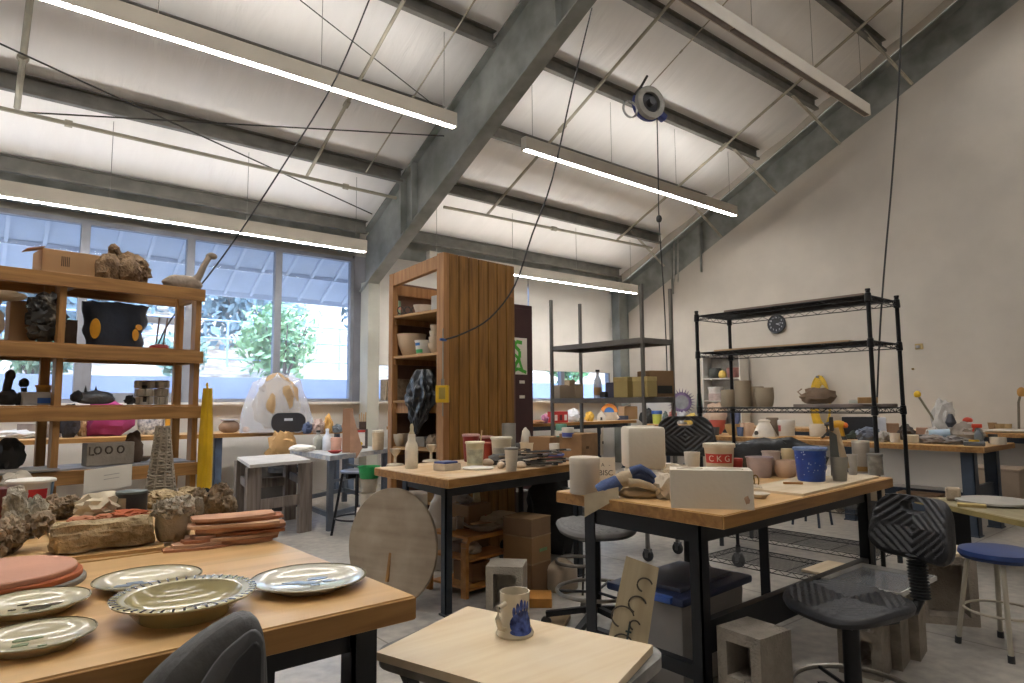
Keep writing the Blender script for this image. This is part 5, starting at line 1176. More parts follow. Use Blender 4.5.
def goblet(label, px, py):
    p = T(px, py, TH); k = depth(p)/FPX
    o = MB().lathe([(0, 0), (9*k, .002), (8*k, .012), (1.6*k, .02), (1.3*k, 9*k), (5*k, 14*k), (5.5*k, 17*k), (4.6*k, 17*k), (0, 12*k)], 20).build('pottery_goblet', mt('#b9ab95', .7), loc=p+Vector((0, .04, 0)), rz=0); return tag(o, label, 'goblet')
goblet('pale stemmed goblet at the left back corner of the dusty table', 398, 466)
goblet('pale stemmed goblet beside the cabinet post on the dusty table', 434, 462)
P = D(442.5, 394, 5.2); t = thing('yellow_box', 'yellow box hung on the cabinet post', 'box', P+Vector((0, 0, -.065)), CA-R(45))
MB().box(0, 0, .065, .1, .09, .135, bev=.004).build('body', mt('#cfa81f', .5, 0, .1, 6), t, smooth=False); MB().box(.0, .02, .15, .02, .05, .07).build('hook', STEEL, t, smooth=False)
MB().box(.0, -.047, .07, .05, .003, .09).build('printed_panel', mt('#8f7d3a', .6), t, smooth=False)
p0 = D(442.8, 340, 5.22); o = MB().tube([p0+Vector((0, 0, .09)), p0+Vector((-.005, -.01, .02)), p0+Vector((-.006, -.01, -.6))], .006, 6).build('hanging_cord_tail', mt('#8d8577', .6)); tag(o, 'grey cord tail hanging down the cabinet post with a blue clip', 'cord')
MB().box(p0.x-.01, p0.y-.02, p0.z, .07, .02, .02, rz=.3, bev=.004).build('blue_clip', mt('#27518f', .5), o)

# ------------------------------------------------------------------ on the dusty table
bottle('spray_bottle', 'tall dusty white squeeze bottle at the left of the dusty table', 411.5, 469, TH, 13, 34, mt('#d1c5ae', .6), mt('#c0b08e', .6), [(0, 0), (.95, 0), (1, .04), (1, .62), (.86, .72), (.6, .8), (.56, 1), (0, 1)], True)
o = boxy('plastic_container', 'clear plastic container with a blue lid on the dusty table', 'container', 447, 471, TH, 21, 7, .12, mt('#c6b8a3', .4, alpha=.75), 8); w_, h_, d_ = INFO[o.name]; MB().box(-.01, 0, h_+.006, w_*.85, d_*.9, .014, bev=.004).build('blue_lid', mt('#2a3f78', .4), o, smooth=False); MB().box(-.01, 0, h_+.0145, w_*.5, d_*.5, .002).build('lid_sticker', mt('#8b93a6', .5), o, smooth=False)
o = pot('glaze_bucket', 'cream bucket with a stir stick near the front of the dusty table', 'bucket', 475, 467.5, TH, 19, 25, mt('#c7ba95', .5, 0, .2, 14), 'taper'); r, h, k = INFO[o.name]; MB().tube([(r*.3, 0, h*.1), (r*.75, .02, h*1.45)], .005, 6).build('stir_stick', mt('#c9ae84', .6), o); band(o, mt('#a9a48a', .7, 0, .3, 20), .15, .7, .84, .93, 'worn_label', -1.1, 1.0); lid(o, CREAM, 1.06, .07, 'rim')
p = T(478, 469, TH); k = depth(p)/FPX; o = MB().lathe([(0, 0), (15*k, 0), (16*k, .01), (15.5*k, .014), (0, .012)], 36).build('white_disc', WHITE, loc=p); tag(o, 'white lid lying flat at the front of the dusty table', 'lid')
for i, (px, py, h_, lb) in enumerate(((471, 462, 27, 'dark red tub with white rim, left of three by the cabinet'), (485, 461, 24, 'dark red tub in the middle of three by the cabinet'), (488, 463, 20, 'rust red jar, right of the red tubs by the cabinet'))):
    o = pot('red_tub', lb, 'tub', px, py, TH, 17 if i < 2 else 13, h_, mt('#7e231f' if i < 2 else '#8f2f1f', .4), 'taper'); lid(o, mt('#b98d86' if i < 2 else '#a2584a', .5), 1.05, .07, 'rim')
o = pot('glaze_bucket', 'cream bucket with a rubbed label right of the red tubs', 'bucket', 501.5, 464, TH, 21, 26, mt('#c9bea4', .5, 0, .1, 8), 'taper'); lid(o, mt('#d8d0bd', .5), 1.06, .08, 'rim'); band(o, mt('#a9a293', .7, 0, .3, 20), .2, .6, .86, .91, 'worn_label', -1.0, 1.0)
pot('tall_jar', 'tall grey translucent jar behind the cream bucket on the dusty table', 'jar', 509, 457, TH, 14, 33, mt('#8f8d85', .3), 'cyl')
o = pot('paper_cup', 'ribbed off-white cup with a dark rim at the front of the dusty table', 'cup', 511.5, 471.5, TH, 14, 23, mt('#c9bca8', .7), 'cup'); lid(o, mt('#76726b', .6), 1.04, .08, 'rim')
for px, py, w_, lb in ((501, 469, 8, 'round clay ball left of the ribbed cup'), (521, 468.5, 11, 'pale clay lump right of the ribbed cup'), (488, 466, 12, 'small clay scraps in front of the rust red jar')): lump('clay_ball', lb, 'clay', px, py, TH, w_, 7, .05, mt('#c7b49d', .9), .15, 2, px)
rn = random.Random(12); TM = [mt('#3f3d3a', .5), mt('#77746d', .5, .4), mt('#8a7a62', .7), mt('#2b2b2b', .6), mt('#a6a096', .5, .3)]
tp = T(536, 467, TH); kk = depth(tp)/FPX; rv = Vector((ri.x, ri.y, 0)); fv = Vector((fw.x, fw.y, 0)).normalized()
for i in range(26):
    q = tp+rv*rn.uniform(-26, 20)*kk+fv*rn.uniform(-.02, .16); L_ = rn.uniform(.13, .24); a = rn.uniform(-.6, .7); z = TH+.009+.0135*(i % 8)
    o = MB().bar((-L_/2, 0, 0), (L_/2, 0, .02*rn.random()), .02, .011).build('clay_tool', TM[i % 5], loc=Vector((q.x, q.y, z)), rz=math.atan2(rv.y, rv.x)+a, smooth=False); tag(o, 'loose clay tool in the jumbled pile at the right of the dusty table', 'tool', 'pile of loose clay tools')
    MB().lathe([(0, -.02), (.008, -.015), (.008, .03), (0, .035)], 8, TR((L_/2, 0, .01)) @ Matrix.Rotation(PI/2, 4, 'Y')).build('tool_tip', TM[(i+1) % 5], o)
lump('grey_cloth', 'dark grey rag at the left end of the tool pile', 'rag', 500, 465.5, TH, 26, 11, .12, mt('#54524f', .9), .3, 3, 4)
o = pot('plastic_tub', 'white square-sided tub above the tool pile', 'tub', 528.5, 459, TH, 17, 16, CREAM, 'taper'); 
lump('dark_clay_lump', 'dark grey clay lump behind the white tub', 'clay', 521, 456, TH, 20, 13, .12, mt('#5b5752', .9), .25, 2, 7)
lump('pale_clay_piece', 'pale rounded clay piece on top behind the dark lump', 'clay', 526, 457, TH, 10, 29, .08, PLASTER, .2, 2, 8)
o = pot('glaze_jar', 'white jar with a navy band by the cardboard boxes', 'jar', 555, 461, TH, 11, 17, WHITE, 'lidded'); band(o, mt('#30365e', .5), .22, .5, .96, .99)
o = pot('lidded_bowl', 'reddish tub with a violet-blue lid at the right of the tool pile', 'tub', 554, 464.5, TH, 19, 10, mt('#a97063', .5), 'taper'); lid(o, mt('#5d66a5', .45), 1.12, .16)
boxy('cardboard_box', 'brown carton behind the navy banded jar on the dusty table', 'box', 546, 459.5, TH, 24, 22, .2, CARD2, 14)
o = boxy('cardboard_box', 'larger brown carton at the right end of the dusty table', 'box', 579, 461.5, TH, 32, 27, .2, mt('#94714d', .85), 14); w_, h_, d_ = INFO[o.name]
MB().sheet(lambda u, v: (w_/2+.02+.01*v+u*.1, -d_/2-.01+u*.03, h_*.15+v*h_*(.75+.3*u)), 6, 6, .003).build('open_flap', mt('#c9bca4', .8), o); MB().box(-.04, -d_/2-.001, h_*.5, .04, .002, .02).build('ink_stamp', mt('#5a4028', .9), o, smooth=False); MB().box(w_/2+.075, -d_/2-.004, h_*.62, .012, .004, .02).build('flap_stamp', INK, o, smooth=False)
for i, (px, py, w_, h_, c, c2, lb) in enumerate(((570, 436.2, 12, 10, '#dcd7cd', '#5a64a0', 'white jar with a blue band standing on the larger carton'),)):
    bz = o.location.z+INFO[o.name][1] if False else TH
lj = [(569, 27, '#d9d4c9', '#5560a0', 'white jar with a blue band on top of the larger carton', 12, 10), (563, 27, '#5f8f78', '#d9d4c9', 'green and white jar on top behind, left of the blue banded jar', 11, 13)]
for px, up_, c, c2, lb, w_, h_ in lj:
    zt = TH+INFO[o.name if False else 'cardboard_box.003'][1]+.001 if 'cardboard_box.003' in INFO else TH
    q = T(px, 462, TH); P = Vector((q.x, q.y, 0))+fv*(.06 if px > 565 else .14); P.z = zt
    j = potp('glaze_jar', lb, 'jar', P, w_, h_, mt(c, .5), 'lidded'); band(j, mt(c2, .5), .1, .5, .96, .98)

# ------------------------------------------------------------------ under the dusty table
p = T(402, 600, 0); k = depth(p)/FPX
r = 39*k; o = MB().lathe([(0, 0), (r, 0), (r+.002, .004), (r, .022), (0, .022)], 56).build('wooden_disc', wood('#9c8c78', '#857562', 'x', 1.2, .8, 0, .3)); pz = p+Vector((-.16, -.06, 0)); e = thing('round_wooden_board', 'big round weathered board leaning on the end of the dusty table', 'board', pz, face(p)-R(40))
bpy.data.objects.remove(o)
rr_ = (600-490)/2*k/.98
MB().lathe([(0, -.011), (rr_*.99, -.011), (rr_, -.006), (rr_, .006), (rr_*.99, .011), (0, .011)], 64, TR((0, .06, rr_*.995)) @ Matrix.Rotation(R(90-6), 4, 'X')).build('disc', wood('#9c8c78', '#857562', 'x', 1.2, .8, 0, .3), e)
MB().bar((0, .035, rr_*.4), (0, .118, rr_*1.55), .05, .02).build('back_batten', PINE_Z, e, smooth=False)
p = T(366, 545, 0); k = depth(p)/FPX
o = boxy('white_carton', 'pale box on the floor under the stacked paper tubs, left of the round board', 'box', 368, 566, 0, 24, 52, .26, mt('#a89c8d', .85, 0, .15, 5)); w_, h_, d_ = INFO[o.name]
b0 = o.location+Vector((0, 0, h_))
for i, (nm, c, w2, h2) in enumerate((('white', '#c9c0b0', 20, 16), ('off-white ribbed', '#bfb39f', 17, 13), ('bright green', '#2fa35a', 22, 12))):
    z = [0, 15, 27][i]*k; P = b0+Vector((0, 0, z+.001*i)); q = potp('plastic_tub', f'{nm} tub stacked on the pale box left of the round board', 'tub', P, w2, h2, mt(c, .5), 'taper')
# plastic bag, low wooden shelf and its load
t0 = T(463, 612, 0); LS = Vector((2.86, 3.92, 0)); 
ls = thing('bentwood_side_table', 'orange bentwood side table with shelves under the dusty table', 'side table', LS, R(8))
BWD = wood('#c58b4a', '#a86f31', 'x', 2, .4)
for y in (-.18, .18):
    mb = MB(); pr_ = [(-.24, .0), (-.24, .33), (-.235, .36), (-.215, .38), (-.19, .385), (.19, .385), (.215, .38), (.235, .36), (.24, .33), (.24, .0)]
    for a, b_ in zip(pr_, pr_[1:]): mb.bar((a[0], y, a[1]), (b_[0], y, b_[1]), .05, .028, (0, 1, 0) if False else (0, 0, 1))
    mb.build('bent_frame', BWD, ls, smooth=False)
for z in (.392, .24, .05): MB().box(0, 0, z, .42 if z < .3 else .46, .4, .016, bev=.003).build('shelf', BWD, ls, smooth=False)
zt = .402
def LP(x, y, z): return LS+RZ(R(8)) @ Vector((x, y, z))
o = potp('clay_slab_plate', 'plate piled with clay scraps on the bentwood table', 'plate', LP(.02, -.1, zt), 42, 6, mt('#b1a694', .8), 'plate'); r, h, k = INFO[o.name]
for i in range(3): MB().box(-.03+.03*i, .01*i, h+.004+.006*i, .12, .04, .008, rz=.4-.5*i).build('clay_scrap', mt(('#b98f67', '#a4805c', '#c7b294')[i], .85), o, smooth=False)
o = boxp('cardboard_box', 'open carton on the bentwood table holding a pale squeeze bottle', 'box', LP(.08, .1, zt), 32, 22, .2, CARD2, R(10)); w_, h_, d_ = INFO[o.name]; MB().box(.05, -d_/2-.001, h_*.3, .05, .002, .05).build('shipping_label', mt('#c9bfb0', .7), o, smooth=False); MB().box(.06, -d_/2-.003, h_*.42, .02, .002, .02).build('red_mark', RED, o, smooth=False)
P = o.location+Vector((.06, .0, h_)); q = potp('squeeze_bottle', 'pale yellow tapered bottle standing on the open carton under the table', 'bottle', P, 8, 22, mt('#cdbf92', .6), [(0, 0), (1, 0), (1, .08), (.55, .8), (.62, .84), (.62, 1), (0, 1)]); lumpp('crumpled_paper', 'crumpled grey paper beside the pale yellow bottle', 'paper', o.location+Vector((-.05, .0, h_)), 16, 9, .1, mt('#9d958b', .85), .4, 3, 5, rough=.15)
for px, z, lb, c in ((-.13, zt, 'left of two small clay cups on the bentwood table', '#b5a893'), (-.06, zt, 'right of two small clay cups on the bentwood table', '#a79b8b')): potp('clay_cup', lb, 'cup', LP(px, .06, zt), 9, 12, mt(c, .8), 'cup')
lumpp('clay_pot_piece', 'orange-brown clay piece by the small cups on the bentwood table', 'clay', LP(.0, .11, zt), 13, 11, .08, mt('#9c6f45', .8), .25, 2, 6)
lumpp('white_clay_piece', 'white clay piece on the middle shelf of the bentwood table', 'clay', LP(-.06, -.08, .25), 17, 11, .12, PLASTER, .25, 2, 4)
boxp('wooden_plank', 'grey plank piece on the bentwood table middle shelf', 'wood', LP(.03, .05, .25), 40, 9, .1, mt('#8d7c66', .85), R(8))
boxp('wooden_block', 'brown block on the lowest shelf of the bentwood table', 'wood', LP(-.02, -.02, .06), 24, 18, .2, CARD2, R(8))
P = LP(.20, -.15, .40); lumpp('canvas_cloth', 'cream canvas cloth draped over the right end of the bentwood table', 'cloth', P+Vector((0, .0, -.01)), 50, 18, .2, mt('#b7aa93', .9, 0, .12, 5, .4, 16), .4, 2.6, 3, rough=.1)
p = T(472, 598, 0); k = depth(p)/FPX; t = thing('black_plastic_bag', 'black plastic bag hanging from the bentwood table beside the cinder block', 'bag', LP(.29, -.17, 0), R(-30))
def bag2(u, v):
    a = 2*PI*u; z = .36-.32*v; w_ = .03+.075*math.sin(PI*min(1, .15+v*.75)); q = 1+.25*noise.noise(Vector((math.cos(a)*2, math.sin(a)*2, v*5+3)))+.1*math.sin(a*6+v*8); return (w_*1.1*math.cos(a)*q, w_*.7*math.sin(a)*q, z)
MB().sheet(bag2, 40, 20, .004).blob(0, 0, .05, .08, .055, .05, .3, 3, 2).build('bag_body', mt('#25272b', .3, 0, .4, 3, .5, 18), t)
lumpp('plastic_bag', 'cloudy clear plastic bag on the floor shelf behind the bentwood table', 'bag', Vector((2.98, 4.42, 0)), 40, 100, .16, mt('#a3998d', .4, 0, .15, 4, .4, 12), .2, 2.4, 9)
boxy('tray_of_clay', 'tall pale carton behind the round board under the table', 'box', 414, 566, 0, 26, 70, .2, mt('#8f8476', .85))
# cartons stacked on the floor
q = T(528, 597, 0); P0 = q+fv*.16
CT = ('lowest', 'middle', 'upper')
z = 0
for i, (h_, c) in enumerate(((30, '#77583a'), (25, '#8a6945'), (17, '#7d6146'))):
    o = boxp('cardboard_box', f'{CT[i]} carton of the stack behind the cinder block', 'box', Vector((P0.x, P0.y, z)), 32, h_, .25, mt(c, .85, 0, .1, 3), R(12)); w_, hh, d_ = INFO[o.name]; z += hh+.002
    MB().box(0, 0, hh*.99, w_*1.01, d_*1.01, hh*.05).build('taped_seam', mt('#8f7350', .7), o, smooth=False)
    if i == 1: MB().box(.02, -d_/2-.001, hh*.45, w_*.4, .002, hh*.12).build('green_print', mt('#6f8a5b', .8), o, smooth=False)
def cinder(label, loc, rz, w, d, h, holes, axis='y', m=CINDER):
    """concrete block with square openings through it"""
    t = thing('cinder_block', label, 'cinder block', loc, rz); n = len(holes); mb = MB()
    poly = [(-w/2, 0), (w/2, 0), (w/2, h), (-w/2, h)]
    # build from walls so the openings go right through
    zs = [0]; xs = .045
    for x in (-w/2+xs/2, w/2-xs/2): mb.box(x, 0, h/2, xs, d, h)
    webs = [xs/2, h-xs/2]+[h*i/n for i in range(1, n)]
    for z_ in webs: mb.box(0, 0, z_, w-2*xs+.002, d, xs)
    mb.box(0, d*.25, h/2, w-2*xs+.002, .03, h-.01); mb.build('block', m, t, smooth=False); return t
q = T(507, 617, 0); cinder('pale grey cinder block standing under the dusty table behind the mug', q+fv*.1, R(-48), .23, .22, .3, [1], m=mt('#a59c8e', .95, 0, .12, 12, .5, 90))
q = T(735, 690, 0); cinder('brown-grey cinder block standing on end under the front corner of the table', (2.475, 1.49, 0), R(-95), .2, .2, .4, [1, 1])
# ------------------------------------------------------------------ on the centre right table
def tp_(px, py): return T(px, py, TH)
o = pot('white_pot', 'round white plaster pot at the left corner of the centre right table', 'pot', 585, 495, TH, 31, 36, mt('#cbbfae', .8, 0, .06, 5, .05, 50), [(0, 0), (.93, 0), (.96, .02), (.97, .78), (.985, .8), (1, .82), (1, .95), (.97, .985), (.9, 1), (0, 1)], n=40)
p = T(644, 493, TH); f_ = Vector((p.x, p.y, 0)).normalized(); k = depth(p)/FPX
A0 = R(-38); bp_ = p+f_*.10
lo = MB().box(0, 0, 22*k/2+0, 36*k, .17, 24*k, bev=.012).build('plaster_mould', PLASTER, loc=bp_, rz=A0-R(6)); tag(lo, 'lower plaster mould block, half hidden by the blue work glove', 'plaster mould')
hh = 43*k; up_ = MB().box(0, 0, hh/2, .19, .19, hh, bev=.018)
for v in up_.bm.verts:
    if v.co.z > hh*.9: v.co.z -= .008*(1-(v.co.x/.1)**2)
uo = up_.build('plaster_mould', PLASTER, loc=bp_+Vector((0, 0, 23*k)), rz=A0); tag(uo, 'big square plaster mould stacked on top of the lower block', 'plaster mould')
MB().lathe([(0, hh-.003), (.05, hh-.003), (.052, hh+.001), (.06, hh+.001), (.062, hh-.004), (0, hh-.004)], 24).build('pour_hole_rim', PLASTER, uo)
p = T(711, 509, TH); k = depth(p)/FPX; f_ = Vector((p.x, p.y, 0)).normalized(); w_, h_, d_ = 80*k, 38*k, .15
t = thing('plaster_mould', 'long white plaster mould block with two round holes at the front corner', 'plaster mould', p+f_*.075, face(p)+R(4)); mb = MB()
# block with two wells: top built as a plate with holes
mb.box(0, 0, h_*.35, w_, d_, h_*.7)
for i, cx in enumerate((-w_*.25, w_*.25)):
    mb.holed([(cx-w_*.25, -d_/2), (cx+w_*.25, -d_/2), (cx+w_*.25, d_/2), (cx-w_*.25, d_/2)], [(cx+w_*.17*math.cos(2*PI*j/24), d_*.32*math.sin(2*PI*j/24)) for j in range(24)], h_*.7, h_)
mb.build('block', PLASTER, t, smooth=False)
for cx in (-.25, .25): MB().lathe([(0, h_*.97), (w_*.15, h_*.985), (w_*.165, h_*.97), (w_*.165, h_*.94), (0, h_*.94)], 24, Matrix.Diagonal((1, d_*.3/(w_*.165), 1, 1)) if False else TR((cx*w_, 0, 0)) @ Matrix.Diagonal((1, d_*.31/(w_*.165), 1, 1))).build('well', mt('#b9ae9c', .9), t)
rot(MB().blob(0, 0, 0, .011, .016, .0015, .3, 2, 3), TR((w_*.42, -d_/2, h_*.25)) @ Matrix.Rotation(PI/2, 4, 'X')).build('rust_stain', mt('#a98a72', .9), t)
# paper sign
p = T(609, 487.5, TH); k = depth(p)/FPX; s0 = MB().box(0, 0, 14*k, 19*k, .003, 31*k).build('paper_label', PAPER, loc=p+Vector((0, .02, 0)), rz=face(p), smooth=False); tag(s0, 'white paper card with black lettering behind the round white pot', 'card')
text('lettering', 'BISC', 7.4*k, mt('#2b2826', .8), s0, TR((0, -.0022, 14*k))); text('small_lettering', 'A   -', 5*k, mt('#4b4744', .8), s0, TR((0, -.0022, 22*k)))
p = T(619, 479, TH); o = pot('marker', 'blue marker pen standing beside the paper card', 'marker', 620, 487, TH, 4, 14, mt('#2860b0', .4), 'solid'); lid(o, mt('#222327', .5), 1.02, .5, 'cap')
# work glove
p = T(634, 498, TH); k = depth(p)/FPX
gl = thing('work_glove', 'blue and tan leather work glove hanging over the table edge', 'glove', p+Vector((0, .03, .012)), face(p)); BLG = mt('#47577f', .8, 0, .15, 9, .2, 60); TNG = mt('#b9a587', .85, 0, .15, 9, .2, 60)
SQ = Matrix.Diagonal((1, .8, 1, 1))
def gt(pts, r_, nm, m_, tp=None, y=0): rot(MB().tube([(a_*k, 0, b_*k) for a_, b_ in pts], r_*k, 12, taper=tp), TR((0, y, 0)) @ SQ).build(nm, m_, gl)
gt([(-29, 2), (-23, 6), (-15, 10), (-9, 14)], 8.5, 'cuff', BLG, [1.0, 1.08, 1, .85], -.02)
gt([(-11, 13), (-4, 16), (4, 17)], 8.2, 'tan_band', TNG, [.95, 1, .95], -.015)
for i, (a_, b_, c_, d_) in enumerate(((25, 27, 26, 21), (21, 22, 25, 16), (17, 17, 23, 12))): gt([(2, a_-1), (12, b_+1), (21, d_+2), (c_, d_-3)], 3.4, 'finger', BLG, [1.1, 1, .9, .65], -.035+.012*i)
gt([(2, 24), (12, 27), (22, 20)], 3.2, 'finger', BLG, [1.1, 1, .7], .02)
gt([(0, 13), (10, 13), (20, 10), (26, 7)], 4.0, 'thumb', TNG, [1.1, 1, .9, .65], -.045)
def canvas(u, v): return (-44*k+u*34*k, -.05-.012*v, -.0-.0+(1-v)*8*k*(u)-v*22*k*(1-u*.9)+.004)
o = MB().sheet(canvas, 8, 8, .003).build('canvas_flap', mt('#a8997f', .9), gl)
lump('tan_glove', 'tan leather glove lying under the blue one', 'glove', 640, 499, TH, 46, 10, .1, mt('#a08a6a', .9, 0, .15, 9, .2, 50), .2, 2.5, 5)
lump('crumpled_cloth', 'crumpled off-white cloth between the plaster moulds', 'cloth', 666, 500, TH, 26, 26, .12, mt('#c3b7a2', .9, 0, .1, 7, .3, 20), .4, 3, 6, rough=.15)
lump('crumpled_paper', 'crumpled paper scraps behind the long plaster mould', 'paper', 672, 486, TH, 22, 22, .1, mt('#b5a78f', .9, 0, .1, 7, .3, 20), .4, 3, 9, rough=.15)
# bucket with red lettering
o = pot('lettered_bucket', 'cream bucket with bold red lettering behind the long plaster mould', 'bucket', 720, 477, TH, 30, 32, mt('#c4b8a2', .5, 0, .1, 8), 'taper', n=32); r, h, k = INFO[o.name]; lid(o, mt('#c9bfab', .5), 1.05, .12, 'rim')
rb_ = band(o, mt('#b0362f', .5), .42, .7, .9, .95, 'red_band', -1.15, 1.0); text('lettering', 'C K G', h*.26, mt('#d6cbb8', .6), rb_, TR((0, 0, h*.55)), bend=r*.93+.002)
o = pot('red_jar', 'red ridged jar touching the lettered bucket', 'jar', 738, 475, TH, 10, 16, mt('#962f2d', .4), 'lidded'); lid(o, mt('#b34a44', .4), 1.05, .15)
o = pot('plastic_cup', 'white plastic cup with a green mark left of the lettered bucket', 'cup', 693, 484, TH, 16, 31, mt('#cfc8bb', .5), 'cup'); band(o, mt('#5f9a4a', .5), .1, .5, .85, .92, 'green_mark', .5, .9)
o = pot('low_tub', 'low tub with a red label left of the plastic cup', 'tub', 679, 486, TH, 17, 20, mt('#c5b8a3', .5), 'taper'); band(o, mt('#a33d38', .5), .2, .75, .87, .97, 'red_label', -.8, 1.2)
pot('flat_tin', 'flat grey-green tin in front of the lettered bucket', 'tin', 709, 477, TH, 16, 7, mt('#9fa89a', .5), 'lidded')
boxy('flat_tray', 'pale flat box at the back of the table, left of the plastic cup', 'box', 664, 484, TH, 16, 20, .06, WHITE)
o = pot('lilac_tub', 'lilac-white square tub in the middle of the centre right table', 'tub', 760, 478, TH, 26, 20, mt('#b5a9ae', .5), 'taper'); pot('pale_tub', 'pale pinkish tub behind the lilac one', 'tub', 772, 476, TH, 18, 24, mt('#c0ae9f', .6), 'taper')
bw = pot('clay_bowl', 'pinkish clay bowl with a banded jar behind it, left of the blue bucket', 'bowl', 786, 478, TH, 21, 17, mt('#c8ad96', .8), 'pot')
o = pot('banded_jar', 'cream and green banded jar behind the pinkish clay bowl', 'jar', 789, 473.5, TH, 13, 24, mt('#b3a27f', .5), 'lidded'); band(o, mt('#76a06a', .5), .1, .48, .97, 1.0); 
quad = [(746, 488), (803, 494), (879, 476), (826, 470)]
quad_board('pale ware board under the blue bucket on the centre right table', quad, TH, .012, wood('#c7b496', '#b3a080', 'x', 1.5, .7, 0, .5))
TB3 = TH+.0122
o = pot('blue_bucket', 'bright blue plastic bucket speckled with clay', 'bucket', 811.5, 482, TB3, 31, 33, mt('#1b459c', .4, 0, .2, 30, h2='#1a3c8c'), 'taper', n=32); r, h, k = INFO[o.name]; lid(o, mt('#6d82a8', .5, 0, .3, 20), 1.05, .08, 'rim')
mb = MB(); rn = random.Random(2)
for i in range(26):
    a = rn.uniform(-1.4, 1.4); z = rn.uniform(.1, .9)*h; rr_ = r*(.8+.19*z/h)+.001; mb.box(math.sin(a)*rr_, -math.cos(a)*rr_, z, .004, .003, .003+.004*rn.random(), rz=a)
mb.build('clay_spatter', mt('#9db0d2', .8), o, smooth=False)
o = pot('water_cup', 'clouded plastic cup with an upright tool beside the blue bucket', 'cup', 840, 481.5, TB3, 17, 24, mt('#8f8c83', .4, 0, .15, 9), 'cup'); r, h, k = INFO[o.name]
MB().prism([(-r*.9, h*.2), (r*.2, h*.2), (-r*.1, h*1.9), (-r*.9, h*2.1)], -.004, .004, UPR).build('metal_scraper', mt('#5c5d58', .4, .5), o, smooth=False); MB().box(r*.3, .004, h*1.35, r*.7, .012, h*1.7, ry=R(-12), bev=.002).build('wooden_paddle', mt('#b59f80', .7), o, smooth=False); MB().box(-r*.6, 0, h*2.35, r*.5, .03, h*.6, bev=.006).build('dark_handle', DARK, o)
pot('clear_cup', 'cloudy translucent cup behind the upright tools', 'cup', 853, 475, TB3, 10, 20, mt('#a5a098', .35), 'cup')
o = pot('glass_jar', 'large cloudy glass jar with amber dregs at the right end of the table', 'jar', 862, 473, TH, 16, 31, mt('#a49a8d', .3, 0, .1, 6), 'cyl'); band(o, mt('#a07a45', .5), .05, .2); lid(o, mt('#bdb5a8', .4), 1.04, .06, 'rim')
o = pot('mason_jar', 'speckled glass jar with a grey lid at the far right of the table', 'jar', 876, 475.5, TH, 14, 21, mt('#8d8980', .3, 0, .3, 30), 'cyl'); lid(o, mt('#77736c', .5), 1.05, .12)
pot('white_cone', 'small white cone right of the blue bucket', 'cone', 830, 476, TB3, 9, 10, WHITE, 'cone')
p = T(793, 484.5, TB3); k = depth(p)/FPX; o = MB().bar((-9*k, 0, .006), (9*k, .02, .006), .012, .01).build('wooden_tool', mt('#a9773f', .6), loc=p+Vector((0, 0, 0)), rz=face(p), smooth=False); tag(o, 'small orange-brown wooden tool lying in front of the blue bucket', 'tool')
p = T(757, 489, TH); k = depth(p)/FPX; t = thing('wire_ribs', 'brassy looped cutting tools right of the long plaster mould', 'tool', p+Vector((0, .03, 0)), face(p))
for i in range(3): MB().tube([(-4*k+i*4*k+3*k*math.cos(2*PI*j/12), .01*i, 7*k+6*k*math.sin(2*PI*j/12)) for j in range(12)], .004, 6, closed=True).build('loop', mt('#7b6436', .4, .5), t)
MB().box(-1*k, .01, .012, 14*k, .03, .022, bev=.004).build('grip', mt('#6b5630', .6), t)
pot('clay_dish', 'flat pale clay dish right of the long plaster mould', 'dish', 759, 499, TH, 22, 5, PLASTER, 'plate'); lump('plaster_scrap', 'small white plaster scrap behind the flat clay dish', 'scrap', 756, 491, TH, 12, 6, .05, PLASTER, .3, 3, 4)
o = lump('black_sheet', 'black plastic sheet heaped behind the jars on the centre right table', 'plastic sheet', 775, 472, TH, 86, 34, .09, mt('#26282a', .35, 0, .4, 3, .5, 14), .3, 2.6, 12, rough=.1)

# ------------------------------------------------------------------ on the racks
for px, w_, h_, x, pf, lb in ((729, 15, 17, .12, 'cyl', 'short beige clay cylinder pot at the left of the wire rack shelf'), (743.5, 16, 26, .12, 'cyl', 'tall beige clay cylinder pot second from the left on the wire rack shelf'), (757, 14, 20, .2, 'cyl', 'beige clay pot half hidden behind the round clay bowl'), (765, 18, 19, .1, 'pot', 'round beige clay bowl third in view on the wire rack shelf')):
    d_ = ray(px, 405); X_ = 4.31+x; q = EYEV+d_*(X_/d_.x); P = Vector((X_, q.y, 1.258)); potp('clay_pot', lb, 'pot', P, w_, h_, mt('#a4957f', .85, 0, .08, 6, .05, 50), pf, n=28)
def RKX(px, x, z):
    d_ = ray(px, 405); X_ = 4.31+x; q = EYEV+d_*(X_/d_.x); return Vector((X_, q.y, z))
P = RKX(819, .22, 1.28); k = depth(P)/FPX
t = thing('lumpy_planter', 'lumpy brown clay planter with handles on the wire rack shelf', 'sculpture', P, face(P)); PLM = mt('#85715f', .9, 0, .2, 9, .4, 40)
MB().blob(0, 0, 7*k, 16*k, .07, 9*k, .25, 2.4, 5, 3, rough=.12).build('body', PLM, t); MB().tube([(-15*k, 0, 8*k), (-19*k, 0, 12*k), (-15*k, 0, 15*k)], .006, 6).build('handle', PLM, t)
P = RKX(868, .1, 1.28); boxp('flat_wood_block', 'flat tan wood block at the right end of the wire rack shelf', 'wood', P, 18, 6, .1, mt('#a58152', .8)); P = RKX(860, .3, 1.28); boxp('white_tray', 'thin white tray behind the flat wood block on the rack', 'tray', P, 20, 3, .12, mt('#c6cbbf', .6))
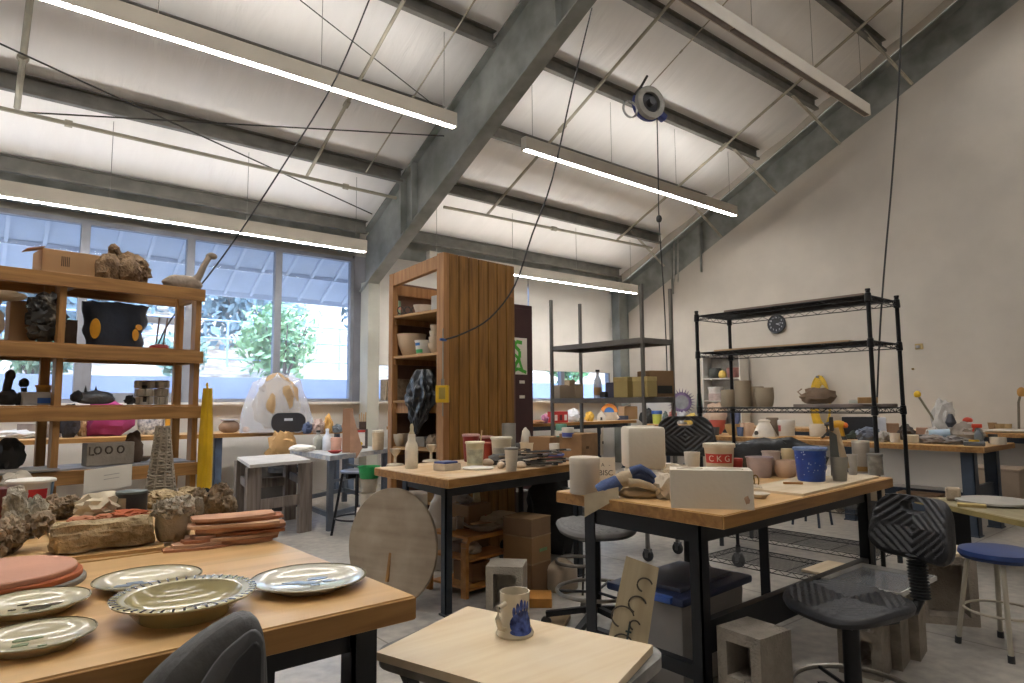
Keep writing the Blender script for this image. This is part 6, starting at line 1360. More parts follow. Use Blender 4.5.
# yellow hose on the right wall
P = PX(820, 388, 11.2); k = depth(P)/FPX; t = thing('yellow_hose', 'coiled yellow hose hanging on the right wall behind the rack', 'hose', P, R(-90))
for i in range(5):
    a_, b_ = (9.5-.8*i)*k, (28-2*i)*k; MB().tube([(a_*math.cos(2*PI*j/28)+i*.02, -.02-.015*i, b_*math.sin(2*PI*j/28)-16*k) for j in range(28)], .018, 7, closed=True).build('coil', mt('#c9a52a', .5), t)
MB().tube([(0, .1, 11*k), (0, -.1, 11*k)], .02, 8).build('wall_hook', STEEL, t)
# metal shelving load
def FK(px, x, z):
    d_ = ray(px, 400); X_ = 4.38+x; q = EYEV+d_*(X_/d_.x); return Vector((X_, q.y, z))
zf = 1.34
BXS = [('cardboard_box', 'flat open carton low at the left of the metal shelf', 565, .2, 20, 13, .2, '#9a8873'), ('cardboard_box', 'small carton beside the flat open one on the metal shelf', 577, .28, 9, 14, .12, '#a8957c'), ('storage_box', 'dark blue-grey box in the middle of the metal shelf', 613, .2, 9, 15, .1, '#4b4a5a'), ('file_box', 'yellow-tan file box, left of two on the metal shelf', 626, .12, 16, 20, .16, '#a8955f'), ('file_box', 'yellow-tan file box, right of two on the metal shelf', 645, .06, 15, 20, .16, '#a08d59'), ('cardboard_box', 'large brown carton with a black label at the right of the metal shelf', 656, .28, 28, 26, .2, '#7d6143')]
for nm, lb, px, x, w_, h_, d_, c in BXS:
    o = boxp(nm, lb, 'box', FK(px, x, zf), w_, h_, d_, mt(c, .85, 0, .08, 4), 0 if nm != 'cardboard_box' else R(-20)); ww, hh, dd = INFO[o.name]
    if 'black label' in lb: MB().box(ww*.12, -dd/2-.002, hh*.28, ww*.6, .003, hh*.3).build('black_label', mt('#26241f', .6), o, smooth=False)
    elif nm == 'file_box': MB().box(0, 0, hh*.9, ww*1.03, dd*1.03, hh*.22, bev=.003).build('lid', mt('#b09c66', .85), o, smooth=False)
    elif nm == 'storage_box': MB().box(0, -dd/2-.002, hh*.6, ww*.7, .003, hh*.35).build('front_label', mt('#2b2b4a', .6), o, smooth=False)
    else: MB().box(0, 0, hh*.99, ww*1.01, .03, .006).build('tape', mt('#b7a082', .6), o, smooth=False)
o = FK(570, .2, zf); q = boxp('cardboard_box', 'tiny carton on top of the flat open one', 'box', o+Vector((0, 0, INFO['cardboard_box.008'][1] if 'cardboard_box.008' in INFO else .1)), 8, 6, .07, mt('#b29c80', .85), 0)
P = FK(598, .2, zf); o = potp('amber_bottle', 'clear bottle with an amber label on the metal shelf', 'bottle', P, 8, 26, mt('#b9b3a6', .2, 0, .1, 6, alpha=.7), 'bottle'); band(o, mt('#9a7545', .5), .1, .4); MB().lathe([(0, INFO[o.name][1]), (.02, INFO[o.name][1]), (.02, INFO[o.name][1]+.02), (0, INFO[o.name][1]+.02)], 10).build('cap', DARK, o)
boxp('dark_block', 'small dark block beside the amber bottle on the metal shelf', 'block', FK(604, .12, zf), 5, 6, .06, DARK, 0)
P = FK(590, .25, zf); plank('ware_board', 'brown board flat on the metal shelf under the amber bottle', 'board', Vector((4.58, 4.0, 1.3395)) if False else P+Vector((0, .1, 0)), .3, .3, .0, PINE) if False else None
# three cartons topped: carton on the large one
P = FK(649, .3, zf+INFO['cardboard_box.009'][1] if 'cardboard_box.009' in INFO else zf+.2)

# ------------------------------------------------------------------ bench beneath the drawn blinds
BZ2 = .94
for nm, lb, cat, px, w_, h_, c, kind in (('red_box', 'bright red box with white print on the bench below the blinds', 'box', 560, 20, 11, '#b5322c', 'box'), ('purple_ornament', 'purple spiky ornament left of the red box on the bench', 'ornament', 547, 7, 10, '#a0647f', 'lump'), ('cloth_pile', 'orange and brown cloth scraps at the left end of that bench', 'cloth', 539, 14, 4, '#a5754f', 'lump'), ('white_cloth', 'white heaped cloth right of the red box', 'cloth', 575, 14, 14, '#d2d4d8', 'lump'), ('grey_box', 'grey box in front of the white heaped cloth', 'box', 578, 8, 8, '#8f8f90', 'box'), ('yellow_ornament', 'yellow round ornament on the bench below the blinds', 'ornament', 592, 9, 10, '#d6ad4a', 'lump'), ('white_house', 'small white gabled house model on the bench', 'model', 604, 9, 10, '#d5d0c6', 'house'), ('rainbow_arch', 'orange and blue rainbow arch on the bench below the blinds', 'ornament', 612, 14, 17, '#c9772f', 'arch'), ('paper_heap', 'white paper heap under the rainbow arch', 'paper', 614, 14, 7, '#d8d3cb', 'lump'), ('open_carton', 'tan carton with raised flap at the right end of that bench', 'box', 631, 20, 13, '#b08a5f', 'box'), ('blue_tray', 'dark blue tray in front of the tan carton', 'tray', 624, 13, 4, '#4f5b74', 'box')):
    q = T(px, 424-(px-536)*.045, BZ2); P = q+Vector((.1, .16, 0)); P.z = BZ2
    if kind == 'box':
        o = boxp(nm, lb, cat, P, w_, h_, .16, mt(c, .6, 0, .08, 5), 0); ww, hh, dd = INFO[o.name]
        if nm == 'red_box':
            for i in range(3): MB().box(-ww*.33+ww*.33*i, -dd/2-.002, hh*.45, ww*.18, .003, hh*.5).build('white_print', mt('#d9cfc4', .6) if i != 1 else mt('#5a1d1b', .6), o, smooth=False)
        if nm == 'open_carton': MB().bar((-ww/2, -dd/2, hh), (-ww*.3, -dd*1.1, hh+.05), ww*.6, .004).build('raised_flap', mt('#c3a27a', .8), o, smooth=False)
    elif kind == 'lump': lumpp(nm, lb, cat, P, w_, h_, .16, mt(c, .8, 0, .15, 9), .35, 3, px, rough=.15)
    else:
        k = depth(P)/FPX; t = thing(nm, lb, cat, P, face(P))
        if kind == 'house':
            MB().prism([(-4*k, 0), (4*k, 0), (4*k, 5*k), (0, 10*k), (-4*k, 5*k)], -.06, .06, UPR).build('walls', mt(c, .6), t, smooth=False); MB().bar((-5*k, 0, 4.4*k), (0, 0, 10.4*k), .14, .01, (0, 1, 0) if False else (1, 0, -1)).bar((5*k, 0, 4.4*k), (0, 0, 10.4*k), .14, .01, (1, 0, 1)).build('roof', mt('#a7a49e', .6), t, smooth=False); MB().box(0, -.061, 2*k, 2*k, .004, 3*k).build('door', DARK, t, smooth=False)
        else:
            for r0, r1, cc in ((7*k, 8.5*k, '#c9772f'), (5*k, 7*k, '#d28a3f'), (0, 5*k, '#3f6fb0')):
                n = 20; mb = MB(); pl_ = [(r1*math.cos(PI*i/n), 8*k+r1*math.sin(PI*i/n)) for i in range(n+1)]+([(r0*math.cos(PI*i/n), 8*k+r0*math.sin(PI*i/n)) for i in range(n, -1, -1)] if r0 else []); mb.prism(pl_, -.03+.002*r0/k, .03, UPR); mb.build('arch_band', mt(cc, .5), t)
            MB().box(0, 0, 4*k, 15*k, .08, 8*k).build('stand', mt('#c6b8a4', .7), t, smooth=False)

# ------------------------------------------------------------------ right wall bench and the long tool table
ZB = TH
def KW(px, x=10.8): d_ = ray(px, 420); q = EYEV+d_*(x/d_.x); return Vector((x, q.y, ZB))
def KT(px, x=7.75): d_ = ray(px, 440); q = EYEV+d_*(x/d_.x); return Vector((x, q.y, ZB))
# white bookshelf on the wall bench
P1 = PX(703, 400, 10.9); P2 = PX(741, 400, 10.9); ym = (P1.y+P2.y)/2; wv = abs(P1.y-P2.y); zt_ = 2.17
t = thing('white_bookshelf', 'white bookshelf standing on the wall bench behind the wire rack', 'bookshelf', (11.05, ym, ZB), R(-90)); BK = mt('#c9c4ba', .6, 0, .05, 4); hs = zt_-ZB
for s in (-1, 1): MB().box(s*(wv/2-.01), 0, hs/2, .02, .3, hs).build('side_panel', BK, t, smooth=False)
MB().box(0, .14, hs/2, wv, .012, hs).build('back_panel', mt('#a39d95', .7), t, smooth=False)
SHZ = [.01, .45, .87, hs-.012]
for z in SHZ: MB().box(0, 0, z, wv-.03, .29, .02).build('shelf', BK, t, smooth=False)
def BS(y, z): return Vector((11.03, ym+y, ZB+z))
for y, z, w_, h_, c, nm, lb, kind in ((.2, .88, 13, 10, '#3d3f3a', 'dark_bowl', 'dark bowl on the upper shelf of the white bookshelf', 'pot'), (.05, .88, 8, 8, '#d3b65e', 'yellow_ball', 'yellow ball on the upper shelf of the white bookshelf', 'lump'), (-.2, .88, 14, 10, '#8e5f56', 'red_dish_stack', 'stack of reddish dishes on the upper shelf of the white bookshelf', 'pot'), (.2, .46, 15, 7, '#b9a6a0', 'clear_tub', 'lower clear tub on the middle shelf of the white bookshelf', 'tub'), (-.2, .46, 10, 10, '#3b3a3a', 'black_pot', 'black pot on the middle shelf of the white bookshelf', 'pot'), (.15, .02, 15, 10, '#a79f97', 'clear_tub', 'clear tub with red inside on the lowest shelf of the white bookshelf', 'tub'), (-.2, .02, 11, 12, '#6e7ba6', 'patterned_bowl', 'blue patterned bowl on the lowest shelf of the white bookshelf', 'bowl')):
    P = BS(y, z)
    if kind == 'lump': lumpp(nm, lb, 'ball', P, w_, h_, .12, mt(c, .5), .03, 2, 3)
    else: potp(nm, lb, {'pot': 'pot', 'tub': 'tub', 'bowl': 'bowl'}[kind], P, w_, h_, mt(c, .5, 0, .2, 12), {'pot': 'pot', 'tub': 'lidded', 'bowl': 'bowl'}[kind])
P = BS(.2, .46); o = potp('clear_tub', 'upper clear tub with a white lid on the middle shelf of the white bookshelf', 'tub', P+Vector((0, 0, .125)), 15, 7, mt('#cfc9c2', .5), 'lidded')
# things in front on the wall bench and its surroundings
P = KW(682, 10.95); k = depth(P)/FPX
t = thing('sunburst_mirror', 'purple sunburst-rimmed round mirror leaning at the wall end of the bench', 'mirror', P+Vector((0, 0, 22*k)), face(P)); mb = MB()
for i in range(26):
    a = 2*PI*i/26; mb.add([(8*k*math.cos(a-.1), 0, 8*k*math.sin(a-.1)), (8*k*math.cos(a+.1), 0, 8*k*math.sin(a+.1)), (14.5*k*math.cos(a), .01, 14.5*k*math.sin(a)), (9*k*math.cos(a), -.03, 9*k*math.sin(a))], [(0, 1, 2), (0, 3, 2), (1, 3, 2), (0, 1, 3)])
mb.lathe([(7*k, -.01), (10*k, -.01), (10*k, .01), (7*k, .01), (7*k, -.01)], 28, Matrix.Rotation(PI/2, 4, 'X')); mb.build('purple_rim', mt('#6d5a7c', .6), t, smooth=False)
MB().lathe([(0, -.004), (7*k, -.004), (7*k, .004), (0, .004)], 24, Matrix.Rotation(PI/2, 4, 'X')).build('mirror_glass', mt('#c9ccd0', .15, .6), t)
MB().tube([(0, .02, -8*k), (0, .05, -22*k)], .02, 6).build('prop', DARK, t)
WBI = [(657, 10, 13, '#b9c25a', 'tub', 'lime green tub with a blue lid near the metal shelving', 'tub'), (648, 16, 16, '#2c2c2a', 'lump', 'black bag behind the metal shelving post', 'bag'), (673, 9, 15, '#b46a5e', 'lump', 'small red and white figure by the lime green tub', 'figure'), (665.5, 6, 13, '#5a6660', 'lump', 'dark green leafy clump beside the lime green tub', 'plant'), (682, 12, 14, '#a9a9ab', 'lump', 'clear plastic dome below the purple mirror', 'dome'), (692, 12, 12, '#c4a957', 'lump', 'yellow-white mask below the purple mirror', 'mask'), (700, 6, 34, '#3f5a52', 'tall', 'dark green folded umbrella beside the white bookshelf', 'umbrella')]
for px, w_, h_, c, kd, lb, cat in WBI:
    P = KW(px, 10.85)
    if kd == 'tub': o = potp('lime_tub', lb, cat, P, w_, h_, mt(c, .5), 'taper'); lid(o, mt('#3c5fa0', .5), 1.05, .25)
    elif kd == 'tall': potp('folded_umbrella', lb, cat, P, w_, h_, mt(c, .7), [(0, 0), (.5, 0), (1, .5), (.7, .9), (.2, 1), (0, 1)])
    else: lumpp('bench_'+cat, lb, cat, P, w_, h_, .16, mt(c, .7, 0, .25, 14), .35, 3, px, rough=.15)
KTI = [(716, 10.68, 20, 24, '#bfa58f', 'lump', 'pinkish crumpled cloth on the bench in front of the white bookshelf', 'cloth'), (718, 7.9, 16, 14, '#b5584a', 'bowl', 'coral red bowl at the far left end of the tool table', 'bowl'), (716, 7.65, 8, 8, '#4c4f52', 'cup', 'small dark cup below the coral red bowl', 'cup'), (733, 7.8, 15, 11, '#b3996b', 'bowl', 'tan and white bowl right of the coral one on the tool table', 'bowl'), (740.5, 7.65, 7, 9, '#5a6c94', 'cup', 'blue-grey cup right of the tan and white bowl', 'cup'), (748, 7.75, 13, 13, '#bd9f86', 'pot', 'pinkish cylinder pot right of the blue-grey cup', 'cyl'), (765, 7.75, 24, 17, '#cdc5b8', 'cone', 'white bell-shaped clay piece on the tool table', 'cone'), (773, 8.0, 12, 18, '#77695a', 'pot', 'brown pot behind the white bell-shaped piece', 'cyl'), (787, 7.8, 16, 17, '#c8c3b8', 'tub', 'white bucket with a red mark on the tool table', 'lidded'), (818, 7.85, 15, 14, '#c9bfae', 'block', 'square white plaster cup under the yellow hose', 'cyl')]
for px, x, w_, h_, c, kd, lb, cat in KTI:
    P = KW(px, x) if x > 9 else KT(px, x)
    if kd == 'lump': lumpp('crumpled_cloth', lb, cat, P, w_, h_, .18, mt(c, .85, 0, .1, 6, .3, 12), .4, 2.6, 5, rough=.12)
    else:
        o = potp({'bowl': 'bowl', 'cup': 'cup', 'pot': 'pot', 'cone': 'bell_form', 'tub': 'bucket', 'block': 'plaster_cup'}[kd], lb, {'cyl': 'pot', 'cone': 'clay form', 'lidded': 'bucket'}.get(cat, cat), P, w_, h_, mt(c, .6, 0, .1, 8), cat if cat in PROF else kd)
        if kd == 'tub': band(o, mt('#a8484a', .5), .35, .7, 1, 1, 'red_mark', -1.2, -.7)
        if kd == 'cone': r, h, k = INFO[o.name]; rot(MB().lathe([(0, 0), (h*.14, 0), (h*.14, .01), (0, .01)], 14), TR((-r*.62, -r*.62, h*.22)) @ RZ(R(-40)) @ UPR).build('dark_opening', DARK, o)
# power drill-like heat gun
P = KT(835, 7.7); k = depth(P)/FPX; t = thing('heat_gun', 'yellow heat gun with a black nozzle standing on the tool table', 'tool', P+Vector((0, 0, .0)), face(P)); HY = mt('#c08f1e', .45)
MB().tube([(7*k, 0, 3*k), (5.5*k, 0, 12*k)], 2.6*k, 10).build('grip', HY, t); MB().blob(3*k, 0, 15*k, 7.5*k, .045, 4.2*k, .05, 2, 2, 3, flat=False).build('housing', HY, t)
MB().tube([(-3*k, 0, 16*k), (-9*k, 0, 15*k)], 2.4*k, 10, taper=[1, .7]).build('nozzle', BLK, t); MB().blob(10*k, 0, 14*k, 2.5*k, .035, 3*k, .05).build('orange_tail', mt('#c9651f', .5), t); MB().tube([(-7*k, 0, 14*k), (-6*k, -.02, 8*k), (-10*k, -.03, 3*k), (-13*k, 0, 1*k)], .012, 6).build('power_lead', DARK, t); MB().lathe([(0, 0), (4*k, 0), (3.4*k, 3.5*k), (0, 3.5*k)], 14, TR((7*k, 0, 0))).build('base', BLK, t)
plank('ware_board', 'orange-tan board lying on the tool table left of the heat gun', 'board', KT(806, 7.75)+Vector((0, 0, 0)), .35, .5, .02, mt('#b48a52', .7))
SCL = [(851, 7.95, 20, 10, '#4a5a54', 'green and grey heap of tangled hoses right of the heat gun', 'hose', 0), (862, 8.0, 34, 22, '#23252a', 'black box-like machine behind the tangled hoses', 'machine', 1), (869, 7.7, 22, 14, '#5f6878', 'blue-grey tangle of cables at the rack post', 'cable', 0), (884, 7.65, 12, 11, '#8d8880', 'row of grey tape rolls between the rack posts', 'tape', 0), (895, 7.6, 9, 9, '#c6b9a6', 'pale round roll between the rack posts', 'roll', 2), (886, 8.1, 24, 16, '#8a6e56', 'brown carton behind the tape rolls', 'box', 1), (882, 8.05, 9, 22, '#b9bcc6', 'small white box on top of the brown carton behind the rack post', 'box', 1), (911, 7.6, 14, 8, '#b8a98f', 'tan soap-like block on the tool table right of the rack', 'block', 1), (921, 7.7, 12, 8, '#5d5a57', 'dark jar lid right of the tan soap-like block', 'lid', 2), (906, 8.15, 16, 16, '#4a4038', 'dark brown brush heap right of the rack post', 'brush', 0), (926, 8.1, 16, 13, '#94735f', 'pinkish-brown brick at the back of the tool table', 'brick', 1), (932, 7.65, 24, 9, '#8b8079', 'grey-pink clay lumps at the front of the tool table', 'clay', 0), (955, 7.65, 22, 9, '#77726f', 'grey striped clay roll at the front of the tool table', 'clay', 0), (965, 7.9, 30, 22, '#b3a89c', 'clear plastic bag heap at the right of the tool table', 'bag', 0), (945, 8.1, 20, 44, '#cfccc6', 'tall clear plastic bundle at the back of the tool table', 'bundle', 0), (934, 7.9, 14, 16, '#b9b0a6', 'white cloth lump left of the pale blue tube', 'cloth', 0), (998, 7.9, 14, 7, '#c2b7a5', 'white tape roll at the right corner of the tool table', 'tape', 2), (993, 8.05, 8, 9, '#2b2a2b', 'black roll behind the white tape roll', 'roll', 2), (974, 7.55, 18, 4, '#5c5e63', 'grey flat file with a yellow grip on the tool table', 'file', 1)]
for px, x, w_, h_, c, lb, cat, kd in SCL:
    P = KT(px, x); nm = {0: 'heap_of_', 1: 'flat_', 2: 'round_'}[kd]+{'lid': 'disc', 'cap': 'disc'}.get(cat, cat)
    if kd == 0: lumpp(nm, lb, cat, P, w_, h_, .18, mt(c, .3 if cat in ('bag', 'bundle') else .6, 0, .15 if cat in ('bag', 'bundle') else .3, 14, .4, 24, alpha=.6 if cat in ('bag', 'bundle') else 1), .4, 3.2, px, rough=.2)
    elif kd == 1: o = boxp(nm, lb, cat, P, w_, h_, .16, mt(c, .7, 0, .12, 9), bev=.008)
    else: potp(nm, lb, cat, P, w_, h_, mt(c, .6), [(.45, 0), (1, 0), (1, 1), (.45, 1), (.45, 0)])
    if cat == 'file': ww, hh, dd = INFO[o.name]; MB().box(0, 0, hh+.006, ww*.5, .05, .02, bev=.006).build('yellow_grip', YEL, o)
P = KT(940, 7.8); k = depth(P)/FPX; o = rot(MB().lathe([(.0, -9*k), (4.5*k, -9*k), (4.6*k, 9*k), (3.6*k, 9*k), (3.6*k, 5*k), (0, 5*k)], 20), TR((0, 0, 9*k)) @ Matrix.Rotation(R(86), 4, 'Y')).build('blue_tube', mt('#9fb3c2', .5), loc=P, rz=face(P)); tag(o, 'pale blue tube lying on the tool table', 'tube')
P = KT(935, 8.05); k = depth(P)/FPX; o = MB().tube([(0, 0, 0), (0, 0, 22*k), (-8*k, 0, 38*k), (-12*k, 0, 46*k)], .012, 7).build('yellow_tip_stick', mt('#77705e', .7), loc=P, rz=face(P)); tag(o, 'thin tool with a yellow tip rising above the tool table', 'tool'); MB().blob(-12.5*k, 0, 47*k, .035, .03, .04, .1).build('yellow_tip', YEL, o)
P = KT(952, 8.0); o = potp('black_spray_gun', 'dark upright spray gun in front of the tall plastic bundle', 'spray gun', P, 10, 28, mt('#3b3d44', .5), [(0, 0), (.8, 0), (.9, .1), (.5, .5), (1, .7), (.4, 1), (0, 1)])
P = KT(979, 7.85); o = potp('spray_bottle', 'grey spray bottle with a red trigger on the tool table', 'bottle', P, 8, 16, mt('#6d7478', .4), 'bottle'); r, h, k = INFO[o.name]; MB().box(-.01, 0, h*1.12, .09, .035, .04, bev=.008).box(-.035, 0, h*.98, .014, .02, .07, ry=.3).build('red_trigger', mt('#c2412a', .4), o)
P = KT(969, 8.1); o = lumpp('red_nozzle_top', 'red plastic cap poking out of the plastic bag heap', 'cap', P+Vector((0, 0, .22)), 9, 6, .08, mt('#bf4128', .4), .1, 2, 3); P = KT(969, 8.1)
o.location.z = ZB; MB().tube([(0, 0, -.0), (0, 0, .24)], .018, 8).build('stem', mt('#8b8a86', .5), o)
for v in o.data.vertices: v.co.z += .2
# wall bench at far right
for px, w_, h_, c, lb, cat, kd in ((1000, 10, 8, '#a98d63', 'leftmost tan cup on the wall bench at far right', 'cup', 'cup'), (1007, 8, 8, '#b39a70', 'second tan cup on the wall bench at far right', 'cup', 'cup'), (992, 8, 9, '#8f7150', 'brown cup on the wall bench at far right', 'cup', 'cup')): potp('tan_cup', lb, cat, KW(px, 10.95), w_, h_, mt(c, .7), kd)
P = KW(1018, 10.9); k = depth(P)/FPX; o = MB().tube([(0, 0, 0), (.02, 0, 30*k), (.05, 0, 38*k)], .015, 7).build('long_brush', mt('#6b6253', .7), loc=P, rz=face(P)); tag(o, 'long brush with an orange tip standing at the right edge', 'brush'); MB().blob(.06, 0, 40*k, .05, .04, .07, .1).build('orange_tip', mt('#b3823f', .6), o)
P = KW(1010, 10.75); lumpp('paper_strip', 'long white paper strip along the wall bench at far right', 'paper', P, 50, 4, .2, mt('#c9c0b2', .8), .15, 2, 3)

# ------------------------------------------------------------------ under the tables and on the floor at right
p = T(640, 640, 0); P = Vector((2.72, 2.02, 0)); dd = ray(638, 500); 
t = thing('storage_tote', 'big clear storage tote with a dark blue lid under the centre right table', 'storage bin', (2.74, 2.03, 0), R(3)); mb = MB()
mb.box(0, 0, .21, .56, .38, .40, bev=.03, taper=.88); mb.build('tub', mt('#9b9794', .45, 0, .08, 3), t)
MB().box(0, 0, .425, .62, .43, .04, bev=.015).build('lid', mt('#2f3a5c', .4), t); tl_ = t.children[-1] if t.children[-1].name.startswith('lid') else [c for c in t.children if c.name.startswith('lid')][0]; MB().box(0, 0, .452, .46, .3, .025, bev=.01).build('lid_panel', mt('#454b60', .45, 0, .2, 6), tl_); MB().box(-.29, -.1, .43, .07, .12, .03, bev=.008).build('latch', mt('#3c5fae', .4), tl_)
q1 = T(612, 616, .0); PL = Vector((2.27, 1.78, 0))
pb_ = D(608, 626, 2.62); pt_ = D(627, 558, 2.72)
t = thing('stained_board', 'tall board stained with ring marks leaning against the table end', 'board', (pb_.x, pb_.y, 0), face(pb_)); LBH = .62
k = 2.65/FPX; lean = R(-10); ML = Matrix.Rotation(lean, 4, 'X') @ Matrix.Rotation(R(12), 4, 'Y')
MB().prism([(-22*k, -.02), (22*k, -.02), (19*k, pt_.z-.0), (-15*k, pt_.z+.015)], 0, .018, UPR).build('panel', wood('#b5a688', '#9a8a6c', 'z', 2, .8), t, smooth=False)
bpy.data.objects['panel'].matrix_local = ML
for cx, cz, rr_ in ((4, .5, .035), (-8, .44, .045), (-4, .34, .04), (5, .42, .02), (8, .58, .03)):
    mk = MB().tube([(cx*k+rr_*math.cos(a), -.0185, cz+rr_*.9*math.sin(a)) for a in [R(20+14*i) for i in range(18)]], .0035, 5).build('ring_mark', mt('#4d453a', .9), t); mk.matrix_local = ML
mk = MB().bar((0*k, -.019, .36), (0*k, -.019, .43), .008, .003, (0, 1, 0)).bar((-3*k, -.019, .39), (3*k, -.019, .39), .008, .003, (0, 1, 0)).build('ink_mark', mt('#3e4a4a', .9), t); mk.matrix_local = ML
# three cinder blocks with a clear tray on top
for i, (px_, lb) in enumerate(((0, 'left one of three cinder blocks under the clear tray at right'), (1, 'middle one of three cinder blocks under the clear tray at right'), (2, 'right one of three cinder blocks under the clear tray at right'))):
    base = Vector((3.22, 1.74, 0))+Vector((.62, -.78, 0)).normalized()*.0
    cinder(lb, Vector((3.42+.2*i, 1.47-.01*i, 0)), R(-80), .19, .19, .385, [1, 1])
t = thing('clear_tray', 'clear plastic tray lying on the three cinder blocks', 'tray', (3.62, 1.465, .386), R(0)); MB().box(0, 0, .003, .46, .36, .005).build('tray_base', mt('#8c8f94', .15, .0, .2, 5, alpha=.6), t, smooth=False)
mb = MB()
for s in (-1, 1): mb.box(s*.23, 0, .012, .008, .37, .022).box(0, s*.18, .012, .46, .008, .022)
mb.build('tray_rim', mt('#b9b7b2', .25), t, smooth=False)
# low plank bench at the right edge with a grey disc
p1, p2 = T(915, 503, .45), T(1040, 513, .45)
zb = .45; LBp = Vector((5.05, 1.72, 0))
e1, e2 = T(936, 502, zb), T(1036, 523, zb); ed = (e2-e1); bl_ = ed.length+.5; ba_ = math.atan2(ed.y, ed.x); bn_ = Vector((-math.sin(ba_), math.cos(ba_), 0)); t = thing('low_plank_bench', 'low yellow-edged plank on dark legs at the right, behind the blue stool', 'bench', (e1+e2)/2+bn_*.21-Vector((0, 0, zb)), ba_); MB().box(0, 0, zb-.02, bl_, .42, .04, bev=.003).build('plank_top', wood('#a79b7c', '#85795c', 'x', 2, .7), t, smooth=False); MB().box(0, -.215, zb-.025, bl_, .02, .04).build('yellow_edge', mt('#94824e', .6), t, smooth=False)
for s in (-bl_/2+.12, bl_/2-.12): MB().box(s, 0, (zb-.04)/2, .08, .3, zb-.04, bev=.004).build('leg', BLK_ST, t, smooth=False)
q = T(1000, 506, zb); k = depth(q)/FPX; o = MB().lathe([(0, 0), (28*k, 0), (34*k, .015), (34*k, .03), (30*k, .036), (0, .036)], 40).build('throwing_bat', mt('#a8a49c', .6, 0, .1, 4), loc=q+Vector((.1, .06, .001))); tag(o, 'thick round grey bat on the low plank at the right edge', 'disc')
q = T(958, 502, zb); o = boxp('sponge_block', 'pale rounded block on the low plank left of the grey bat', 'block', q+Vector((.06, .05, 0)), 13, 13, .1, mt('#a5957f', .9, 0, .15, 9, .3, 60), bev=.02)
q = T(972, 507, zb); o = boxp('wood_offcut', 'flat yellowish offcut in front of the pale rounded block', 'wood', q, 24, 3, .1, mt('#b09a62', .8))
# cinder block and board beyond the work chair
q = T(962, 560, 0); cinder('pale cinder block holding a board beyond the blue stool', (4.55, 1.48, 0), R(-58), .3, .19, .385, [1], m=mt('#958a7d', .95, 0, .12, 12, .5, 90)); plank('ware_board', 'pale board resting on the cinder block beyond the blue stool', 'board', (4.6, 1.5, .386), .46, .28, .018, PLY, R(-58))
q = T(938, 585, 0); o = boxy('concrete_paver', 'small concrete paver on the floor behind the right work chair', 'paver', 944, 582, 0, 26, 9, .2, mt('#8b7b6a', .95, 0, .15, 10, .3, 60))
# low wire rack under the tables, in front of the long tool table
t = thing('low_wire_rack', 'low wire shelf on dark legs behind the centre right table', 'shelving rack', (5.35, 2.2, 0), R(0)); 
for x in (0, .5):
    for y in (0, 1.3): MB().tube([(x, y, 0), (x, y, .52)], .02, 10).build('post', mt('#33383f', .5), t)
wire_shelf(MB_ := MB(), 0, .5, 0, 1.3, .5); MB_.build('wire_shelf', mt('#77693a', .6), t); wire_shelf(MB_ := MB(), 0, .5, 0, 1.3, .12); MB_.build('wire_shelf', WB, t)
for i, (y, w_, h_, c, lb) in enumerate(((.2, .3, .16, '#a99a85', 'pale flat carton on the low wire shelf nearest the right work chair'), (.62, .3, .05, '#2f4f9c', 'flat dark blue tray on the low wire shelf'), (1.05, .32, .12, '#8d8275', 'grey-brown tub on the far end of the low wire shelf'))):
    o = MB().box(0, 0, h_/2, .34, w_, h_, bev=.01).build(('flat_carton', 'blue_tray', 'storage_tub')[i], mt(c, .6, 0, .1, 5), loc=(5.6, 2.2+y, .505)); tag(o, lb, ('box', 'tray', 'tub')[i])
# stools and boxes under the long tool table
t = thing('round_stool', 'blue-topped round stool tucked under the long tool table', 'stool', (6.95, 3.45, 0)); MB().lathe([(0, .58), (.17, .58), (.18, .6), (.16, .63), (0, .63)], 28).build('seat', mt('#2d4a8a', .4), t)
for i in range(4): a = R(45+90*i); MB().tube([(.13*math.cos(a), .13*math.sin(a), .59), (.2*math.cos(a), .2*math.sin(a), 0)], .013, 8).build('leg', NAVY, t)
MB().tube([(.185*math.cos(2*PI*i/28), .185*math.sin(2*PI*i/28), .2) for i in range(28)], .008, 6, closed=True).build('foot_ring', NAVY, t)
for x, y, w_, d_, h_, c, nm, lb in ((8.0, 3.85, .3, .5, .5, '#b3a997', 'white_carton', 'white carton under the long tool table behind the blue-topped stool'), (7.95, 2.75, .22, .4, .3, '#8a6f55', 'cardboard_box', 'brown open carton under the right end of the long tool table'), (9.4, 2.4, .5, .5, .5, '#8c7a68', 'clay_bag_box', 'rounded brown clay sack on the floor beyond the long tool table'), (6.2, 3.9, .4, .45, .42, '#8f8a86', 'grey_tote', 'translucent grey tote on the floor seen past the wire rack'), (6.05, 4.9, .45, .3, .5, '#77675a', 'cardboard_box', 'brown carton on the floor seen under the metal shelving'), (5.6, 4.2, .3, .3, .34, '#b7ac9c', 'white_carton', 'small white carton on the floor seen under the metal shelving'), (3.88, 4.72, .26, .3, .5, '#6f675f', 'grey_carton', 'grey carton on the floor right of the plank cabinet')):
    o = MB().box(0, 0, h_/2, w_, d_, h_, bev=.012).build(nm, mt(c, .8, 0, .1, 4), loc=(x, y, 0), rz=R(6*(x % 1)-3)); tag(o, lb, 'box'); MB().box(0, 0, h_-.004, w_*1.02, d_*1.02, .03, bev=.006).build('lid', mt(c, .7, 0, .05, 4), o)
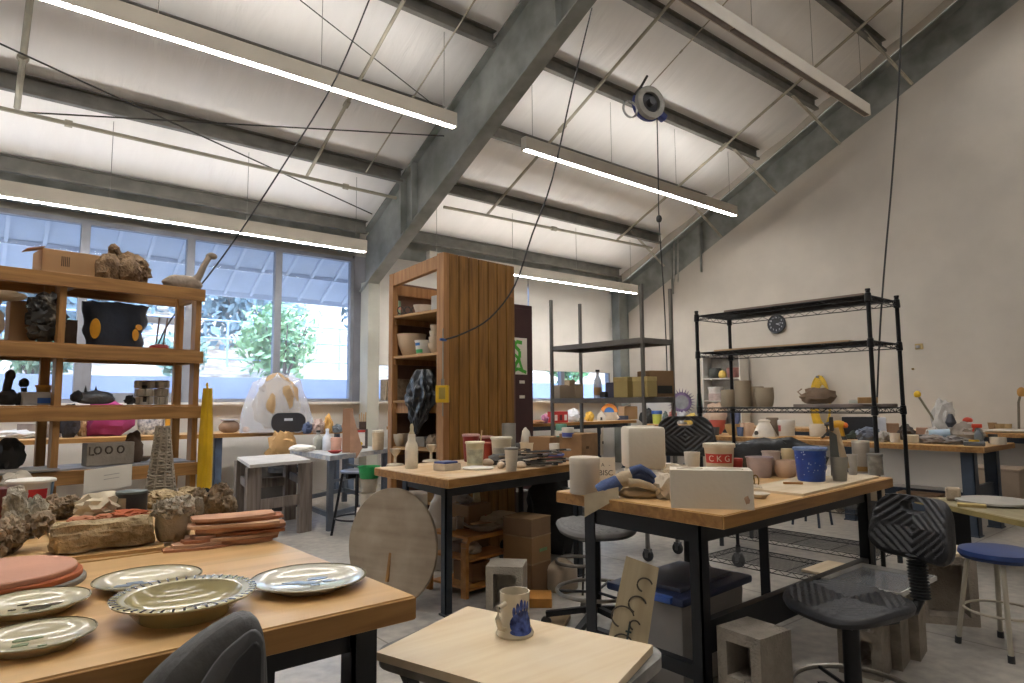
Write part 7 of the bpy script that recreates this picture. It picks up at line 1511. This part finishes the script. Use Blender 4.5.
q = T(585, 600, 0); t = thing('metal_ring_stand', 'metal hoop lying on a stand beside the tote under the table', 'hoop', (q.x+.12, q.y+.18, 0)); MB().tube([(.15*math.cos(2*PI*i/30), .15*math.sin(2*PI*i/30), .2) for i in range(30)], .012, 8, closed=True).build('hoop', mt('#77736d', .4, .6), t)
for i in range(3): a = 2*PI*i/3; MB().tube([(.15*math.cos(a), .15*math.sin(a), .2), (.11*math.cos(a), .11*math.sin(a), 0)], .008, 6).build('leg', DARK, t)
o = pot('clay_pot', 'lidded pale clay pot on the floor beside the carton stack', 'pot', 562, 594, 0, 32, 30, mt('#938370', .85, 0, .12, 6), [(0, 0), (.85, 0), (1, .1), (.97, .7), (.9, .8), (.4, 1), (0, 1)], n=10)
q = T(570, 622, 0); plank('loose_board', 'loose brown board on the floor in front of the metal hoop', 'board', (q.x-.16, q.y-.02, 0), .4, .14, .03, mt('#8a7355', .8), R(35)); q = T(590, 640, 0); plank('loose_board', 'pale loose board on the floor beside the table leg', 'board', (q.x+.0, q.y-.22, .0), .26, .16, .06, mt('#a98a63', .8), R(20))
q = T(541, 606, 0); boxp('orange_plank', 'short orange plank on the floor beside the carton stack', 'wood', q+fv*.05, 22, 9, .2, mt('#b27a35', .6))
# rubbish box under the left foreground table
t = thing('scrap_box', 'tan box of clay scraps under the left foreground table', 'box', (.52, 1.8, 0), R(20)); MB().box(0, 0, .25, .3, .3, .5, bev=.008).build('carton', mt('#8f7a60', .85), t, smooth=False)
for i in range(4): MB().blob(-.08+.06*i, -.05+.05*(i % 2), .53, .06, .06, .05, .4, 3, i+2, 3, rough=.2).build('clay_scrap', BARK if i % 2 else TERRA, t)
P = T(566, 570, 0)+Vector((.32, .5, 0)); P.z = 0; lumpp('black_bag_heap', 'heap of black plastic bags on the floor behind the carton stack', 'bag', P, 50, 86, .26, mt('#1d1d1f', .4, 0, .4, 3, .5, 12), .3, 2.4, 4, rough=.1)
# jacket and bag on the window bench seen through the rack
P = PY(136, 420, 9.2); P.z = .94; k = depth(P)/FPX
lumpp('patterned_bag', 'round bag with a white floral pattern on the window bench behind the rack', 'bag', P+Vector((.18, .08, 0)), 24, 32, .2, glaze('#31405c', '#dededc', '#d2d4d8', 24, 4, .7), .08, 2, 3)
lumpp('magenta_jacket', 'magenta jacket heaped against the patterned bag behind the rack', 'jacket', P+Vector((-.26, .1, 0)), 42, 36, .3, mt('#8a2b5c', .9, 0, .25, 4, .3, 12), .3, 2.2, 7); lumpp('dark_fur_hood', 'dark furry hood at the left of the magenta jacket', 'hood', P+Vector((-.68, .0, 0)), 18, 34, .24, mt('#2e2b30', .95, 0, .3, 14, .5, 50), .25, 3, 5, rough=.1)
for px, w_, h_, c, kd, lb, cat in ((90, 9, 16, '#d8cfbd', 'bottle', 'white bottle with a yellow cap on the window bench seen through the rack', 'bottle'), (100, 40, 18, '#dfe3ea', 'lump', 'white plastic heap on the window bench seen through the rack', 'plastic'), (76, 10, 22, '#a98a66', 'lump', 'brown rough clay piece on the window bench seen through the rack', 'clay'), (82, 8, 6, '#8b7f74', 'cup', 'small grey cup on the window bench seen through the rack', 'cup'), (32, 36, 14, '#857a76', 'box', 'grey-brown panel on the window bench seen through the rack', 'panel'), (8, 40, 9, '#cfd3da', 'lump', 'white cloth at the far left of the window bench', 'cloth'), (167, 10, 22, '#c8912a', 'cup', 'orange jar on the window bench right of the patterned bag', 'jar')):
    P = T(px, 438-(px*.02), .94)+Vector((.05, .1, 0)); P.z = .94; P.y = min(P.y, 9.4)
    if kd == 'lump': lumpp('bench_'+cat, lb, cat, P, w_, h_, .25, mt(c, .8, 0, .1, 8, .2, 30), .35, 3, px, rough=.12)
    elif kd == 'box': boxp('grey_board', lb, cat, P, w_, h_, .1, mt(c, .8))
    else:
        o = potp('bench_'+cat, lb, cat, P, w_, h_, mt(c, .5), kd)
        if kd == 'bottle': lid(o, YEL, .5, .12, 'cap')
# ================================================================== GROUPS OF REPEATS
GRP = {'glazed_plate': 'glazed plates on the foreground table', 'cinder_block': 'concrete blocks on the floor', 'clay_disc': 'stacked clay discs', 'plaster_mould': 'plaster moulds on the centre right table', 'clay_pot': 'unfired clay pots', 'red_tub': 'red tubs by the cabinet', 'sprinkler_pipe': 'sprinkler pipes under the roof', 'sprinkler_branch_pipe': 'sloping pipes under the roof', 'bracing_rod': 'bracing rods under the roof', 'power_cord': 'cords hanging from the roof', 'evergreen_tree': 'evergreen trees outside', 'shrub': 'shrubs outside', 'pottery_goblet': 'goblets on the dusty table', 'carved_pot': 'carved pots on the rack', 'cardboard_box': 'cardboard boxes about the studio', 'work_chair': 'rubber work chairs', 'work_table': 'wooden work tables', 'ware_board': 'ware boards', 'roller_blind': 'roller blinds over the windows', 'wall_conduit': 'conduits against the right rafter', 'thin_dowel': 'dowels on the rack', 'terracotta_scrap': 'terracotta scraps', 'clay_ball': 'clay balls on the dusty table', 'clay_cup': 'clay cups on the bentwood table', 'white_cup': 'paper cups in the cabinet', 'glaze_bucket': 'glaze buckets on the dusty table', 'glaze_jar': 'glaze jars by the cartons', 'file_box': 'file boxes on the metal shelf', 'clear_tub': 'clear tubs in the white bookshelf', 'tan_cup': 'tan cups on the wall bench', 'round_stool': 'round blue stools', 'bench_scrap_heap': 'scrap heaps at the bench end', 'loose_board': 'loose boards on the floor', 'plastic_tub': 'plastic tubs', 'black_plastic_bag': 'black plastic bags', 'white_carton': 'pale cartons on the floor', 'crumpled_paper': 'crumpled papers', 'heap_of_clay': 'clay lumps on the tool table', 'flat_box': 'boxes on the tool table'}
for o in list(scn.objects):
    if o.parent is None and 'group' not in o:
        st = o.name.split('.')[0]
        if st in GRP: o['group'] = GRP[st]
# ================================================================== LIGHT
w = bpy.data.worlds.new('sky'); scn.world = w; w.use_nodes = True
N = w.node_tree.nodes; L = w.node_tree.links; bg = N['Background']
sk = N.new('ShaderNodeTexSky'); sk.sky_type = 'NISHITA'; sk.sun_disc = False; sk.sun_elevation = R(48); sk.sun_rotation = R(200); sk.air_density = 1.2; sk.dust_density = 1.5
L.new(sk.outputs['Color'], bg.inputs['Color']); bg.inputs['Strength'].default_value = 1.0
sd = bpy.data.lights.new('sun', 'SUN'); so = bpy.data.objects.new('sun', sd); COL.objects.link(so)
sd.energy = 8; sd.angle = R(1.5); sd.color = (1, .96, .9); so.rotation_euler = (R(-38), R(18), 0)
v = scn.view_settings; v.view_transform = 'Standard'; v.look = 'None'; v.gamma = 1; v.use_curve_mapping = False; v.exposure = 0.5
